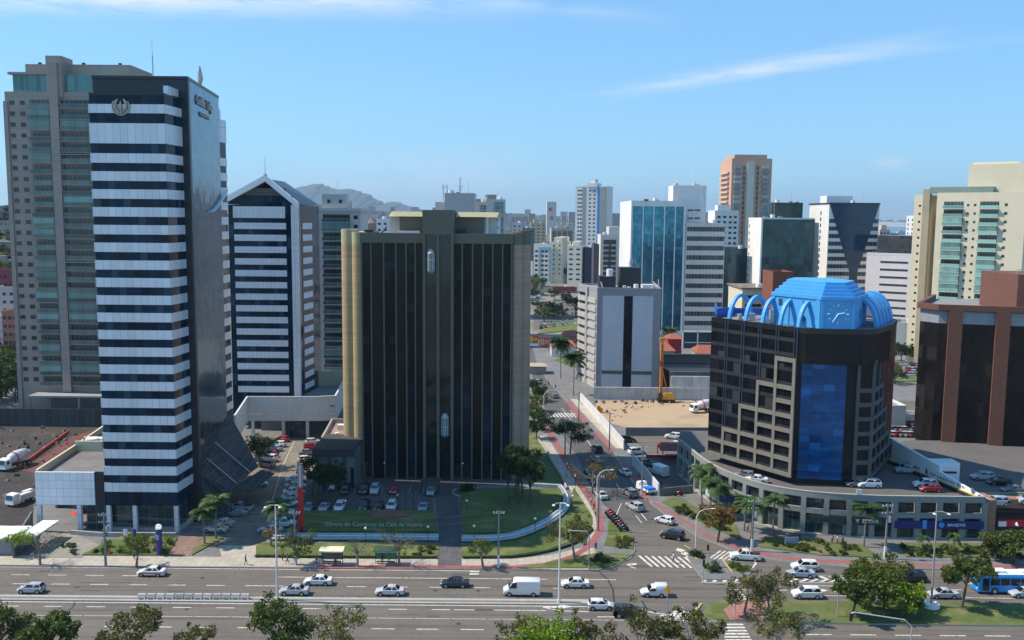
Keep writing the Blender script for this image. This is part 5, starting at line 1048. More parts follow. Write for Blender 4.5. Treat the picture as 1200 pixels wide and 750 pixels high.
house('low building with long red tiled roof left of the crimson one', 766, 790, 411, 335, 12, None, 2, conc); house('low building with red tiled roof close to the clock block', 818, 842, 414, 345, 12, None, 2.5, conc)
house('house with faded red tiled roof under the street palms', 646, 674, 428, 372, 10, 4.5, 2, white_r); house('small red roofed house behind the street palms', 660, 682, 420, 400, 10, 5, 2, mat('brick_plain', (.3, .15, .1), .9)); house('grey roofed kiosk at the far end of the side street', 620, 640, 445, 330, 6, 3.0, .8, conc, mat('tan_roof', (.45, .36, .25), .8))
# ---------------- walls round the lot
lw = thing('boundary_wall', 'long stained white concrete wall along the back of the sandy lot', 'wall', (50, 284, KB))
stw = mat('stained_wall', (.58, .57, .54), .9, noise=(.25, .25), grid=(2.6, 30, .1, 0, (.3, .29, .27), .12), col2=(.22, .21, .19), thr=(.25, .5, 3))
part('wall', MB(uo=(0, 0, 0)).box(26, 70, 284, 284.5, KB, 4.0), stw, lw); part('upper_wall', MB(uo=(0, 0, 0)).box(50.5, 75, 284.6, 285.2, KB, 7.6), stw, lw)
hoard = mat('white_hoarding', (.62, .62, .62), .6, noise=(.3, .08), grid=(1.1, 9, .05, 0, (.4, .4, .4), .06))
def wall(label, pts, h, m, name='hoarding', cat='hoarding', th=.12, z0=KB):
    p = [tuple(G(*q))[:2] for q in pts]; b = MB(uo=(*p[0], 0)).strip(p, z0, z0 + h, -th, th); c = Vector((*p[0], z0)); return solid(name, b, m, label, cat, c)
wall('long white hoarding with a red mark along the side street pavement', [(680, 470), (700, 492), (731, 528)], 2.6, hoard); wall('shorter white hoarding nearer the avenue beside the parked trucks', [(741, 545), (756, 562), (772, 582)], 2.6, hoard)
wall('low dark retaining wall along the front edge of the sandy lot', [(733, 511), (860, 511)], 2.2, mat('retaining_grey', (.17, .17, .17), .9, noise=(.3, .15)), 'retaining_wall', 'wall', .3)
wall('red painted low wall between the two small car parks', [(757, 537), (800, 537.5)], .7, sr_, 'low_wall', 'wall'); wall('grey rendered low wall closing the truck yard', [(773, 582), (812, 578)], 1.6, conc_d, 'low_wall', 'wall')
t = thing('red_canopy', 'dark red hipped canopy roof on posts in the small car park', 'canopy', tuple(G(790, 540, 0)))
c = G(790, 538); part('roof', MB().prism([(c.x - 4, c.y - 4.5), (c.x + 4.4, c.y - 4.5), (c.x + 4.4, c.y + 4.5), (c.x - 4, c.y + 4.5)], 3.1, 3.9, top=[(c.x - 3, c.y - 1), (c.x + 3.4, c.y - 1), (c.x + 3.4, c.y + 1), (c.x - 3, c.y + 1)]), mat('maroon_roof', (.22, .03, .035), .7), t)
for dx in (-3.4, 3.8):
    for dy in (-4, 4): part('post', MB().box(c.x + dx - .1, c.x + dx + .1, c.y + dy - .1, c.y + dy + .1, KB, 3.1), redw, t)
# billboards across the street
t = thing('billboard', 'red and yellow billboard left of its pale neighbour at the far end of the street', 'billboard', (8, 395, 0))
def board(t, xl, xr, yt, yb, Y, ms):
    a = P(xl, yt, Y); b = P(xr, yb, Y); part('panel', MB().box(a.x, b.x, Y, Y + .3, b.z, a.z), ms[0], t); w = b.x - a.x; h = a.z - b.z
    part('artwork', MB().box(a.x + w * .1, a.x + w * .5, Y - .05, Y, b.z + h * .15, a.z - h * .15).box(a.x + w * .6, a.x + w * .9, Y - .05, Y, b.z + h * .3, a.z - h * .3), ms[1], t)
    for f in (.1, .9): part('post', MB().box(a.x + w * f - .15, a.x + w * f + .15, Y + .3, Y + .6, 0, b.z), steel, t)
board(t, 619, 631, 393, 402, 398, [mat('poster_red', (.55, .06, .05), .6), mat('poster_yellow', (.7, .5, .05), .6)])
t = thing('billboard', 'pale orange and red billboard right of its yellow and red neighbour', 'billboard', (12, 392, 0)); board(t, 632, 644, 395, 406, 392, [mat('poster_red', (0, 0, 0)), mat('poster_tan', (.6, .35, .22), .6)])
t = thing('shop_row', 'low white shop under the red billboards', 'shop', (10, 399, 0)); a = P(618, 406, 399); b = P(645, 406, 399); part('wall', MB().box(a.x, b.x, 400, 408, 0, a.z), white_r, t); part('shop_front', MB(uo=(0, 0, 0)).box(a.x + 1, b.x - 1, 399.9, 400, .5, a.z - 1), mat('shop_glass', (0, 0, 0)), t)
gen('shop_row', 'cream shop with long dark red awning under the cream apartment block', 631, 676, 338, 700, 14, (.5, .47, .36), cat='shop'); t = thing('awning', 'dark red fascia over the shops below the cream apartment block', 'awning', (35, 697, 0)); a = P(648, 336, 697); b = P(676, 341, 697); part('fascia', MB().box(a.x, b.x, 697, 699.6, b.z, a.z), mat('dark_red_fascia', (.25, .04, .045), .7), t)
t = thing('led_screen', 'small bright cyan and pink advertising screen below the V tower', 'screen', (0, 0, 0)); a = P(1026, 326, 440); b = P(1044, 335, 440); t.location = (a.x, 440, 0); part('panel', MB().box(a.x, (a.x + b.x) / 2 + 1, 440, 440.4, b.z, a.z), mat('cyan_poster', (.1, .5, .65), .5), t); part('panel', MB().prism([((a.x + b.x) / 2 + 1, 440), (b.x, 440), (b.x, 440.4), ((a.x + b.x) / 2 + 1, 440.4)], b.z, a.z), mat('pink_poster', (.65, .1, .35), .5), t); part('post', MB().box((a.x + b.x) / 2 - .3, (a.x + b.x) / 2 + .3, 440.4, 441, 0, a.z), steel, t)
# ---------------- hillside settlement at the left edge
hs_m = mat('wooded_hillside', (.05, .065, .025), .95, noise=(.05, .3), bump=.5)
b = MB(); xs = np.linspace(-900, -150, 40); ys = np.linspace(330, 900, 24)
def hh(x, y): return max(-1, 62 * min(1, max(0, (y - 335) / 230)) ** .8 * min(1, max(0, (-165 - x) / 60)) ** .6 * (1 - max(0, y - 600) / 320) + 3 * math.sin(x * .05) * math.sin(y * .04) - 1)
for j in range(23):
    for i in range(39): b.face([(xs[i], ys[j], hh(xs[i], ys[j])), (xs[i + 1], ys[j], hh(xs[i + 1], ys[j])), (xs[i + 1], ys[j + 1], hh(xs[i + 1], ys[j + 1])), (xs[i], ys[j + 1], hh(xs[i], ys[j + 1]))])
struct('hillside', b, hs_m)
hc = [(.42, .36, .3), (.5, .46, .4), (.33, .2, .15), (.55, .55, .52), (.3, .3, .3), (.45, .3, .22)]
rng = random.Random(11)
hl = ['cream', 'pale', 'brick red', 'white', 'grey', 'orange brick']
for k in range(26):
    py = 240 + k * 7.2 + rng.uniform(-3, 3); pxx = rng.uniform(-14, 22); best = None
    for yy in np.linspace(335, 640, 120):
        q = P(pxx, py, yy)
        if q.z <= hh(q.x, yy): best = q; break
    if best is None or best.z < 1: continue
    ci = rng.randrange(6); w = rng.uniform(5, 9); 
    t = thing('hillside_house', '%s hillside house stacked on the wooded slope at the left edge' % hl[ci], 'house', (best.x, best.y, best.z), 'houses on the wooded hillside')
    h = rng.uniform(3.5, 7); m = mat('hill_house_%d' % ci, hc[ci], .9, noise=(.3, .15))
    part('wall', MB().box(best.x - w / 2, best.x + w / 2, best.y, best.y + 7, best.z - 4, best.z + h), m, t)
    part('roof', MB().box(best.x - w / 2 - .3, best.x + w / 2 + .3, best.y - .4, best.y + 7.4, best.z + h, best.z + h + .3), conc if k % 3 else tile_r, t)
    for u in (-.25, .2): part('window', MB().box(best.x + w * u - .5, best.x + w * u + .5, best.y - .05, best.y, best.z + h - 2.2, best.z + h - 1.0), win_dark, t)
for lab, xl, xr, yt, Y, c_ in (('small white block with flat roof below the hillside houses', -6, 14, 372, 330, (.5, .5, .5)), ('crimson roofed hall at the foot of the hillside', -10, 9, 318, 345, (.25, .05, .07)), ('orange roofed house at the foot of the hillside', 2, 20, 366, 326, (.42, .16, .1)), ('pale terrace block midway down the left edge', -8, 17, 338, 338, (.48, .46, .44))):
    gen('house', lab, xl, xr, yt, Y, 12, c_, (3, 3, 1.2, 1.1), cat='house')
# ---------------- the city beyond
cm = [mat('far_wall_%d' % i, c_, .85, noise=(.03, .1), grid=(4.2, 3.3, 2.0, 1.7, tuple(v * .42 for v in c_), .12)) for i, c_ in enumerate([(.68, .65, .58), (.76, .76, .73), (.62, .54, .42), (.50, .52, .55), (.52, .36, .27), (.78, .72, .60)])]
cn_names = ['beige', 'white', 'tan', 'blue grey', 'brick coloured', 'cream']
protos = []
for i in range(6):
    for sh in range(2):
        w, d, h = ((16, 16, 40), (22, 14, 24))[sh]
        t = thing('city_block', '%s %s in the dense city beyond the side street' % (cn_names[i], 'tower block' if sh == 0 else 'mid rise block'), 'building', (0, 0, -500), 'blocks of the city beyond')
        t.location = (0, 0, 0)
        part('wall', MB(uo=(0, 0, 0)).prism(rect(-w / 2, w / 2, -d / 2, d / 2), 0, h, 0, mt=1), [cm[i], roof_g], t)
        part('roof_house', MB().box(-w * .2, w * .25, -d * .2, d * .3, h, h + 4), cm[i], t)
        register(t); protos.append(t)
rng = random.Random(5); used_p = set(); place = []
def clear_of(x, Y): # keep blocks out of the street and off the named towers
    return not (-30 < x - Y * .05 < 12 and Y < 700)
for k in range(230):
    Y = 620 + 2600 * rng.random() ** 1.3; px = rng.choice([rng.uniform(590, 735), rng.uniform(400, 600), rng.uniform(730, 1110), rng.uniform(300, 460)])
    q = P(px, 300, Y); 
    place.append((q.x, Y))
for x, Y in ((-30, 1300), (22, 905), (60, 930), (-5, 980), (44, 1010), (75, 1100), (8, 1180), (36, 1240), (84, 1350), (58, 1500), (15, 1420)): place.append((x, Y))
for k, (x, Y) in enumerate(place):
    i = k % len(protos); o = protos[i]; sc_ = rng.uniform(.6, 1.15) * (1 if Y > 900 else .6)
    hz_ = min(1.0, 1.0); hm_ = rng.uniform(.45, 1.35) * (.5 if Y < 1000 else 1)
    if k < len(protos): o.location = (x, Y, 0); o.scale = (sc_, sc_, hm_); o.rotation_euler.z = rng.choice([0, .3, -.3, .7])
    else: copytree(o, (x, Y, 0), rng.choice([0, .3, -.3, .7]), scale=(sc_, sc_, hm_))
# far skyline reads as one mass
b = MB(uo=(0, 0, 0))
for k in range(1500):
    Y = rng.uniform(2600, 4250); x = rng.uniform(-2600, 1000 if Y < 4200 else 700); w = rng.uniform(14, 40); h = rng.choice([12, 20, 30, 45, 60, 75]) * rng.uniform(.6, 1.15)
    if abs(x + 600) < 700 and rng.random() < .5: h *= 1.25
    b.prism(rect(x, x + w, Y, Y + w), 0, h, rng.randrange(6), bottom=False)
for k in range(900):
    Y = rng.uniform(4300, 8800); x = rng.uniform(-4500, 700); w = rng.uniform(20, 60); h = rng.choice([20, 40, 60, 85]) * rng.uniform(.6, 1.1); b.prism(rect(x, x + w, Y, Y + w), 0, h, rng.randrange(6), bottom=False)
for k in range(300):
    x = rng.uniform(3000, 6000); w = rng.uniform(30, 90); Y = 9650 - abs(x - 4500) * .02; b.prism(rect(x, x + w, Y, Y + w), 0, rng.uniform(20, 75), rng.randrange(2), bottom=False)
struct('distant_city', b, cm, 'stuff')
# ================================================================== VEHICLES
paint = mat('car_paint', (.5, .5, .5), .28, objcol=True, noise=(2, .02), coat=.6, spec=.5); cglass = mat('car_glass', (.012, .014, .018), .05, spec=.8, noise=(1, .1))
tyre_m = mat('tyre', (.018, .018, .02), .9, noise=(1, 0)); rim_m = mat('wheel_rim', (.45, .45, .46), .35, metal=.7, noise=(1, 0)); head_m = mat('headlamp', (.7, .72, .75), .15, noise=(1, 0)); tail_m = mat('tail_lamp', (.42, .015, .015), .25, noise=(1, 0)); plas = mat('black_plastic', (.02, .02, .022), .6, noise=(1, 0)); plate_m = mat('number_plate', (.45, .45, .45), .5, noise=(1, 0))
def paintobj(o): o['paint'] = 1; o.color = (.6, .6, .6, 1); return o
def sect(b, st, m=0):
    """loft through stations (x, [(y, z)...]) mirrored half sections from keel to top"""
    rings = []
    for x, hs in st: rings.append([(x, y, z) for y, z in hs] + [(x, -y, z) for y, z in reversed(hs)])
    i0 = len(b.v); n = len(rings[0])
    for r_ in rings: b.v += r_
    for k in range(len(rings) - 1):
        for j in range(n):
            l = (j + 1) % n; b.f.append((i0 + k * n + j, i0 + k * n + l, i0 + (k + 1) * n + l, i0 + (k + 1) * n + j)); b.m.append(m)
    b.f.append(tuple(i0 + j for j in reversed(range(n)))); b.m.append(m); b.f.append(tuple(i0 + (len(rings) - 1) * n + j for j in range(n))); b.m.append(m)
def wheel(t, x, y, r=.32, w=.21):
    s = 1 if y > 0 else -1
    o = part('wheel', MB().tube([(x, y - w / 2, r), (x, y + w / 2, r)], r, 14), tyre_m, t)
    part('rim', MB().tube([(x, y + s * (w / 2 - .01), r), (x, y + s * (w / 2 + .02), r)], r * .62, 10), rim_m, o)
def make_car(kind):
    # +x is forward; (x, zshoulder, half width) lower body; cabin = bottom x0,x1, top x0,x1, z roof
    S = dict(sedan=dict(L=4.45, w=.86, hood=.86, sh=.92, roof=1.44, cb=(-1.45, 1.05), ct=(-.85, .25), tail=.98, wb=(1.35, -1.28)),
             hatchback=dict(L=3.85, w=.83, hood=.88, sh=.94, roof=1.48, cb=(-1.82, .98), ct=(-1.45, .3), tail=.98, wb=(1.2, -1.25)),
             suv=dict(L=4.4, w=.91, hood=1.02, sh=1.08, roof=1.70, cb=(-2.1, 1.1), ct=(-1.75, .4), tail=1.1, wb=(1.35, -1.35)),
             pickup=dict(L=5.1, w=.90, hood=1.05, sh=1.10, roof=1.74, cb=(-.75, 1.15), ct=(-.55, .45), tail=1.08, wb=(1.55, -1.6)))[kind]
    h = S['L'] / 2; w = S['w']; sh = S['sh']; hd = S['hood']
    t = thing(kind, kind, kind, (0, 0, 0)); b = MB(); lo = .24
    def hs(wd, zs, tz): return [(wd * .86, lo), (wd, lo + .14), (wd * 1.0, (lo + zs) / 2), (wd * .97, zs), (wd * .80, tz)]
    st = [(-h, hs(w * .80, S['tail'] * .80, S['tail'] * .84)), (-h + .12, hs(w * .94, S['tail'] * .96, S['tail'])), (-h + .6, hs(w, S['tail'] - .02, S['tail'] + .02)), (S['cb'][0], hs(w, sh, sh + .03)), (0, hs(w, sh, sh + .03)), (S['cb'][1], hs(w, sh - .02, sh + .02)), (S['cb'][1] + .35, hs(w * .99, hd, hd + .04)), (h - .35, hs(w * .95, hd - .14, hd - .08)), (h - .08, hs(w * .82, hd - .28, hd - .22)), (h, hs(w * .70, hd - .38, hd - .34))]
    if kind == 'pickup': st[1:4] = [(-h + .1, hs(w * .96, S['tail'], S['tail'] + .01)), (-h + .6, hs(w, S['tail'], S['tail'] + .01)), (-.8, hs(w, S['tail'], S['tail'] + .01))]
    sect(b, st)
    c0, c1 = S['cb']; t0, t1 = S['ct']; rf = S['roof']; wb = w * .88; wt_ = w * .66; zb = sh
    V = lambda x, y, z: (x, y, z)
    # painted cabin shell
    sect(b, [(c0, [(wb, zb), (wb, zb + .02)]), (t0, [(wb, zb), (wt_, rf - .03)]), ((t0 + t1) / 2, [(wb, zb), (wt_ + .01, rf)]), (t1, [(wb, zb), (wt_, rf - .03)]), (c1, [(wb, zb), (wb, zb + .02)])])
    o = paintobj(part('body', b, paint, t, smooth=True))
    def q(a, f): return tuple(a[i] + (f[i] - a[i]) for i in range(3))
    e = .012
    def lerp(a, b_, s): return tuple(a[i] + (b_[i] - a[i]) * s for i in range(3))
    # windscreen and rear window
    for nm, xb, xt, s in (('windscreen', c1, t1, 1), ('rear_window', c0, t0, -1)):
        B1, B2 = (xb, -wb, zb), (xb, wb, zb); T1, T2 = (xt, -wt_, rf - .03), (xt, wt_, rf - .03)
        a1_, a2_ = lerp(B1, T1, .10), lerp(B2, T2, .10); d1, d2 = lerp(B1, T1, .92), lerp(B2, T2, .92)
        p = [lerp(a1_, a2_, .05), lerp(a1_, a2_, .95), lerp(d1, d2, .95), lerp(d1, d2, .05)]
        if kind in ('hatchback', 'suv') and s < 0: p = [lerp(p[0], p[3], .15), lerp(p[1], p[2], .15), p[2], p[3]]
        p = [(x + s * e * 2.5, y, z + e * 2) for x, y, z in p]
        part(nm, MB().face(p if s > 0 else p[::-1]), cglass, t)
    for s in (-1, 1):
        def sp(x, f):   # point on cabin side at height fraction f
            return (x, s * (wb + (wt_ - wb) * f + e), zb + (rf - .03 - zb) * f)
        f0, f1 = .12, .92; xm = (t0 + t1) / 2 - .05
        xa0 = c1 + (t1 - c1) * f0 - .12; xa1 = c1 + (t1 - c1) * f1 - .08; xr0 = c0 + (t0 - c0) * f0 + .16; xr1 = c0 + (t0 - c0) * f1 + .08
        for (l0, l1, r0_, r1_) in ((xm + .05, xm + .05, xa0, xa1), (xr0, xr1, xm - .05, xm - .05)):
            p = [sp(l0, f0), sp(r0_, f0), sp(r1_, f1), sp(l1, f1)]; part('side_window', MB().face(p if s < 0 else p[::-1]), cglass, t)
        part('headlight', MB().prism([(h - .30, s * w * .62 - .17), (h - .03, s * w * .62 - .17), (h - .03, s * w * .62 + .10), (h - .30, s * w * .62 + .17)], hd - .34, hd - .16), head_m, t)
        part('tail_light', MB().box(-h - .015, -h + .13, s * w * .72 - .12, s * w * .72 + .14, S['tail'] - .30, S['tail'] - .10), tail_m, t)
        paintobj(part('wing_mirror', MB().box(c1 - .25, c1 - .08, s * (w + .05) - .09, s * (w + .05) + .09, sh + .02, sh + .16), paint, t))
        for x in S['wb']:
            part('wheel_arch', MB().tube([(x, s * (w - .14), .33), (x, s * (w + .006), .33)], .40, 12), plas, t); wheel(t, x, s * (w - .09), .33 if kind not in ('suv', 'pickup') else .37)
    part('bumper', MB().box(h - .18, h + .02, -w * .5, w * .5, .28, .46).box(-h - .02, -h + .1, -w * .6, w * .6, .28, .44), plas, t); part('number_plate', MB().box(h + .0, h + .035, -.22, .22, .46, .57).box(-h - .03, -h, -.22, .22, .62, .74), plate_m, t)
    if kind == 'pickup': part('load_bed', MB().box(-h + .12, -.85, -w * .8, w * .8, 1.085, 1.13), plas, t)
    register(t); return t
def make_van(big):
    L_, w, hz_ = (5.6, 1.0, 2.45) if big else (4.1, .88, 1.85); h = L_ / 2; nm = 'large_van' if big else 'small_van'
    t = thing('van', nm, 'van', (0, 0, 0)); b = MB(); lo = .3; bl = 1.15 if big else .95; nose = 1.0 if big else 1.25
    def hs(wd, zt): return [(wd * .9, lo), (wd, lo + .15), (wd, (lo + zt) / 2 + .1), (wd * .98, zt - .12), (wd * .86, zt)]
    st = [(-h, hs(w * .97, hz_ - .06)), (-h + .1, hs(w, hz_)), (h - nose - .9, hs(w, hz_)), (h - nose - .55, hs(w * .97, hz_ - .12 if big else hz_ - .2)), (h - nose + .18, hs(w * .96, bl + .14)), (h - .5, hs(w * .93, bl - .02)), (h - .08, hs(w * .84, bl - .25)), (h, hs(w * .7, bl - .42))]
    if not big: st[2] = (.2, hs(w, hz_ - .02)); st[3] = (.15 - .0, hs(w, hz_ - .02)); st = st[:2] + [(-.25, hs(w, hz_)), (-.1, hs(w * .97, hz_ - .22)), (.35, hs(w * .95, hz_ - .26)), (.95, hs(w * .95, bl + .06)), (h - .4, hs(w * .93, bl - .05)), (h - .08, hs(w * .84, bl - .25)), (h, hs(w * .7, bl - .4))]
    sect(b, st); paintobj(part('body', b, paint, t, smooth=True))
    if big: x0, z0, x1, z1 = h - nose + .2, bl + .18, h - nose - .5, hz_ - .18
    else: x0, z0, x1, z1 = .95, bl + .10, .40, hz_ - .32
    part('windscreen', MB().face([(x0, -w * .78, z0 + .03), (x0, w * .78, z0 + .03), (x1 + .04, w * .74, z1 + .05), (x1 + .04, -w * .74, z1 + .05)]), cglass, t)
    for s in (-1, 1):
        p = [(x1 - .55, s * (w + .012), z0), (x0 - .1, s * (w * .975 + .012), z0), (x1 + .05, s * (w * .975 + .012), z1 - .06), (x1 - .55, s * (w + .012), z1 - .06)]; part('side_window', MB().face(p if s < 0 else p[::-1]), cglass, t)
        part('headlight', MB().box(h - .28, h - .02, s * w * .62 - .15, s * w * .62 + .15, bl - .45, bl - .22), head_m, t); part('tail_light', MB().box(-h - .02, -h + .06, s * w * .88 - .08, s * w * .88 + .08, .8, 1.2), tail_m, t)
        part('wing_mirror', MB().box(x0 - .3, x0 - .12, s * (w + .12) - .1, s * (w + .12) + .1, z0, z0 + .3), plas, t)
        for x in (h - .95, -h + 1.0): part('wheel_arch', MB().tube([(x, s * (w - .14), .34), (x, s * (w + .006), .34)], .41, 12), plas, t); wheel(t, x, s * (w - .09), .34)
        part('door_seam', MB().box(x1 - .62, x1 - .60, s * (w + .004) - .006, s * (w + .004) + .006, .5, hz_ - .3), plas, t)
    part('bumper', MB().box(h - .16, h + .03, -w * .7, w * .7, .3, .5), plas, t)
    register(t); return t
PC = {k: make_car(k) for k in ('sedan', 'hatchback', 'suv', 'pickup')}; PC['van'] = make_van(True); PC['small_van'] = make_van(False)
WHT = (.72, .72, .70); SIL = (.42, .44, .46); GRY = (.20, .21, .22); BLK = (.015, .015, .018); RED = (.42, .015, .02); LBL = (.35, .42, .50); NAVY = (.03, .04, .06); GRN = (.03, .035, .02)
used = set()
def car(kind, px, py, ang, col, label, group=None, z=0.022, cat=None, name=None):
    q = G(px, py, z); o = PC[kind]
    if kind not in used:
        used.add(kind); o.location = q; o.rotation_euler = (0, 0, R(ang)); o['label'] = label
        for c in KIDS[o.name_full]:
            if c.get('paint'): c.color = (*col, 1)
        if group: o['group'] = group
        r = o
    else: r = copytree(o, q, R(ang), label, group, col)
    r['category'] = cat or {'suv': 'SUV', 'small_van': 'van', 'pickup': 'pickup truck', 'van': 'van'}.get(kind, 'car')
    return r
ga = 'cars driving on the avenue'
car('hatchback', 37, 694, 180, SIL, 'silver hatchback driving leftmost on the avenue', ga)
tx = car('sedan', 178, 674, 180, WHT, 'white sedan with an orange red stripe along its side, driving past the utility pole', ga)
st_o = part('side_stripe', MB().box(-1.9, 1.7, -.885, -.872, .55, .74).box(-1.9, 1.7, .872, .885, .55, .74), mat('orange_stripe', (.6, .12, .05), .5), tx)
st_o.data.transform(Matrix.Translation(wloc(tx)))
car('sedan', 345, 696, 180, SIL, 'grey silver sedan beside the tall lamp post on the central reservation', ga)
car('sedan', 373, 684.5, 180, WHT, 'white sedan driving just above the grey silver sedan near the lamp post', ga)
car('sedan', 457, 696.5, 180, (.50, .51, .52), 'light silver sedan alone in the lane below the bus stop trees', ga)
car('sedan', 533, 687, 180, NAVY, 'black sedan driving below the dark entrance walkway', ga)
car('van', 611, 696.5, 180, WHT, 'large white panel van driving on the avenue', ga); car('sedan', 674, 687.5, 180, WHT, 'white sedan driving just right of the tall lamp post and the white panel van', ga)
car('small_van', 766, 698, 180, WHT, 'small white delivery van crossing the junction', ga)
car('hatchback', 704, 713.5, 0, WHT, 'white hatchback driving right behind a black SUV on the near carriageway', ga)
car('suv', 736, 722, -3, BLK, 'black SUV with red tail lights turning on the near carriageway', ga)
car('suv', 943, 668, 177, WHT, 'white SUV just above a silver sedan at the right side of the junction', ga); car('sedan', 938, 675.5, 178, LBL, 'pale silver blue sedan between two white SUVs at the right side of the junction', ga)
car('suv', 945, 700, 180, WHT, 'white SUV on the lane nearest the grassy median', ga)
car('pickup', 873, 655.5, 172, WHT, 'white pickup truck with dark load bed in the curved turning lane', ga)
car('suv', 1068, 681, 180, BLK, 'black SUV half hidden behind the big median tree', ga); car('sedan', 1105, 700, 180, SIL, 'silver sedan at the foot of the tall double lamp post', ga); car('sedan', 1200, 699, 180, SIL, 'silver sedan cut off by the right picture edge below the blue bus', ga)
gs = 'cars on the side street'
for k_, x, y, a, c_, l_ in (('suv', 788, 631, 155, BLK, 'black SUV with red tail lights turning into the side street'), ('hatchback', 779, 613, 140, WHT, 'white hatchback turning into the side street just ahead of the black one'), ('suv', 744, 597, 118, SIL, 'silver estate car leading the turning cars on the side street'), ('suv', 738, 581, 113, GRY, 'grey car in front of the silver estate on the side street'), ('sedan', 732, 556, 110, WHT, 'white car beside the red painted cycle lane on the side street'), ('sedan', 704, 583, 105, (.6, .6, .62), 'white sedan with red tail lights in the left lane of the side street'), ('hatchback', 699, 541, 107, SIL, 'small silver car under the sparse street tree'), ('suv', 699, 529, 107, BLK, 'black car just above the small silver car on the side street'), ('hatchback', 672, 500, 107, GRY, 'dark grey car near the far zebra crossing'), ('sedan', 645, 500, 105, (.05, .05, .07), 'dark car waiting left of the far zebra crossing'), ('suv', 632, 492, 100, (.6, .56, .54), 'pale car parked at the edge of the brown office block, under the far kerb'), ('sedan', 630, 449, 95, SIL, 'silver car at the far end of the side street'), ('hatchback', 650, 466, 100, GRY, 'small dark hatchback beyond the far zebra crossing')):
    car(k_, x, y, a, c_, l_, gs)
gl = 'vehicles parked round the small car parks'
for k_, x, y, a, c_, l_ in (('suv', 735, 518, 10, BLK, 'dark SUV parked at the corner of the retaining wall'), ('suv', 746, 532, 25, WHT, 'white SUV parked inside the end of the hoarding'), ('van', 771, 556, 120, WHT, 'white van parked in the truck yard behind the shorter hoarding'), ('suv', 789, 514, 160, WHT, 'white SUV above the maroon canopy'), ('sedan', 790, 523, 160, (.62, .66, .7), 'white sedan directly behind the maroon canopy'), ('suv', 829, 515, 150, GRY, 'dark grey SUV nearest the clock block in the small car park'), ('hatchback', 826, 523, 150, SIL, 'silver hatchback below the dark grey SUV in the small car park'), ('suv', 808, 557, 130, SIL, 'silver SUV parked below the maroon canopy'), ('hatchback', 757, 545, 20, GRY, 'dark grey hatchback by the red low wall')):
    car(k_, x, y, a, c_, l_, gl, z=KB + .02)
gd = 'cars parked on the podium roof'
for k_, x, y, a, c_, l_ in (('suv', 1062, 554, 175, (.35, .38, .42), 'silver grey SUV on the podium roof below the top of the ramp wall'), ('suv', 1084, 571, 175, WHT, 'white SUV on the podium roof beside a red car'), ('hatchback', 1090, 576, 178, RED, 'red car in front of the white SUV on the podium roof'), ('suv', 1018, 571, 180, WHT, 'white SUV under the right corner of the clock block'), ('hatchback', 1003, 570, 180, GRY, 'dark hatchback left of the white SUV under the clock block'), ('sedan', 886, 565, 165, WHT, 'white car roof showing behind the curved parapet'), ('hatchback', 873, 560, 160, GRY, 'dark car left of the white one behind the curved parapet')):
    car(k_, x, y, a, c_, l_, gd, z=7.17)
gq = 'cars parked on the raised deck'
for k_, x, y, a, c_, l_ in (('suv', 1151, 562, 178, SIL, 'silver SUV left of a black car at the foot of the brick piers'), ('sedan', 1171, 568, 176, BLK, 'black sedan at the foot of the brick piers'), ('sedan', 1188, 577, 178, (.16, .18, .2), 'grey sedan at the right edge of the raised deck'), ('suv', 1167, 592, 180, LBL, 'pale blue grey SUV nearest the salmon brick wall'), ('suv', 1205, 590, 178, SIL, 'silver SUV cut off by the right picture edge on the raised deck')):
    car(k_, x, y, a, c_, l_, gq, z=6.02)
gc = 'cars parked in front of the brown glass offices'
for k_, x, y, c_, l_ in (('hatchback', 390, 572, WHT, 'white hatchback leftmost in the rear row'), ('suv', 405, 577, BLK, 'black SUV right of the white hatchback in the rear row'), ('suv', 427, 577, GRN, 'very dark green SUV third in the rear row'), ('suv', 439.5, 577, (.5, .52, .55), 'silver SUV left of the red car in the rear row'), ('hatchback', 461.5, 577, RED, 'red car in the rear row'), ('sedan', 362, 598, GRY, 'dark grey car leftmost in the front row under the trees'), ('sedan', 380, 598, SIL, 'silver grey car second in the front row under the trees'), ('suv', 398, 598, WHT, 'white car third in the front row'), ('suv', 427, 597, BLK, 'black car left of its neighbour in the front row middle'), ('sedan', 443.5, 597, (.025, .03, .04), 'dark sedan right of the black car in the front row middle'), ('suv', 459, 597, WHT, 'white SUV by the three flagpoles in the front row'), ('sedan', 495.5, 598, LBL, 'silver blue sedan alone at the right end of the front row'), ('hatchback', 505, 579, (.3, .33, .33), 'grey car under the entrance shelter')):
    car(k_, x, y, -90, c_, l_ + ', central parking', gc, z=KB + .02)
gy = 'cars parked in the long courtyard'
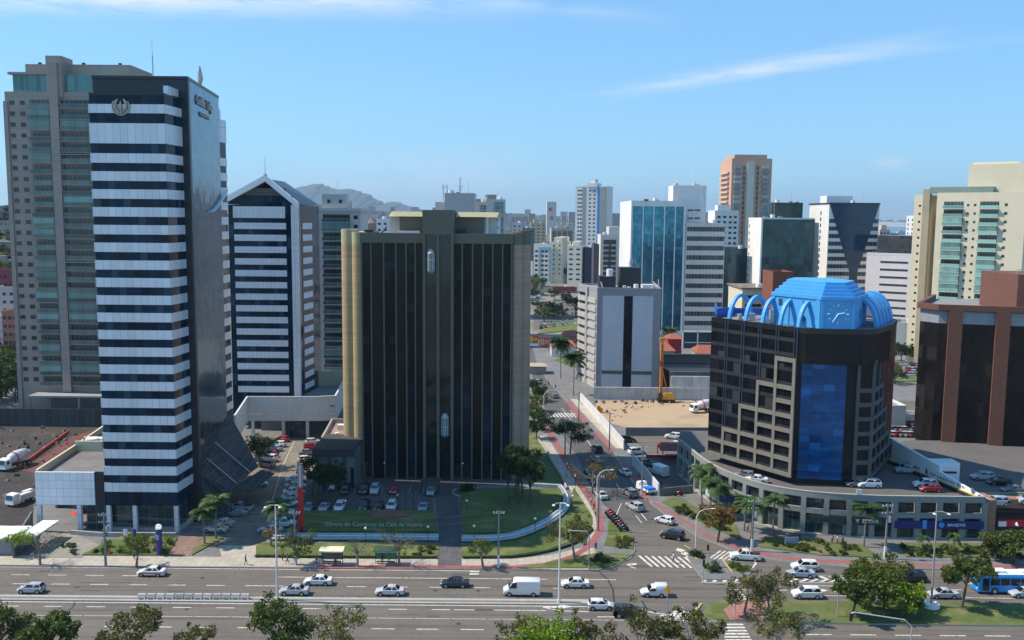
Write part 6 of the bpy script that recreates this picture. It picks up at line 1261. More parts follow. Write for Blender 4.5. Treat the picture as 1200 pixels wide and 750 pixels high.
for k_, x, y, a, c_, l_ in (('hatchback', 331, 517, 160, RED, 'red hatchback farthest in the left courtyard row'), ('hatchback', 327, 523, 160, WHT, 'white hatchback second farthest in the left courtyard row'), ('hatchback', 322, 528, 160, SIL, 'silver hatchback before the middle red car in the left courtyard row'), ('hatchback', 317, 535, 160, RED, 'red hatchback midway in the left courtyard row'), ('suv', 315, 540, 160, WHT, 'white SUV next to the dark one in the left courtyard row'), ('suv', 312, 547, 160, GRY, 'dark grey SUV nearest in the left courtyard row'), ('hatchback', 303, 570, 20, WHT, 'white hatchback emerging from under the glass canopy'), ('pickup', 281, 598, 175, SIL, 'silver pickup truck parked near the glass canopy'), ('sedan', 277, 605, 178, GRY, 'grey sedan just below the silver pickup'), ('sedan', 261, 616, 172, SIL, 'silver car behind the palm trees, upper of two'), ('sedan', 253, 623, 175, (.5, .52, .54), 'light silver sedan behind the palm trees, lower of two'), ('hatchback', 367, 520, 20, WHT, 'white hatchback farthest in the right courtyard row'), ('hatchback', 365, 526, 20, RED, 'red hatchback in the right courtyard row'), ('sedan', 361, 533, 20, GRY, 'grey car below the red hatchback in the right courtyard row'), ('hatchback', 359, 541, 20, WHT, 'white hatchback beside the dark shrub in the right courtyard row'), ('sedan', 347, 565, 15, WHT, 'white sedan farthest of the five by the red banner'), ('sedan', 346, 572, 15, SIL, 'silver sedan second of the five by the red banner'), ('sedan', 344, 579, 15, WHT, 'white sedan third of the five by the red banner'), ('sedan', 342, 586, 15, SIL, 'silver sedan fourth of the five by the red banner'), ('hatchback', 340, 593, 15, WHT, 'white hatchback nearest of the five by the red banner'), ('suv', 333, 617, 10, WHT, 'white SUV behind the front palm in the courtyard'), ('sedan', 317, 624, 172, (.55, .56, .58), 'light grey sedan nearest the gate of the courtyard'), ('hatchback', 343, 606, 12, SIL, 'silver hatchback just left of the foot of the red banner')):
    car(k_, x, y, a, c_, l_, gy, z=KB + .02)
# far car parks: one solid per car
def far_car():
    b = MB(); S_ = lambda w, zs: [(w, .3), (w, zs)]
    sect(b, [(-2.1, S_(.75, .85)), (-1.9, S_(.85, .95)), (1.1, S_(.85, .95)), (1.9, S_(.8, .75)), (2.1, S_(.7, .6))]); sect(b, [(-1.7, [(.75, .95), (.75, .97)]), (-1.2, [(.75, .95), (.6, 1.42)]), (.2, [(.75, .95), (.6, 1.42)]), (1.0, [(.75, .95), (.75, .97)])], 1)
    b.box(-1.2, .2, -.58, .58, 1.421, 1.45)
    for x in (-1.25, 1.25):
        for y in (-.8, .8): b.tube([(x, y - .1, .32), (x, y + .1, .32)], .32, 8, 2)
    me = b.mesh('parked_car', [paint, cglass, tyre_m]); return me
fcm = far_car(); rng = random.Random(21)
cols = [('white', WHT), ('silver', SIL), ('black', BLK), ('dark grey', GRY), ('red', RED), ('white', WHT), ('pale grey', LBL), ('silver', (.5, .5, .52))]
def far_row(pxs, py0, py1, n, where, grp, ang, z=.03):
    for k in range(n):
        f = k / max(1, n - 1); nm, c_ = rng.choice(cols); q = G(pxs[0] + (pxs[1] - pxs[0]) * f, py0 + (py1 - py0) * f, z)
        if rng.random() < .1: continue
        o = link('parked_car', fcm); o.location = q; o.rotation_euler = (0, 0, R(ang + rng.uniform(-4, 4))); o.color = (*c_, 1); o['label'] = 'small %s car parked %s' % (nm, where); o['category'] = 'car'; o['group'] = grp
for i, (y0, y1) in enumerate(((385, 378), (381, 374), (372, 366), (367, 361), (356, 353))): far_row((634, 690), y0, y1, 12, 'in the car park behind the pale grey block, ' + ['front row', 'second row', 'third row', 'fourth row', 'back row'][i], 'cars in the car park beyond the side street', 95)
for i, y in enumerate((409, 414, 428, 434, 440)): far_row((1049, 1083), y, y + 1, 8, 'behind the clock block, ' + ['farthest row', 'row behind the small tree', 'middle row', 'fourth row', 'row above the grass strip'][i], 'cars in the car park behind the clock block', 80)
for i, y in enumerate((498, 505, 511)): far_row((1042, 1074), y, y + 1, 6, 'in the gap right of the clock block, ' + ['back row', 'middle row', 'front row'][i], 'cars in the gap right of the clock block', 10, KB + .03)
car('suv', 1063, 492, 178, WHT, 'white SUV alone above the car rows in the gap right of the clock block', None, z=KB + .03)
far_row((628, 640), 352, 340, 6, 'left of the far trees beyond the side street', 'cars beyond the side street', 60)
# bus
tb = thing('city_bus', 'blue and white city bus facing left on the right side of the avenue', 'bus', (0, 0, 0)); bb_ = mat('bus_blue', (.01, .24, .62), .35, noise=(1, .03)); bw = mat('bus_white', (.62, .68, .66), .4, noise=(.6, .12)); Lb = 11.5
b = MB(); hs_ = lambda w, zt: [(w, .35), (w, 1.0), (w, zt - .3), (w * .9, zt)]
sect(b, [(-Lb, hs_(1.22, 3.0)), (-7.0, hs_(1.25, 3.05))]); part('rear_body', b, bw, tb)
b = MB(); sect(b, [(-7.0, hs_(1.25, 3.05)), (-.4, hs_(1.25, 3.05)), (-.1, hs_(1.2, 2.9)), (0, hs_(1.1, 2.0))]); part('front_body', b, bb_, tb); part('roof', MB().box(-Lb + .1, -.8, -1.1, 1.1, 3.04, 3.12), white, tb)
part('windscreen', MB().face([(.05, -1.05, 1.15), (.05, 1.05, 1.15), (-.05, 1.1, 2.75), (-.05, -1.1, 2.75)]), cglass, tb)
for s in (-1, 1):
    for x in range(6): part('side_window', MB().box(-1.9 - x * 1.55 - 1.4, -1.9 - x * 1.55, s * 1.255 - .01, s * 1.255 + .01, 1.45, 2.5), cglass, tb)
    part('door', MB().box(-1.7, -.7, s * 1.255 - .01, s * 1.255 + .01, .5, 2.5), cglass, tb)
    for x in (-2.6, -9): part('wheel_arch', MB().tube([(x, s * 1.0, .5), (x, s * 1.262, .5)], .58, 12), plas, tb); wheel(tb, x, s * 1.14, .48, .28)
    part('wing_mirror', MB().box(-.1, .25, s * 1.35 - .1, s * 1.35 + .1, 2.0, 2.6), plas, tb); part('headlight', MB().box(-.05, .03, s * .85 - .2, s * .85 + .2, .75, .95), head_m, tb)
part('air_unit', MB().box(-4.6, -2.2, -.7, .7, 3.12, 3.5).box(-8.6, -7, -.6, .6, 3.12, 3.4), white, tb)
for o in [tb]: o.location = G(1141, 692.5, .02); o.rotation_euler = (0, 0, R(180))
# trucks
def mixer(label, px, py, ang, z=KB, sc=1.0):
    t = thing('concrete_mixer_truck', label, 'truck', (0, 0, 0), 'concrete mixer trucks'); part('chassis', MB().box(-4.3, 2.2, -.5, .5, .7, 1.0), dark, t)
    b = MB(); sect(b, [(2.0, [(1.2, .6), (1.2, 2.6), (1.0, 2.8)]), (3.5, [(1.2, .6), (1.2, 2.5), (1.0, 2.65)]), (3.8, [(1.15, .6), (1.15, 1.6), (1.0, 1.8)])]); part('cab', b, white, t)
    part('windscreen', MB().face([(3.86, -1.05, 1.65), (3.86, 1.05, 1.65), (3.58, 1.0, 2.5), (3.58, -1.0, 2.5)]), cglass, t)
    for s in (-1, 1): part('side_window', MB().box(2.5, 3.3, s * 1.21 - .01, s * 1.21 + .01, 1.6, 2.3), cglass, t)
    part('drum', MB().tube([(1.7, 0, 2.0), (.9, 0, 2.2), (-.8, 0, 2.5), (-2.6, 0, 2.85), (-3.6, 0, 3.05)], [.7, 1.15, 1.3, .95, .5], 16), mat('drum_white', (.62, .58, .60), .5), t, smooth=True)
    part('drum_stripe', MB().tube([(.2, 0, 2.33), (-.2, 0, 2.40)], [1.29, 1.31], 16), mat('stripe_pink', (.45, .12, .18), .5), t); part('chute', MB().box(-4.6, -3.5, -.35, .35, 1.8, 2.9), steel, t)
    for x in (2.9, -1.8, -3.1):
        for s in (-1, 1): wheel(t, x, s * 1.0, .5, .32)
    register(t); t.location = G(px, py, z); t.rotation_euler = (0, 0, R(ang)); return t
m1 = mixer('white concrete mixer truck on the sandy lot at the foot of the clock block', 823, 483, 200); copytree(m1, G(17, 548, KB), R(-105), 'white concrete mixer truck on the brown earth beside the annex')
t = thing('tipper_truck', 'white cab truck with pale load bed on the brown earth left of the annex', 'truck', (0, 0, 0)); b = MB(); sect(b, [(1.0, [(1.1, .5), (1.1, 2.3), (.95, 2.5)]), (2.3, [(1.1, .5), (1.1, 2.2), (.95, 2.4)]), (2.6, [(1.05, .5), (1.05, 1.4), (.9, 1.6)])]); part('cab', b, white, t)
part('windscreen', MB().face([(2.66, -.95, 1.45), (2.66, .95, 1.45), (2.4, .9, 2.25), (2.4, -.9, 2.25)]), cglass, t); part('load_bed', MB().box(-3.4, .8, -1.1, -1.0, 1.0, 1.9).box(-3.4, .8, 1.0, 1.1, 1.0, 1.9).box(-3.4, .8, -1.1, 1.1, .9, 1.0).box(-3.4, -3.3, -1.1, 1.1, 1, 1.9), steel, t); part('load', MB().box(-3.2, -1.2, -.9, -.1, 1.0, 2.1).box(-2, .5, .1, .9, 1.0, 2.0), white_r, t)
for x in (1.8, -2.0):
    for s in (-1, 1): wheel(t, x, s * .95, .42, .28)
t.location = G(24, 590, KB); t.rotation_euler = (0, 0, R(-110))
t = thing('flatbed_truck', 'small white truck with bright blue tarpaulin parked by the hoarding', 'truck', (0, 0, 0)); b = MB(); sect(b, [(.9, [(.95, .5), (.95, 1.9), (.8, 2.1)]), (2.0, [(.95, .5), (.95, 1.8), (.8, 2.0)]), (2.3, [(.9, .5), (.9, 1.2), (.8, 1.35)])]); part('cab', b, white, t); part('windscreen', MB().face([(2.36, -.8, 1.25), (2.36, .8, 1.25), (2.08, .75, 1.9), (2.08, -.75, 1.9)]), cglass, t)
part('load_bed', MB().box(-2.8, .8, -1.0, 1.0, .8, 1.3), white_r, t); part('tarpaulin', MB().box(-2.7, -.6, -.95, .95, 1.3, 1.6), mat('blue_tarp', (.01, .16, .62), .6), t)
for x in (1.5, -1.9):
    for s in (-1, 1): wheel(t, x, s * .82, .38, .25)
t.location = G(756, 577, .02); t.rotation_euler = (0, 0, R(112))
# piling rig
tr_ = thing('piling_rig', 'yellow piling rig with tall orange mast on the sandy lot', 'construction rig', tuple(G(780, 471, KB))); c = G(780, 471, KB); ym = mat('rig_yellow', (.60, .30, .02), .5, noise=(1, .15))
part('track', MB().box(c.x - 2.6, c.x + 2.6, c.y - 1.9, c.y - 1.2, KB, 1.1).box(c.x - 2.6, c.x + 2.6, c.y + .8, c.y + 1.5, KB, 1.1), black, tr_); part('house', MB().prism(rect(c.x - 1.4, c.x + 2.6, c.y - 1.6, c.y + 1.2), 1.1, 2.5, top=rect(c.x - 1.2, c.x + 2.5, c.y - 1.4, c.y + 1)).prism(rect(c.x - .6, c.x + 2.0, c.y - 1.2, c.y + .8), 2.5, 3.0), ym, tr_); part('cab', MB().box(c.x - 2.5, c.x - 1.4, c.y - 1.6, c.y - .3, 1.2, 3.1), glass_d, tr_)
zt = P(776, 400, c.y).z; b = MB()
for dx in (-.35, .35):
    for dy in (-.35, .35): b.tube([(c.x - 1.6 + dx, c.y + dy, 1.0), (c.x - 1.6 + dx, c.y + dy, zt)], .13, 4)
zz = 1.4
while zz < zt - 1: b.tube([(c.x - 1.95, c.y - .35, zz), (c.x - 1.25, c.y - .35, zz + 1)], .07, 4).tube([(c.x - 1.25, c.y - .35, zz + 1), (c.x - 1.95, c.y - .35, zz + 2)], .07, 4).tube([(c.x - 1.25, c.y - .35, zz), (c.x - 1.25, c.y + .35, zz + 1)], .07, 4); zz += 2
b.box(c.x - 1.9, c.x - 1.3, c.y - .1, c.y + .1, 1, zt - 1); part('mast', b, mat('rig_orange', (.60, .24, .04), .6, noise=(1, .2)), tr_); part('mast_head', MB().box(c.x - 2.4, c.x - .8, c.y - .5, c.y + .5, zt, zt + 1.1), ym, tr_); part('brace', MB().tube([(c.x + .6, c.y, 2.5), (c.x - 1.3, c.y, zt * .55)], .14, 5), ym, tr_); part('drive_unit', MB().box(c.x - 2.2, c.x - 1.0, c.y - .9, c.y - .3, zt * .6, zt * .6 + 1.8), mat('rust_red', (.35, .07, .03), .7), tr_)
# rubble and debris on the two sites
rb = MB(); rg_ = random.Random(9)
def chunk(x, y, r): h = r * rg_.uniform(.3, .9); a = rg_.uniform(0, 3); q = [(x + r * rg_.uniform(.6, 1) * math.cos(a + k * 1.57), y + r * rg_.uniform(.6, 1) * math.sin(a + k * 1.57)) for k in range(4)]; rb.prism(q, KB - .05, KB + h, rg_.randrange(3), top=[(x + (u - x) * .5, y + (v_ - y) * .5) for u, v_ in q], bottom=False)
for k in range(430):
    if k < 290: q = G(rg_.uniform(-10, 120), rg_.triangular(498, 600, 505))
    elif k < 400: q = G(rg_.uniform(697, 840), rg_.triangular(470, 480, 471))
    else: q = G(rg_.uniform(700, 735), rg_.uniform(478, 496))
    if q.x > -90 and q.x < 0 : continue
    chunk(q.x, q.y, rg_.choice([.15, .2, .3, .45, .9]))
o = link('rubble', rb.mesh('rubble', [mat('rubble_dark', (.09, .07, .055), .95), mat('rubble_brown', (.14, .10, .08), .95), mat('rubble_pale', (.16, .145, .13), .95)])); o['kind'] = 'stuff'
# motorcycles
def make_bike():
    t = thing('motorcycle', 'motorcycle', 'motorcycle', (0, 0, 0)); o = part('body', MB().ell((.15, 0, .82), (.38, .16, .17)).box(-.7, -.05, -.13, .13, .72, .84).box(-.3, .35, -.15, .15, .35, .65), paint, t); paintobj(o)
    for x in (-.66, .66): part('wheel', MB().tube([(x, -.06, .3), (x, .06, .3)], .3, 12), tyre_m, t)
    part('handlebar', MB().tube([(.66, .08, .3), (.42, .08, 1.0), (.36, .34, 1.05)], .03, 5).tube([(.66, -.08, .3), (.42, -.08, 1.0), (.36, -.34, 1.05)], .03, 5).box(.44, .56, -.1, .1, .88, 1.02), plas, t); register(t); return t
mb = make_bike(); rng = random.Random(4); first = True
for k in range(22):
    if k < 16: f = k / 15; x = 714 + f * 18 + rng.uniform(-.5, .5); y = 602 + f * 20 + (k % 2) * 1.2; lab = 'motorcycle in the tight row parked beside the grass at the street corner'; gr = 'motorcycles parked at the street corner'; c_ = rng.choice([RED, BLK, BLK, RED, GRY])
    else: f = (k - 16) / 5; x = 697 - f * 9; y = 570 - f * 16; lab = 'motorcycle in the row under the sparse olive street tree'; gr = 'motorcycles under the street tree'; c_ = rng.choice([BLK, GRY, SIL])
    q = G(x, y, KB + .02)
    if first: mb.location = q; mb.rotation_euler = (0, 0, R(20)); mb['label'] = lab; mb['group'] = gr; first = False; [c.__setattr__('color', (*c_, 1)) for c in KIDS[mb.name_full] if c.get('paint')]
    else: copytree(mb, q, R(20 + rng.uniform(-8, 8)), lab, gr, c_)
copytree(mb, G(1001, 671, .02), R(178), 'motorcycle riding left of the big median tree', 'motorcycles', BLK)
copytree(mb, G(795, 581, KB), R(10), 'red motorcycle parked by the end of the grass bed', 'motorcycles', RED)
# ================================================================== TREES
def leafcloud(blobs, n, s, rng_, flat=1.0):
    """n small leaf quads scattered over and inside overlapping clumps (cx, cy, cz, r)"""
    B = np.array(blobs); w = B[:, 3] ** 2; idx = rng_.choice(len(B), n, p=w / w.sum()); d = rng_.normal(size=(n, 3)); d /= np.linalg.norm(d, axis=1)[:, None]
    r_ = B[idx, 3] * (rng_.random(n) ** .38) * (.82 + .36 * rng_.random(n)); C = B[idx, :3] + d * r_[:, None] * np.array([1, 1, .72 * flat])
    a = rng_.normal(size=(n, 3)); a /= np.linalg.norm(a, axis=1)[:, None]; a = a * .7 + d * .1; b_ = np.cross(a, rng_.normal(size=(n, 3))); b_ /= np.linalg.norm(b_, axis=1)[:, None] + 1e-9; a /= np.linalg.norm(a, axis=1)[:, None]
    sz = s * (.6 + .8 * rng_.random(n))[:, None]; V = np.stack([C - a * sz, C - b_ * sz * .55, C + a * sz, C + b_ * sz * .55], 1).reshape(-1, 3); return V
def leafmesh(name, V, m):
    n = len(V) // 4; me = bpy.data.meshes.new(name); me.vertices.add(len(V)); me.vertices.foreach_set('co', V.astype(np.float32).ravel()); me.loops.add(n * 4); me.loops.foreach_set('vertex_index', np.arange(n * 4, dtype=np.int32)); me.polygons.add(n); me.polygons.foreach_set('loop_start', np.arange(0, n * 4, 4, dtype=np.int32)); me.polygons.foreach_set('loop_total', np.full(n, 4, dtype=np.int32)); me.update(calc_edges=True); me.materials.append(m); return me
lf_d = leafmat('leaf_dark', (.030, .065, .018)); lf_m = leafmat('leaf_mid', (.085, .125, .030)); lf_o = leafmat('leaf_olive', (.105, .115, .035)); lf_b = leafmat('leaf_bright', (.16, .27, .018)); lf_y = leafmat('leaf_rust', (.16, .115, .03)); lf_p = leafmat('leaf_palm', (.04, .085, .025), .2, .2)
bark_g = mat('grey_bark', (.19, .17, .15), .95, noise=(2, .2), coord='obj')
def make_tree(seed, h, r, n, s, lm, sparse=1.0, label='', trunk=.16, fork=.4, nb=9, name='tree'):
    rg = np.random.default_rng(seed); rr = random.Random(seed); t = thing(name, label, 'tree', (0, 0, 0)); tb_ = MB(); bl_ = []
    th = h * fork; lean = rr.uniform(-.12, .12) * h
    tb_.tube([(0, 0, -.1), (lean * .3, rr.uniform(-.1, .1), th * .5), (lean * .6, 0, th)], [trunk * 1.25, trunk, trunk * .85], 8)
    for k in range(nb):
        a = 2 * math.pi * k / nb + rr.uniform(-.3, .3); rad = r * rr.uniform(.35, .85) * (.35 if k % 4 == 3 else 1); z = h - r * .75 + rr.uniform(-.45, .5) * r * .9
        if k % 4 == 3: z = h - r * .35
        p = (lean * .6 + rad * math.cos(a), rad * math.sin(a), z); mid = (lean * .6 + rad * .4 * math.cos(a + .3), rad * .4 * math.sin(a + .3), th + (z - th) * .55)
        tb_.tube([(lean * .6, 0, th - .1), mid, p], [trunk * .6, trunk * .32, trunk * .1], 5); bl_.append((*p, r * rr.uniform(.28, .5) * (1 if sparse >= 1 else .85)))
        for q_ in range(2):
            a2 = a + rr.uniform(-.9, .9); p2 = (p[0] + r * .35 * math.cos(a2), p[1] + r * .35 * math.sin(a2), z + rr.uniform(-.2, .4) * r); tb_.tube([mid, p2], [trunk * .22, trunk * .05], 4); bl_.append((*p2, r * rr.uniform(.12, .26)))
    part('trunk', tb_, bark_g if sparse < 1 else wood, t); V = leafcloud(bl_, n, s, rg)
    o = link('crown', leafmesh('crown', V, lm), t); register(t); return t
def make_palm(seed, h, n=15, L_=2.3, lm=None, s=1.0):
    rg = random.Random(seed); t = thing('palm_tree', '', 'palm', (0, 0, 0)); bx = rg.uniform(-.25, .25)
    part('trunk', MB().tube([(0, 0, -.1), (bx * .5, 0, h * .5), (bx, 0, h)], [.2, .14, .12], 8), bark_g, t); V = []
    for k in range(n):
        a = 2 * math.pi * k / n + rg.uniform(-.2, .2); el = rg.uniform(.05, 1.15); ln = L_ * rg.uniform(.85, 1.1); pts = []
        for j in range(8):
            f = j / 7; rr_ = ln * f * math.cos(el * (1 - .5 * f)); z = h + ln * (math.sin(el) * f * 1.1 - .75 * f * f * (1.15 - el * .35)); pts.append(Vector((bx + rr_ * math.cos(a), rr_ * math.sin(a), z)))
        side = Vector((-math.sin(a), math.cos(a), 0))
        for j in range(7):
            for q in range(3):
                p = pts[j].lerp(pts[j + 1], q / 3); d = (pts[j + 1] - pts[j]).normalized(); w = .62 * s * (1 - abs((j + q / 3) / 7 - .45) * 1.3)
                for sg_ in (-1, 1):
                    tip = p + side * sg_ * w + d * .35 * s + Vector((0, 0, -.28 * w - .05)); wv = d * .075 * s
                    V += [tuple(p - wv), tuple(p + wv), tuple(tip + wv * .3), tuple(tip - wv * .3)]
    o = link('crown', leafmesh('crown', np.array(V), lm or lf_p), t); register(t); return t
def bush(label, px, py, w, h, lm, z=KB, name='shrub', group=None, seed=None, n=420, s=.16, cat='shrub'):
    q = G(px, py, z); rg = np.random.default_rng(seed or int(px * 7 + py)); rr = random.Random(int(px * 3 + py)); bl_ = [(rr.uniform(-w, w) * .6, rr.uniform(-w, w) * .4, h * rr.uniform(.35, .6), h * rr.uniform(.4, .6)) for _ in range(max(3, int(w * 3)))]
    o = link(name, leafmesh(name, leafcloud(bl_, n, s, rg), lm)); o.location = q; o['label'] = label; o['category'] = cat
    if group: o['group'] = group
    return o
# crowns peeking over the bottom edge (the trees stand on the near pavement)
TN = {}
def tree_at(key, builder, pos, label, group=None, rz=0, sc=None):
    if key not in TN: t = builder(); TN[key] = t; t.location = pos; t.rotation_euler = (0, 0, rz); t['label'] = label; t['category'] = 'palm' if t.name.startswith('palm') else 'tree'
    else: t = copytree(TN[key], pos, rz, label)
    if sc: t.scale = (sc,) * 3 if not isinstance(sc, tuple) else sc
    if group: t['group'] = group
    return t
gf = 'street trees along the bottom edge'
def fore(px, ptop, r, kind, label, Y=108, seed=1):
    top = P(px, ptop, Y); lm, n, sp = dict(a=(lf_m, 5200, 1.0), o=(lf_o, 2600, .8), b=(lf_b, 5600, 1.0), s=(lf_o, 1300, .6))[kind]
    t = make_tree(seed, top.z, r, n, .20 if kind != 's' else .18, lm, sp, label, trunk=.17, nb=12 if kind in 'ab' else 9); t.location = (top.x, Y, 0); t['group'] = gf; return t
fore(0, 710, 3.6, 'a', 'dark green tree cut off by the bottom left corner', seed=31); fore(62, 721, 3.0, 'a', 'small dark green crown second from the left along the bottom edge', seed=32)
fore(147, 716, 3.9, 'o', 'wide olive green crown under the barrier blocks at the bottom edge', seed=33); fore(226, 734, 2.4, 's', 'low sparse twig tree between two fuller crowns at the bottom edge', seed=34)
fore(322, 709, 3.9, 'a', 'full round green crown below the left lamp post at the bottom edge', seed=35); fore(396, 716, 3.1, 's', 'sparse nearly leafless tree right of the full round crown', seed=36)
fore(603, 727, 2.6, 's', 'thin twiggy tree behind the lime green crown', seed=37); fore(640, 734, 4.6, 'b', 'bright lime green crown at the bottom edge', Y=104, seed=38); fore(684, 723, 2.6, 's', 'thin dark leaved tree right of the lime green crown', seed=39)
fore(750, 716, 4.2, 'o', 'olive tree below the black SUV at the bottom edge', seed=40); fore(812, 716, 3.2, 'o', 'loose olive tree beside the yellow traffic sign', seed=41); fore(912, 716, 3.0, 's', 'bare branched tree near the lower zebra crossing', seed=42)
# median trees
gm = 'trees on the grassy median'
def mt(px, py, h, r, lm, n, label, seed, sp=1, fork=.42, nb=10, s=.22, grp=gm):
    t = make_tree(seed, h, r, n, s, lm, sp, label, trunk=.18, fork=fork, nb=nb); t.location = G(px, py, .2); t['group'] = grp; return t
mt(1036, 714, 7.2, 4.5, lf_m, 8200, 'biggest dark spreading tree on the median', 51, fork=.3, nb=15); mt(998, 723, 6.0, 3.0, lf_m, 3800, 'smaller dark tree left of the biggest median tree', 52, fork=.35); mt(1056, 723, 5.0, 2.6, lf_b, 1500, 'bright lime sprouting tree in front of the biggest median tree', 53, fork=.3)
mt(1127, 711, 7.8, 3.3, lf_m, 4600, 'upright median tree with a clear trunk right of the double lamp post', 54, fork=.45); mt(1188, 660, 6.0, 3.6, lf_m, 3600, 'leafy tree on the far pavement above the blue bus', 55); mt(1166, 656, 4.6, 2.4, lf_o, 1600, 'smaller olive tree on the far pavement left of the leafy one', 58, .9); mt(872, 720, 6.2, 3.1, lf_o, 2300, 'thin olive tree left of its neighbour on the pink paving', 56, .8, s=.17); mt(903, 726, 7.0, 3.2, lf_o, 1900, 'thin olive tree right of its neighbour by the pink paving', 57, .8, s=.17)
# pavement trees
gp2 = 'trees along the far pavement'
mt(47, 661, 6.0, 3.2, lf_o, 260, 'bare leaning tree by the driveway left of the annex', 61, .6, s=.14, grp=gp2); mt(160, 663, 4.8, 2.0, lf_m, 900, 'small dark tree by the utility pole in front of the lobby', 62, .9, s=.15, grp=gp2); mt(347, 661, 5.2, 2.7, lf_m, 1700, 'light green tree left of the first bus shelter', 63, .9, s=.16, grp=gp2); mt(419, 663, 5.0, 2.2, lf_y, 110, 'nearly bare tree between the two bus shelters', 64, .6, s=.12, grp=gp2); mt(468, 662, 6.2, 3.4, lf_o, 420, 'wide bare forked tree right of the second bus shelter', 65, .6, s=.14, grp=gp2); mt(566, 664, 4.8, 1.9, lf_m, 1000, 'small green tree right of the entrance walkway', 66, .9, s=.15, grp=gp2)
mt(663, 656, 7.2, 3.4, lf_o, 3000, 'leafy olive tree at the lawn corner by the junction', 67, .9, s=.17, grp=gp2).location += Vector((1.5, 0, 0)); mt(668, 532, 8.5, 4.0, lf_d, 3400, 'dark street tree beside the parked cars of the side street', 68, grp=gp2); mt(694, 578, 7.0, 4.4, lf_y, 1300, 'sparse rust tinted tree over the parked motorcycles', 69, .7, s=.17, grp=gp2)
mt(841, 634, 6.6, 3.0, lf_y, 2300, 'orange tinted tree in front of the curved podium', 70, grp=gp2); mt(24, 650, 4.0, 2.2, lf_b, 1300, 'bright green tree over the white wall at the left edge', 71, s=.15, grp=gp2); mt(306, 548, 7.5, 3.4, lf_d, 2600, 'dark tree at the far left of the courtyard', 72, grp=gp2); mt(318, 640, 3.4, 1.5, lf_y, 500, 'small rust tinted tree at the courtyard gate', 73, .8, s=.13, grp=gp2)
for i, (x, y) in enumerate(((372, 588), (384, 591), (394, 588), (366, 580))): mt(x, y, 7.2 + i * .3, 2.7, lf_d, 1900, 'dark tree in the central car park clump, %s' % ('leftmost at the front', 'second from the left at the front', 'rightmost', 'rearmost')[i], 74 + i, grp='dark tree clump in the central car park')
mt(488, 550, 1.5, 1.2, lf_d, 10, 'x', 1) if False else None
bush('round dark bush in the ring bed by the entrance walkway', 549, 578, 1.7, 2.6, lf_d, n=1300, s=.18)
solid('planter_ring', MB().strip([(G(549, 578).x + 3.4 * math.cos(a), G(549, 578).y + 3.4 * math.sin(a)) for a in np.linspace(0, 2 * math.pi, 28, endpoint=False)], KB, .45, -.3, 0, closed=True), conc, 'circular kerb round the dark bush', 'kerb', tuple(G(549, 578, KB)))
for i, (x, y) in enumerate(((597, 592), (607, 594), (614, 588), (621, 596), (603, 586))):
    t = mt(x, y, 10.2 + (i % 3) * .6, 3.0, lf_d, 3400, 'slender dark tree on the lawn, %s of the clump' % ('leftmost', 'second from the left', 'middle', 'rightmost', 'rearmost')[i], 80 + i, 1, fork=.4, nb=10, s=.2, grp='slender tree clump on the lawn')
# palms
gpm = 'palm trees'
K1 = lambda: make_palm(1, 6.0, 20, 2.7, s=1.5); K2 = lambda: make_palm(2, 7.0, 22, 3.0, s=1.6)
for i, (x, y, k, sc_, lab) in enumerate(((240, 638, 'p1', 1.0, 'palm left of its pair in the small bed by the courtyard'), (253, 632, 'p2', 1.0, 'taller palm right of its pair in the small bed by the courtyard'), (326, 632, 'p1', 1.05, 'palm beside the silver sedans at the courtyard gate'), (880, 633, 'p1', 1.05, 'palm nearest the utility pole with the white painted foot'), (872, 622, 'p2', .85, 'slightly smaller palm behind the one by the utility pole'), (905, 628, 'p2', .95, 'palm in front of the dark green shop band'), (822, 592, 'p2', 1.0, 'palm left end of the podium, leftmost'), (832, 600, 'p1', 1.0, 'palm left end of the podium, second from the left'), (842, 606, 'p2', .9, 'palm left end of the podium, third from the left'), (1012, 641, 'p2', 1.0, 'palm in front of the white lettered shop sign'), (1081, 648, 'p1', .45, 'young palm left of the double lamp post'), (1117, 648, 'p1', .5, 'young palm right of the double lamp post'), (1153, 648, 'p1', .5, 'young palm in front of the salmon brick wall'))):
    tree_at(k, K1 if k == 'p1' else K2, G(x, y, KB), lab, gpm, rz=i * 1.3, sc=sc_)
K3 = lambda: make_palm(3, 12.5, 30, 4.4, lm=lf_d, s=2.6)
for i, (x, y, sc_, lab) in enumerate(((657, 444, 1.05, 'tall street palm left of its taller looking neighbour'), (672, 464, 1.0, 'tall street palm beside the end of the hoarding'), (783, 420, .9, 'palm behind the crimson house'))): tree_at('p3', K3, G(x, y, 0), lab, 'tall street palms', rz=i * 2, sc=sc_)
# far trees
FT = [make_tree(90 + i, 9.5, 5.2, 1500, .42, (lf_d, lf_m)[i % 2], 1, '', trunk=.3, fork=.3, nb=10) for i in range(3)]
rng = random.Random(8); ft_used = [False] * 3
def ftree(q, label, group, sc_=1.0):
    i = rng.randrange(3)
    if not ft_used[i]: ft_used[i] = True; t = FT[i]; t.location = q; t.scale = (sc_,) * 3; t['label'] = label; t['category'] = 'tree'; t['group'] = group
    else: t = copytree(FT[i], q, rng.uniform(0, 6), label, group, scale=sc_)
for x, y, sc_ in ((648, 372, .95), (638, 377, .9), (655, 374, .85), (675, 371, 1.2), (684, 369, 1.1), (664, 358, .9), (650, 352, .8), (630, 366, .7), (624, 350, .8), (690, 352, .9)): ftree(G(x, y), 'round green tree round the car park beyond the side street', 'trees round the car park beyond the side street', sc_)
for x, y, sc_ in ((1003, 342, 1.6), (1014, 345, 1.3), (1030, 350, 1.5), (990, 340, 1.4), (1042, 352, 1.4), (1056, 424, .8), (1066, 425, .7), (1049, 450, .7)): ftree(G(x, y), 'green tree glimpsed behind the clock block', 'trees behind the clock block', sc_)
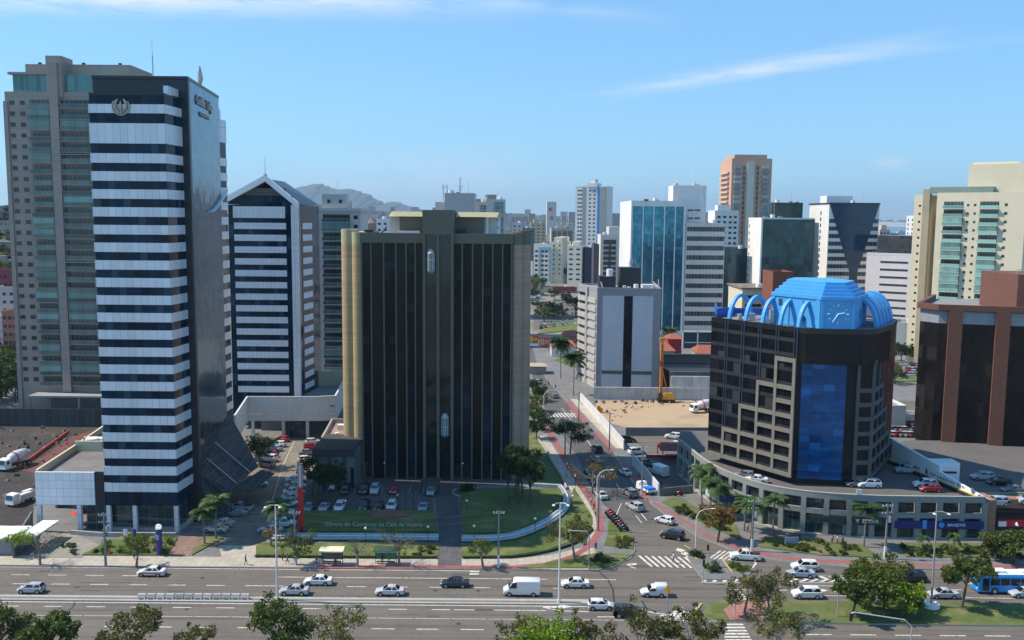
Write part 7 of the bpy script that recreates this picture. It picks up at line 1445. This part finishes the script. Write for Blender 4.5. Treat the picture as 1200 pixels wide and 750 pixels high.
for x, y in [(rng.uniform(-30, 26), rng.uniform(398, 480)) for _ in range(26)]: ftree(G(x, y), 'dark tree in the dense grove left of the taupe tower', 'trees left of the taupe tower', rng.uniform(.9, 1.3))
for k in range(34):
    px = rng.uniform(-16, 22); py = rng.uniform(245, 390)
    for yy in np.linspace(335, 640, 90):
        q = P(px, py, yy)
        if q.z <= hh(q.x, yy) and q.z > 1: ftree(q, 'tree among the hillside houses', 'trees on the wooded hillside', rng.uniform(.5, .9)); break
for x, y in ((632, 470), (625, 462), (628, 482), (626, 495), (634, 505), (629, 515)): ftree(G(x, y), 'dark street tree hugging the right edge of the brown office block', 'street trees beside the brown office block', .55)
for k in range(46):
    Y = rng.uniform(560, 1500); px = rng.choice([rng.uniform(600, 735), rng.uniform(990, 1075)]); q = P(px, 300, Y); ftree(Vector((q.x, Y, 0)), 'tree between far city blocks', 'trees among the far city blocks', rng.uniform(.9, 1.6))
# shrubs
rng = random.Random(17); gb = 'shrubs in the planting beds'
def bed(pts, n, where, lm=(lf_m, lf_o), hr=(.5, 1.2), z=KB + .08):
    xs_ = [p[0] for p in pts]; ys_ = [p[1] for p in pts]; k = 0; it = 0
    def inside(x, y):
        c = False
        for i in range(len(pts)):
            x1, y1 = pts[i]; x2, y2 = pts[i - 1]
            if (y1 > y) != (y2 > y) and x < (x2 - x1) * (y - y1) / (y2 - y1) + x1: c = not c
        return c
    n = int(n * 1.7)
    while k < n and it < 4000:
        it += 1; x, y = rng.uniform(min(xs_), max(xs_)), rng.uniform(min(ys_), max(ys_))
        if inside(x, y): bush('%s shrub at the %s of the bed %s' % (rng.choice(('low', 'leafy', 'rounded')), ('left end', 'middle', 'right end')[min(2, int(3 * (x - min(xs_)) / (max(xs_) - min(xs_))))], where), x, y, rng.uniform(.5, 1.5), rng.uniform(*hr), rng.choice(lm), z, group='shrubs in the planting bed ' + where, n=200, s=.13); k += 1
bed([(790, 590), (830, 606), (862, 622), (850, 626), (815, 610), (780, 592)], 16, 'left of the curved podium', (lf_m, lf_o, lf_d)); bed([(894, 640), (960, 650), (1028, 653), (1012, 641), (940, 633)], 18, 'in front of the green shop band', (lf_m, lf_o, lf_d)); bed([(1064, 652), (1200, 655), (1200, 641), (1056, 640)], 30, 'in front of the navy bank', (lf_m, lf_o, lf_d)); bed([(98, 650), (194, 650), (204, 634), (150, 629), (120, 640)], 20, 'in front of the lobby', (lf_d, lf_m, lf_b), (.6, 1.8)); bed([(810, 647), (824, 650), (829, 655), (812, 654)], 4, 'on the traffic island', (lf_d, lf_m)); bed([(827, 663), (842, 665), (842, 670), (829, 670)], 4, 'on the lower traffic island', (lf_d, lf_m)); bed([(690, 657), (712, 660), (706, 652), (694, 652)], 5, 'on the junction corner lawn', (lf_o, lf_m)); bed([(716, 640), (740, 642), (738, 632), (720, 632)], 6, 'beside the motorcycles', (lf_o, lf_m)); bed([(850, 660), (876, 668), (866, 670), (854, 666)], 3, 'on the islet by the pickup truck', (lf_m, lf_o)); bed([(488, 650), (508, 650), (508, 642), (488, 642)], 3, 'left of the entrance walkway', (lf_o, lf_m)); bed([(66, 655), (92, 648), (92, 632), (72, 640)], 3, 'beside the driveway', (lf_d, lf_m)); bed([(1160, 645), (1200, 646), (1200, 636), (1164, 634)], 7, 'under the red bank sign', (lf_d, lf_m))
b = MB()
def hedge(label, pts, h, w=.5):
    p = samp([tuple(G(*q))[:2] for q in pts], .5); V = []
    rg = np.random.default_rng(len(p)); bl_ = [(x, y, KB + h * .5, h * .6) for x, y in p]; V = leafcloud(bl_, len(p) * 24, .12, rg); c0_ = np.array([p[0][0], p[0][1], 0]); o = link('hedge', leafmesh('hedge', V - c0_, lf_d)); hk = link('core', MB().strip(p, KB, KB + h * .85, -.18, .18).mesh('core', mat('hedge_core', (.03, .055, .02), .95, noise=(2, .3)), tuple(c0_)), o); o.location = tuple(c0_); o['label'] = label; o['category'] = 'hedge'
hedge('dark clipped hedge between the footpath and lawn left of the walkway', [(300, 654), (400, 655), (512, 655.5)], .5); hedge('dark clipped hedge curving round the lawn right of the walkway', [(543, 655.5), (600, 654.5), (640, 648.5), (676, 637), (694, 622)], .5)
# ================================================================== STREET FURNITURE
pole_w = mat('pale_pole', (.60, .60, .58), .5, noise=(.5, .06)); pole_c = mat('concrete_pole', (.28, .26, .24), .9, noise=(.5, .12)); gal = steel
def lamp(label, px, py, h, arms=2, z=.17, col=None):
    q = G(px, py, z); t = thing('street_lamp', label, 'street lamp', tuple(q)); part('pole', MB().tube([(q.x, q.y, z), (q.x, q.y, z + h)], [.17, .09], 8).cyl(q.x, q.y, z, z + .5, .26, 8), col or pole_w, t)
    for s in ((-1, 1) if arms == 2 else (1,)):
        part('arm', MB().tube([(q.x, q.y, z + h - .1), (q.x + s * .5, q.y - .6, z + h + .15), (q.x + s * .9, q.y - 1.2, z + h + .1)], .06, 5), col or pole_w, t); part('lamp_head', MB().ell((q.x + s * 1.05, q.y - 1.5, z + h + .08), (.24, .42, .1)), pole_w, t)
lamp('tall pale double lamp post on the central reservation near the grey silver sedan', 325, 703, 14.6); lamp('tall pale double lamp post on the central reservation right of the white van', 655, 706, 15.3)
lamp('tall weathered double lamp post in a round base on the grassy median', 1091, 711, 14.6, 2, .2, pole_c); q = G(1091, 711, .2); solid('lamp_base', MB().cyl(q.x, q.y, .2, .75, 1.2, 20), mat('white_paint', (0, 0, 0)), 'round white concrete ring at the foot of the weathered lamp post', 'planter', tuple(q))
def curved(label, px, py, h, dx, z=KB, dy=0, h2=None, name='street_lamp', cat='street lamp'):
    q = G(px, py, z); t = thing(name, label, cat, tuple(q)); pts = [(q.x, q.y, z), (q.x, q.y, z + h * .82), (q.x + dx * .18, q.y + dy * .18, z + h * .94), (q.x + dx * .5, q.y + dy * .5, z + h), (q.x + dx, q.y + dy, z + h + .15)]
    part('pole', MB().tube(pts, [.13, .1, .08, .07, .05], 8), pole_w, t); part('lamp_head', MB().ell((q.x + dx * 1.08, q.y + dy * 1.08, z + h + .12), (.42, .2, .1)), pole_w, t)
curved('curved pale street lamp on the left kerb of the junction island', 815, 647, 7.6, 2.6, KB); curved('curved pale street lamp over the side street cars', 699, 606, 9.2, 2.6, KB); curved('curved lamp near the far end of the side street hoarding', 637, 492, 8.5, 3, KB)
def gantry(label, px, py, h, dx, z=.2, dy=0, light=True):
    q = G(px, py, z); t = thing('traffic_light', label, 'traffic light', tuple(q)); part('pole', MB().tube([(q.x, q.y, z), (q.x, q.y, z + h * .86), (q.x + dx * .12, q.y + dy * .12, z + h), (q.x + dx, q.y + dy, z + h), (q.x + dx * 1.06, q.y + dy * 1.06, z + h * .96)], .085, 8), gal, t)
    hx, hy = q.x + dx * 1.06, q.y + dy * 1.06; o = part('signal_head', MB().box(hx - .18, hx + .18, hy - .15, hy + .15, z + h * .96 - 1.05, z + h * .96), plas, t)
    for k in range(3): part('lens', MB().tube([(hx, hy - .16, z + h * .96 - .2 - k * .32), (hx, hy - .13, z + h * .96 - .2 - k * .32)], .1, 8), mat(('lens_red', 'lens_amber', 'lens_green')[k], ((.15, .01, .01), (.15, .08, .01), (.01, .12, .04))[k], .3), o)
gantry('inverted U traffic light mast under the left median tree', 981, 722, 5.4, 4.3)
q = G(1000, 760, 0); gantry('long arched traffic light arm rising from the bottom edge', 1066, 776, 5.6, -6.5, 0, 2.5)
gantry('leaning traffic light arm at the junction corner of the lawn', 690, 668, 6.5, -3.2, KB, .3)
def sig(label, px, py, h=3.0, z=KB):
    q = G(px, py, z); t = thing('traffic_light', label, 'traffic light', tuple(q)); part('pole', MB().tube([(q.x, q.y, z), (q.x, q.y, z + h)], .07, 6), gal, t); part('signal_head', MB().box(q.x - .16, q.x + .16, q.y - .14, q.y + .14, z + h - .2, z + h + .75), plas, t)
sig('pedestrian traffic light on the island by the zebra crossing', 829, 664); sig('thin traffic light at the lower tip of the junction island', 824, 683); sig('traffic light on the pink paved crossing refuge', 861, 726, 3.4, .2); sig('traffic light beside the curb opposite the pink refuge', 884, 712, 3.2, .2)
t = thing('traffic_sign', 'yellow diamond warning sign seen edge on at the junction', 'road sign', tuple(G(742, 748, 0))); q = G(742, 748, 0); 
q = G(781, 736, 0); t.location = q; part('pole', MB().tube([(q.x, q.y, 0), (q.x, q.y, 5.2)], .06, 6), gal, t)
b = MB(); z0 = 5.5; b.face([(q.x, q.y - .03, z0 - .85), (q.x + .42, q.y - .1, z0), (q.x, q.y - .03, z0 + .85), (q.x - .42, q.y + .1, z0)]).face([(q.x, q.y + .03, z0 - .85), (q.x - .42, q.y + .14, z0), (q.x, q.y + .03, z0 + .85), (q.x + .42, q.y - .06, z0)]); part('sign_plate', b, mat('sign_yellow', (.75, .36, .02), .5), t)
q2 = G(768, 738, 0)
curved('pale arm lamp at the lower right of the yellow diamond sign', 800, 770, 5.5, -2.6, 0); 
def upole(label, px, py, h, foot=True, z=KB, arms=2, col=None):
    q = G(px, py, z); t = thing('utility_pole', label, 'utility pole', tuple(q)); part('pole', MB().prism(rect(q.x - .17, q.x + .17, q.y - .14, q.y + .14), z, z + h, top=rect(q.x - .1, q.x + .1, q.y - .08, q.y + .08)), col or pole_c, t)
    if foot: part('painted_foot', MB().box(q.x - .19, q.x + .19, q.y - .16, q.y + .16, z, z + 2.2), white, t)
    for k in range(arms):
        o = part('cross_arm', MB().box(q.x - .95, q.x + .95, q.y - .06, q.y + .06, z + h - .5 - k * 1.3, z + h - .38 - k * 1.3), wood if k else gal, t)
        for s in (-.8, -.3, .4, .85): part('insulator', MB().cyl(q.x + s, q.y, z + h - .38 - k * 1.3, z + h - .12 - k * 1.3, .06, 6), white, o)
    if arms > 1: part('transformer', MB().cyl(q.x + .45, q.y, z + h - 3.2, z + h - 2.2, .28, 10), gal, t)
    return Vector((q.x, q.y, z + h - .2))
pl = [upole('concrete utility pole with cross arms in front of the striped tower', 124, 663, 8.9, False), upole('utility pole with a white foot left of the first bus shelter', 346, 662, 9.2, True, arms=1), upole('utility pole with a white foot on the lawn edge right of the walkway', 584, 665, 9.6, True, arms=1), upole('dark utility pole with white painted foot by the pickup truck', 881, 646, 9.2), upole('utility pole with cross arms and white painted foot before the podium', 1037, 655, 9.6)]
up2 = [upole('utility pole beside the motorcycles on the side street', 701, 622, 10.5, False, arms=1), upole('utility pole between the hoardings of the side street', 752, 588 - 8, 10.4, True, arms=1), upole('thin pole in front of the long hoarding', 714, 527, 9.5, False, arms=1), upole('utility pole by the street palms', 678, 496, 9, False, arms=1), upole('pole under the dark street tree', 662, 535, 9, False, arms=1)]
def wire(a, b, label):
    for k, dz in enumerate((0, -1.3)):
        pts = [Vector(a).lerp(Vector(b), f) + Vector((0, 0, dz - 1.1 * 4 * f * (1 - f))) for f in np.linspace(0, 1, 12)]; c = Vector(a); solid('power_cable', MB().tube(pts, .022, 4), plas, label + (', upper' if k == 0 else ', lower'), 'cable', tuple(c))
wire(pl[0] + Vector((-60, 0, 0)), pl[0], 'black cable running off left of the striped tower pole'); wire(pl[0], pl[1], 'black cable between the striped tower pole and the bus shelter pole'); wire(pl[1], pl[2], 'black cable between the bus shelter pole and the lawn pole'); wire(pl[2], up2[0], 'black cable from the lawn pole to the side street corner'); wire(pl[3], pl[4], 'black cable in front of the podium'); wire(pl[4], pl[4] + Vector((50, 1, 0)), 'black cable running off right of the podium')
# globes on the lawn
gg = 'globe lamps on the lawns'
for i, (x, y, h, lab) in enumerate(((428.5, 640, 3.0, 'left of the tall tree, on the lettering lawn'), (501.5, 638, 3.0, 'left of the entrance walkway'), (555.5, 637, 3.0, 'right of the entrance walkway by the curved wall'), (627, 628, 3.0, 'before the long curve of the low wall'), (547, 607, 3.2, 'on the shaded inner lawn'), (466, 600, 3.2, 'by the central car park flagpoles'), (671, 600, 3, 'on top of the curve of the low wall'), (664, 560, 3, 'on the grass strip beside the side street'), (674, 575, 3, 'near the bend of the side street pavement'), (405, 606, 3, 'behind the black parked car'))):
    q = G(x, y, KB); t = thing('globe_lamp', 'white globe lamp post, ' + lab, 'lamp', tuple(q), gg); part('post', MB().tube([(q.x, q.y, KB), (q.x, q.y, KB + h)], .05, 6), dark, t); part('globe', MB().ell((q.x, q.y, KB + h + .2), (.24, .24, .24)), mat('lamp_globe', (0, 0, 0)), t)
for i, x in enumerate((466.5, 475.5, 484.5)):
    q = G(x, 603, KB); solid('flagpole', MB().tube([(q.x, q.y, KB), (q.x, q.y, KB + 6.4)], .07, 6), dark, 'thin dark flagpole in the central car park, %s of three' % ('left', 'middle', 'right')[i], 'flagpole', tuple(q), 'flagpoles in the central car park')
# the curved low wall with its steel coping
cwp = samp([tuple(G(*q))[:2] for q in ((541, 636), (575, 636), (605, 632), (635, 620), (655, 607), (664, 596), (664, 585), (657, 574))], .9); cwl = samp([tuple(G(*q))[:2] for q in ((318, 634), (400, 634), (514, 635))], 2)
sm = mat('glazed_coping', (.30, .34, .36), .5, metal=.0, noise=(.5, .3)); smd = mat('wall_base_shade', (.12, .13, .13), .8, noise=(.3, .15))  # dark base colour stands for the shadow under the coping
def lowwall(label, path):
    t = thing('low_wall', label, 'wall', (*path[0], KB)); part('wall', MB().strip(path, KB, .75, -.9, .15), smd, t)
    a = offset(path, .6); b2 = offset(path, -.5); b3 = offset(path, -.85); m_ = MB()
    for i in range(len(path) - 1): m_.face([(*a[i], .62), (*a[i + 1], .62), (*b2[i + 1], 1.25), (*b2[i], 1.25)]).face([(*b2[i], 1.25), (*b2[i + 1], 1.25), (*b3[i + 1], 1.22), (*b3[i], 1.22)]).face([(*a[i], .45), (*a[i + 1], .45), (*a[i + 1], .62), (*a[i], .62)]).face([(*a[i], .45), (*b2[i], .45), (*b2[i + 1], .45), (*a[i + 1], .45)])
    part('glazed_coping', m_, sm, t); part('coping_streak', MB().strip(path, .95, 1.03, -.02, .16), white, t)  # raised white strip drawn for the pale streak along the coping
lowwall('long curved low wall with a shiny sloped coping round the lawn', cwp); lowwall('straight low wall with a shiny sloped coping below the lawn lettering', cwl)
w2 = samp([tuple(G(*q))[:2] for q in ((664, 575), (658, 560), (648, 545), (640, 530), (630, 516))], 2); t = solid('low_wall', MB().strip(w2, KB, .75, -.2, .2), conc, 'thin pale kerb wall along the narrow lawn beside the side street', 'wall', (*w2[0], KB)); w3 = [tuple(G(*q))[:2] for q in ((622, 571), (658, 573))]; solid('low_wall', MB().strip(w3, KB, .9, -.5, .3), sm, 'short shiny low wall joining the lawn to the brown offices', 'wall', (*w3[0], KB))
# raised bed for the lettering
ll = MB().prism(ccw([tuple(G(*q))[:2] for q in ((356, 630), (512, 630), (508, 605), (350, 606))]), KB, 1.3); struct('lawn', ll, grass_m)
struct('lawn', MB().prism(ccw([tuple(G(*q))[:2] for q in ((543, 630), (600, 629), (636, 614), (657, 596), (660, 585), (655, 577), (540, 577))]), KB, .9), grass_m)
q = G(438, 617, 1.45); 
lettering('Centro do Comércio de Café de Vitória', 1.05, (q.x, q.y, 1.80), (1, 0, 0), mat('letter_white', (.42, .42, .39), .6), None, .06, name='lawn_lettering'); o = bpy.data.objects['lawn_lettering']; o['label'] = 'row of white standing letters on the sloping lawn'; o['category'] = 'lettering'; o.scale = (1.02, 1, 1)
# bus shelters
def shelter(label, px, py, w, mroof, green=False):
    q = G(px, py, KB); t = thing('bus_shelter', label, 'bus shelter', tuple(q)); part('roof', MB().prism(rect(q.x - w / 2, q.x + w / 2, q.y - .9, q.y + .9), [2.5, 2.5, 2.75, 2.75], [2.6, 2.6, 2.85, 2.85]), mroof, t)
    for s in (-1, 1): part('post', MB().box(q.x + s * (w / 2 - .3) - .05, q.x + s * (w / 2 - .3) + .05, q.y + .3, q.y + .4, KB, 2.6), dark, t)
    part('bench', MB().box(q.x - w / 2 + .5, q.x + w / 2 - .5, q.y - .1, q.y + .3, .5, .58).box(q.x - w / 2 + .6, q.x - w / 2 + .7, q.y, q.y + .2, KB, .5).box(q.x + w / 2 - .7, q.x + w / 2 - .6, q.y, q.y + .2, KB, .5), dark, t)
    part('back_panel', MB().box(q.x - w / 2 + .3, q.x + w / 2 - .3, q.y + .42, q.y + .45, .8, 1.9), mat('panel_green', (.03, .25, .12), .4) if green else mat('clear_panel', (.10, .14, .14), .1), t)
shelter('bus shelter with a cream curved roof', 389, 661, 4.0, mat('cream_roof', (.68, .62, .45), .6)); shelter('bus shelter with a green panel and dark roof', 452, 661, 4.0, mat('green_dark_roof', (.06, .09, .07), .3), True)
# concrete barrier blocks
gbk = 'concrete barrier blocks'; bm_ = MB(); sect(bm_, [(-.62, [(.34, 0), (.30, .12), (.14, .75)]), (.62, [(.34, 0), (.30, .12), (.14, .75)])]); bm_.box(-.4, .4, -.36, -.335, .03, .22, 1); bme = bm_.mesh('barrier_block', [mat('block_concrete', (.50, .46, .43), .9, noise=(.6, .25), coord='obj', rnd=.15), conc_d])
names12 = ['leftmost', 'second from the left', 'third from the left', 'fourth from the left', 'fifth from the left', 'sixth from the left', 'sixth from the right', 'fifth from the right', 'fourth from the right', 'third from the right', 'second from the right', 'rightmost']
for k in range(12):
    o = link('barrier_block', bme); o.location = G(166.5 + k * 11.0, 701.5, .17); o.rotation_euler = (0, 0, rng.uniform(-.06, .06)); o.scale = (.92, 1, 1); o['label'] = 'pinkish concrete barrier block, %s of the twelve in the row' % names12[k]; o['category'] = 'barrier'; o['group'] = gbk
# totems
q = G(353, 627, KB); t = thing('totem_sign', 'tall slim red totem banner with grey top by the courtyard', 'sign', tuple(q)); part('panel', MB().box(q.x - .5, q.x + .5, q.y - .15, q.y + .15, 1.0, 9.0), mat('totem_red', (.50, .02, .02), .5), t); part('head', MB().prism(rect(q.x - .5, q.x + .5, q.y - .15, q.y + .15), 9.0, [13.6, 12.8, 12.8, 13.6]), mat('totem_grey', (.28, .22, .25), .5), t); part('stripe', MB().box(q.x - .08, q.x + .08, q.y - .18, q.y - .15, 9.0, 13.0), white_r, t); part('foot', MB().box(q.x - .3, q.x + .3, q.y - .1, q.y + .1, KB, 1.0), dark, t)
q = G(187, 650, KB); t = thing('totem_sign', 'navy blue totem with slanted white round top before the lobby', 'sign', tuple(q)); part('panel', MB().tube([(q.x, q.y, KB), (q.x, q.y, 4.6)], .5, 16), mat('totem_navy', (.03, .035, .17), .45), t, smooth=True); part('top', MB().prism([(q.x + .5 * math.cos(a), q.y + .5 * math.sin(a)) for a in np.linspace(0, 2 * math.pi, 16, endpoint=False)], 4.6, [4.75 + .3 * math.cos(a - 2.2) + .3 for a in np.linspace(0, 2 * math.pi, 16, endpoint=False)]), white, t); part('emblem', MB().box(q.x - .42, q.x + .2, q.y - .55, q.y - .45, 2.9, 3.7), mat('emblem_blue', (.3, .36, .55), .4), t)
q = G(928, 642, KB); t = thing('advert_board', 'pale blue grey tilted board lying in the planting bed', 'sign', tuple(q)); part('board', MB().prism([(q.x - 1.3, q.y - .1), (q.x + 1.2, q.y + .3), (q.x + 1.2, q.y + .4), (q.x - 1.3, q.y)], .8, 2.0), mat('board_blue', (.30, .34, .42), .5), t); part('leg', MB().box(q.x - .9, q.x - .8, q.y, q.y + .1, KB, .8).box(q.x + .8, q.x + .9, q.y + .25, q.y + .35, KB, .8), dark, t)
for x, c_, l_ in ((145.5, (.65, .66, .68), 'white flag on a thin pole before the lobby'), (155.5, (.07, .05, .2), 'purple flag on a thin pole before the lobby'), (122, (.1, .1, .25), 'dark blue flag beside the utility pole')):
    q = G(x, 648, KB); t = thing('flag', l_, 'flag', tuple(q)); part('pole', MB().tube([(q.x, q.y, KB), (q.x, q.y, 4.4)], .04, 5), gal, t); part('cloth', MB().prism([(q.x, q.y), (q.x + .3, q.y - .12), (q.x + .7, q.y + .05), (q.x + .7, q.y + .09), (q.x + .3, q.y - .08), (q.x, q.y + .04)], 3.0, 4.3), mat('flag_' + l_.split()[0], c_, .8), t)
solid('side_wall', MB().strip([tuple(G(*q))[:2] for q in ((16, 655), (22, 645), (38, 618))], KB, 3.0, -.15, .15), conc_d, 'grey wall beside the driveway left of the annex', 'wall', tuple(G(16, 655, KB))); t = thing('gate_house', 'small white flat roofed kiosk at the far left pavement', 'building', tuple(G(2, 650, KB))); q0 = G(-30, 650, KB); q1 = G(16, 650, KB); part('wall', MB().box(q0.x, q1.x, q0.y, q0.y + 6, KB, 2.9), mat('kiosk_grey', (.25, .25, .25), .8), t); part('roof', MB().box(q0.x, q1.x + .2, q0.y - .3, q0.y + 6, 2.9, 3.1), white, t); solid('long_white_shed', MB().box(q1.x + .5, q1.x + 3.4, q0.y + 1, q0.y + 9, 2.8, 3.1), white, 'white flat shed roof beside the driveway', 'roof', (q1.x + 2, q0.y + 4, KB)) 
q = G(505, 578, KB); t = thing('entrance_shelter', 'small dark flat canopy on posts before the office entrance', 'canopy', tuple(q)); part('roof', MB().box(q.x - 2, q.x + 2, q.y - 1, q.y + 1.2, 2.8, 3.1), mat('dark_roof', (0, 0, 0)), t)
for s in (-1.8, 1.8): part('post', MB().box(q.x + s - .06, q.x + s + .06, q.y - .9, q.y - .8, KB, 2.8), dark, t)
solid('traffic_cone', MB().cyl(G(128, 651).x, G(128, 651).y, KB, .95, .3, 10, r1=.06), mat('cone_red', (.6, .06, .03), .6), 'red cone by the utility pole', 'cone', tuple(G(128, 651, KB)))
solid('yellow_machine', MB().box(*[G(702, 484).x + d for d in (-1, 1)], *[G(702, 484).y + d for d in (-.6, .6)], KB, 1.5).box(*[G(702, 484).x + d for d in (-.6, .3)], *[G(702, 484).y + d for d in (-.4, .4)], 1.5, 2.2), ym, 'small yellow machine just inside the long hoarding', 'machine', tuple(G(702, 484, KB)))
# ================================================================== PEOPLE
skin = mat('skin', (.32, .19, .13), .6, noise=(1, 0)); shirt = mat('shirt', (.5, .5, .5), .85, objcol=True, noise=(1, 0)); trous = mat('trousers', (.05, .055, .08), .9, noise=(1, 0)); hair_m = mat('hair', (.02, .015, .012), .8, noise=(1, 0))
def make_person(walk):
    v = {}; e = []; rad = {}
    def J(n, p, r, par=None):
        v[n] = p; rad[n] = r
        if par: e.append((par, n))
    s = .24 if walk else .05
    J('pel', (0, 0, .95), .14); J('wst', (0, 0, 1.12), .125, 'pel'); J('chest', (0, 0, 1.32), .15, 'wst'); J('neckb', (0, 0, 1.46), .075, 'chest'); J('neck', (.01, 0, 1.53), .055, 'neckb'); J('jaw', (.03, 0, 1.60), .075, 'neck'); J('head', (.02, 0, 1.68), .095, 'jaw'); J('crown', (.01, 0, 1.74), .07, 'head'); J('nose', (.115, 0, 1.655), .015, 'head')
    for sd, k in ((1, 1), (-1, -1)):
        q = 'L' if sd > 0 else 'R'; f = s * k
        J('hip' + q, (0, .09 * sd, .9), .10, 'pel'); J('kn' + q, (f * .5 + .03, .10 * sd, .49), .062, 'hip' + q); J('an' + q, (f, .10 * sd, .09), .042, 'kn' + q); J('toe' + q, (f + .17, .11 * sd, .035), .035, 'an' + q)
        J('sh' + q, (0, .19 * sd, 1.41), .062, 'chest'); J('el' + q, (-f * .4 - .02, .235 * sd, 1.13), .043, 'sh' + q); J('wr' + q, (-f * .8 + .07, .235 * sd, .90), .028, 'el' + q); J('pa' + q, (-f * .85 + .09, .235 * sd, .84), .032, 'wr' + q)
        for m in range(4): J('f%d%s' % (m, q), (-f * .85 + .07 + .018 * m, .23 * sd, .755 + .006 * abs(m - 2)), .0085, 'pa' + q)
        J('th' + q, (-f * .85 + .135, .22 * sd, .80), .010, 'pa' + q)
    names = list(v); me = bpy.data.meshes.new('body'); me.from_pydata([v[n] for n in names], [(names.index(a), names.index(b)) for a, b in e], []); o = bpy.data.objects.new('tmp', me); COL.objects.link(o)
    sk = o.modifiers.new('s', 'SKIN'); sk.use_smooth_shade = True; su = o.modifiers.new('u', 'SUBSURF'); su.levels = 1; su.render_levels = 1
    for i, n in enumerate(names): me.skin_vertices[0].data[i].radius = (rad[n],) * 2; me.skin_vertices[0].data[i].use_root = (n == 'pel')
    dg = bpy.context.evaluated_depsgraph_get(); m2 = bpy.data.meshes.new_from_object(o.evaluated_get(dg)); bpy.data.objects.remove(o); m2.materials.clear()
    for mm in (skin, shirt, trous): m2.materials.append(mm)
    for p in m2.polygons:
        c = p.center; p.material_index = 0 if (c.z > 1.49 or (abs(c.y) > .2 and c.z < 1.18)) else (1 if c.z > .98 else 2)
        if abs(c.y) > .2 and c.z >= 1.18: p.material_index = 1
    t = thing('person', '', 'person', (0, 0, 0)); ob = link('body', m2, t); ob['paint'] = 1
    part('hair', MB().ell((-.015, 0, 1.715), (.108, .10, .09)), hair_m, t, smooth=True); register(t); return t
try:
    PP = [make_person(True), make_person(False)]; pu = [False, False]
    def person(px, py, kind, ang, col, label, z=KB):
        q = G(px, py, z)
        if not pu[kind]:
            pu[kind] = True; o = PP[kind]; o.location = q; o.rotation_euler = (0, 0, R(ang)); o['label'] = label
            for c in KIDS[o.name_full]:
                if c.get('paint'): c.color = (*col, 1)
        else: o = copytree(PP[kind], q, R(ang), label, None, col)
        o['category'] = 'person'; return o
    for x, y, k, a, c_, l_ in ((288, 662, 0, 10, (.03, .03, .035), 'person in dark clothes walking on the footpath by the courtyard gate'), (331, 657, 1, 60, (.2, .1, .06), 'person in a brown shirt at the end of the hedge'), (337, 661, 0, 180, (.15, .15, .3), 'person in a blue shirt walking left of the light green tree'), (371, 661, 1, -90, (.12, .1, .2), 'person in a purple shirt standing left of the cream bus shelter'), (393, 663, 1, -80, (.25, .03, .03), 'person in a dark red shirt at the cream bus shelter'), (448, 661, 1, -90, (.05, .05, .06), 'person in dark clothes at the green bus shelter'), (456, 659, 1, -60, (.35, .06, .04), 'person in a red shirt right of the green bus shelter'), (474, 654, 1, -90, (.6, .55, .1), 'person in a yellow shirt right of the wide bare tree'), (157, 655, 0, 100, (.6, .6, .58), 'person in a white shirt near the small dark tree'), (789, 659, 0, 0, (.62, .55, .6), 'person in a pale shirt crossing the zebra'), (698, 646, 1, -90, (.04, .06, .3), 'person in a bright blue shirt on the grey corner paving'), (975, 638, 1, -90, (.6, .2, .45), 'person in a pink shirt in front of the green shop band'), (981, 638, 0, 0, (.45, .4, .4), 'person in a grey shirt second from the left before the shop'), (987, 639, 1, -90, (.4, .12, .15), 'person in a dark red shirt rightmost before the shop'), (876, 624, 1, -90, (.6, .5, .38), 'person in a cream shirt at the podium entrance'), (696, 598, 1, -60, (.6, .15, .1), 'person in a bright red shirt beside the motorcycles'), (698, 606, 1, -90, (.65, .5, .15), 'person in a yellow shirt on the side street footpath'), (693, 592, 0, -80, (.6, .6, .6), 'person in a white shirt walking by the white car on the side street'), (723, 560, 0, 110, (.05, .05, .06), 'person in black walking on the red cycle lane'), (775, 572, 1, -90, (.03, .03, .04), 'person in black standing in the truck yard'), (643, 452, 0, 90, (.04, .04, .05), 'person in dark clothes on the far pavement, left'), (651, 456, 0, -90, (.05, .05, .05), 'person in dark clothes on the far pavement, right')):
        person(x, y, k, a, c_, l_)
except Exception as ex: print('PEOPLE FAILED', ex); raise
# ================================================================== HAZE
hzm = bpy.data.materials.new('haze'); hzm.use_nodes = True; nt = hzm.node_tree; nt.nodes.clear(); o_ = nt.nodes.new('ShaderNodeOutputMaterial'); v_ = nt.nodes.new('ShaderNodeVolumePrincipled'); v_.inputs['Color'].default_value = (.62, .82, 1.0, 1); v_.inputs['Density'].default_value = HAZE; v_.inputs['Anisotropy'].default_value = .2; nt.links.new(v_.outputs[0], o_.inputs['Volume'])
hb = MB().box(-14000, 33000, -600, 34000, -8, 760); hb_o = struct('haze', hb, hzm, 'stuff')
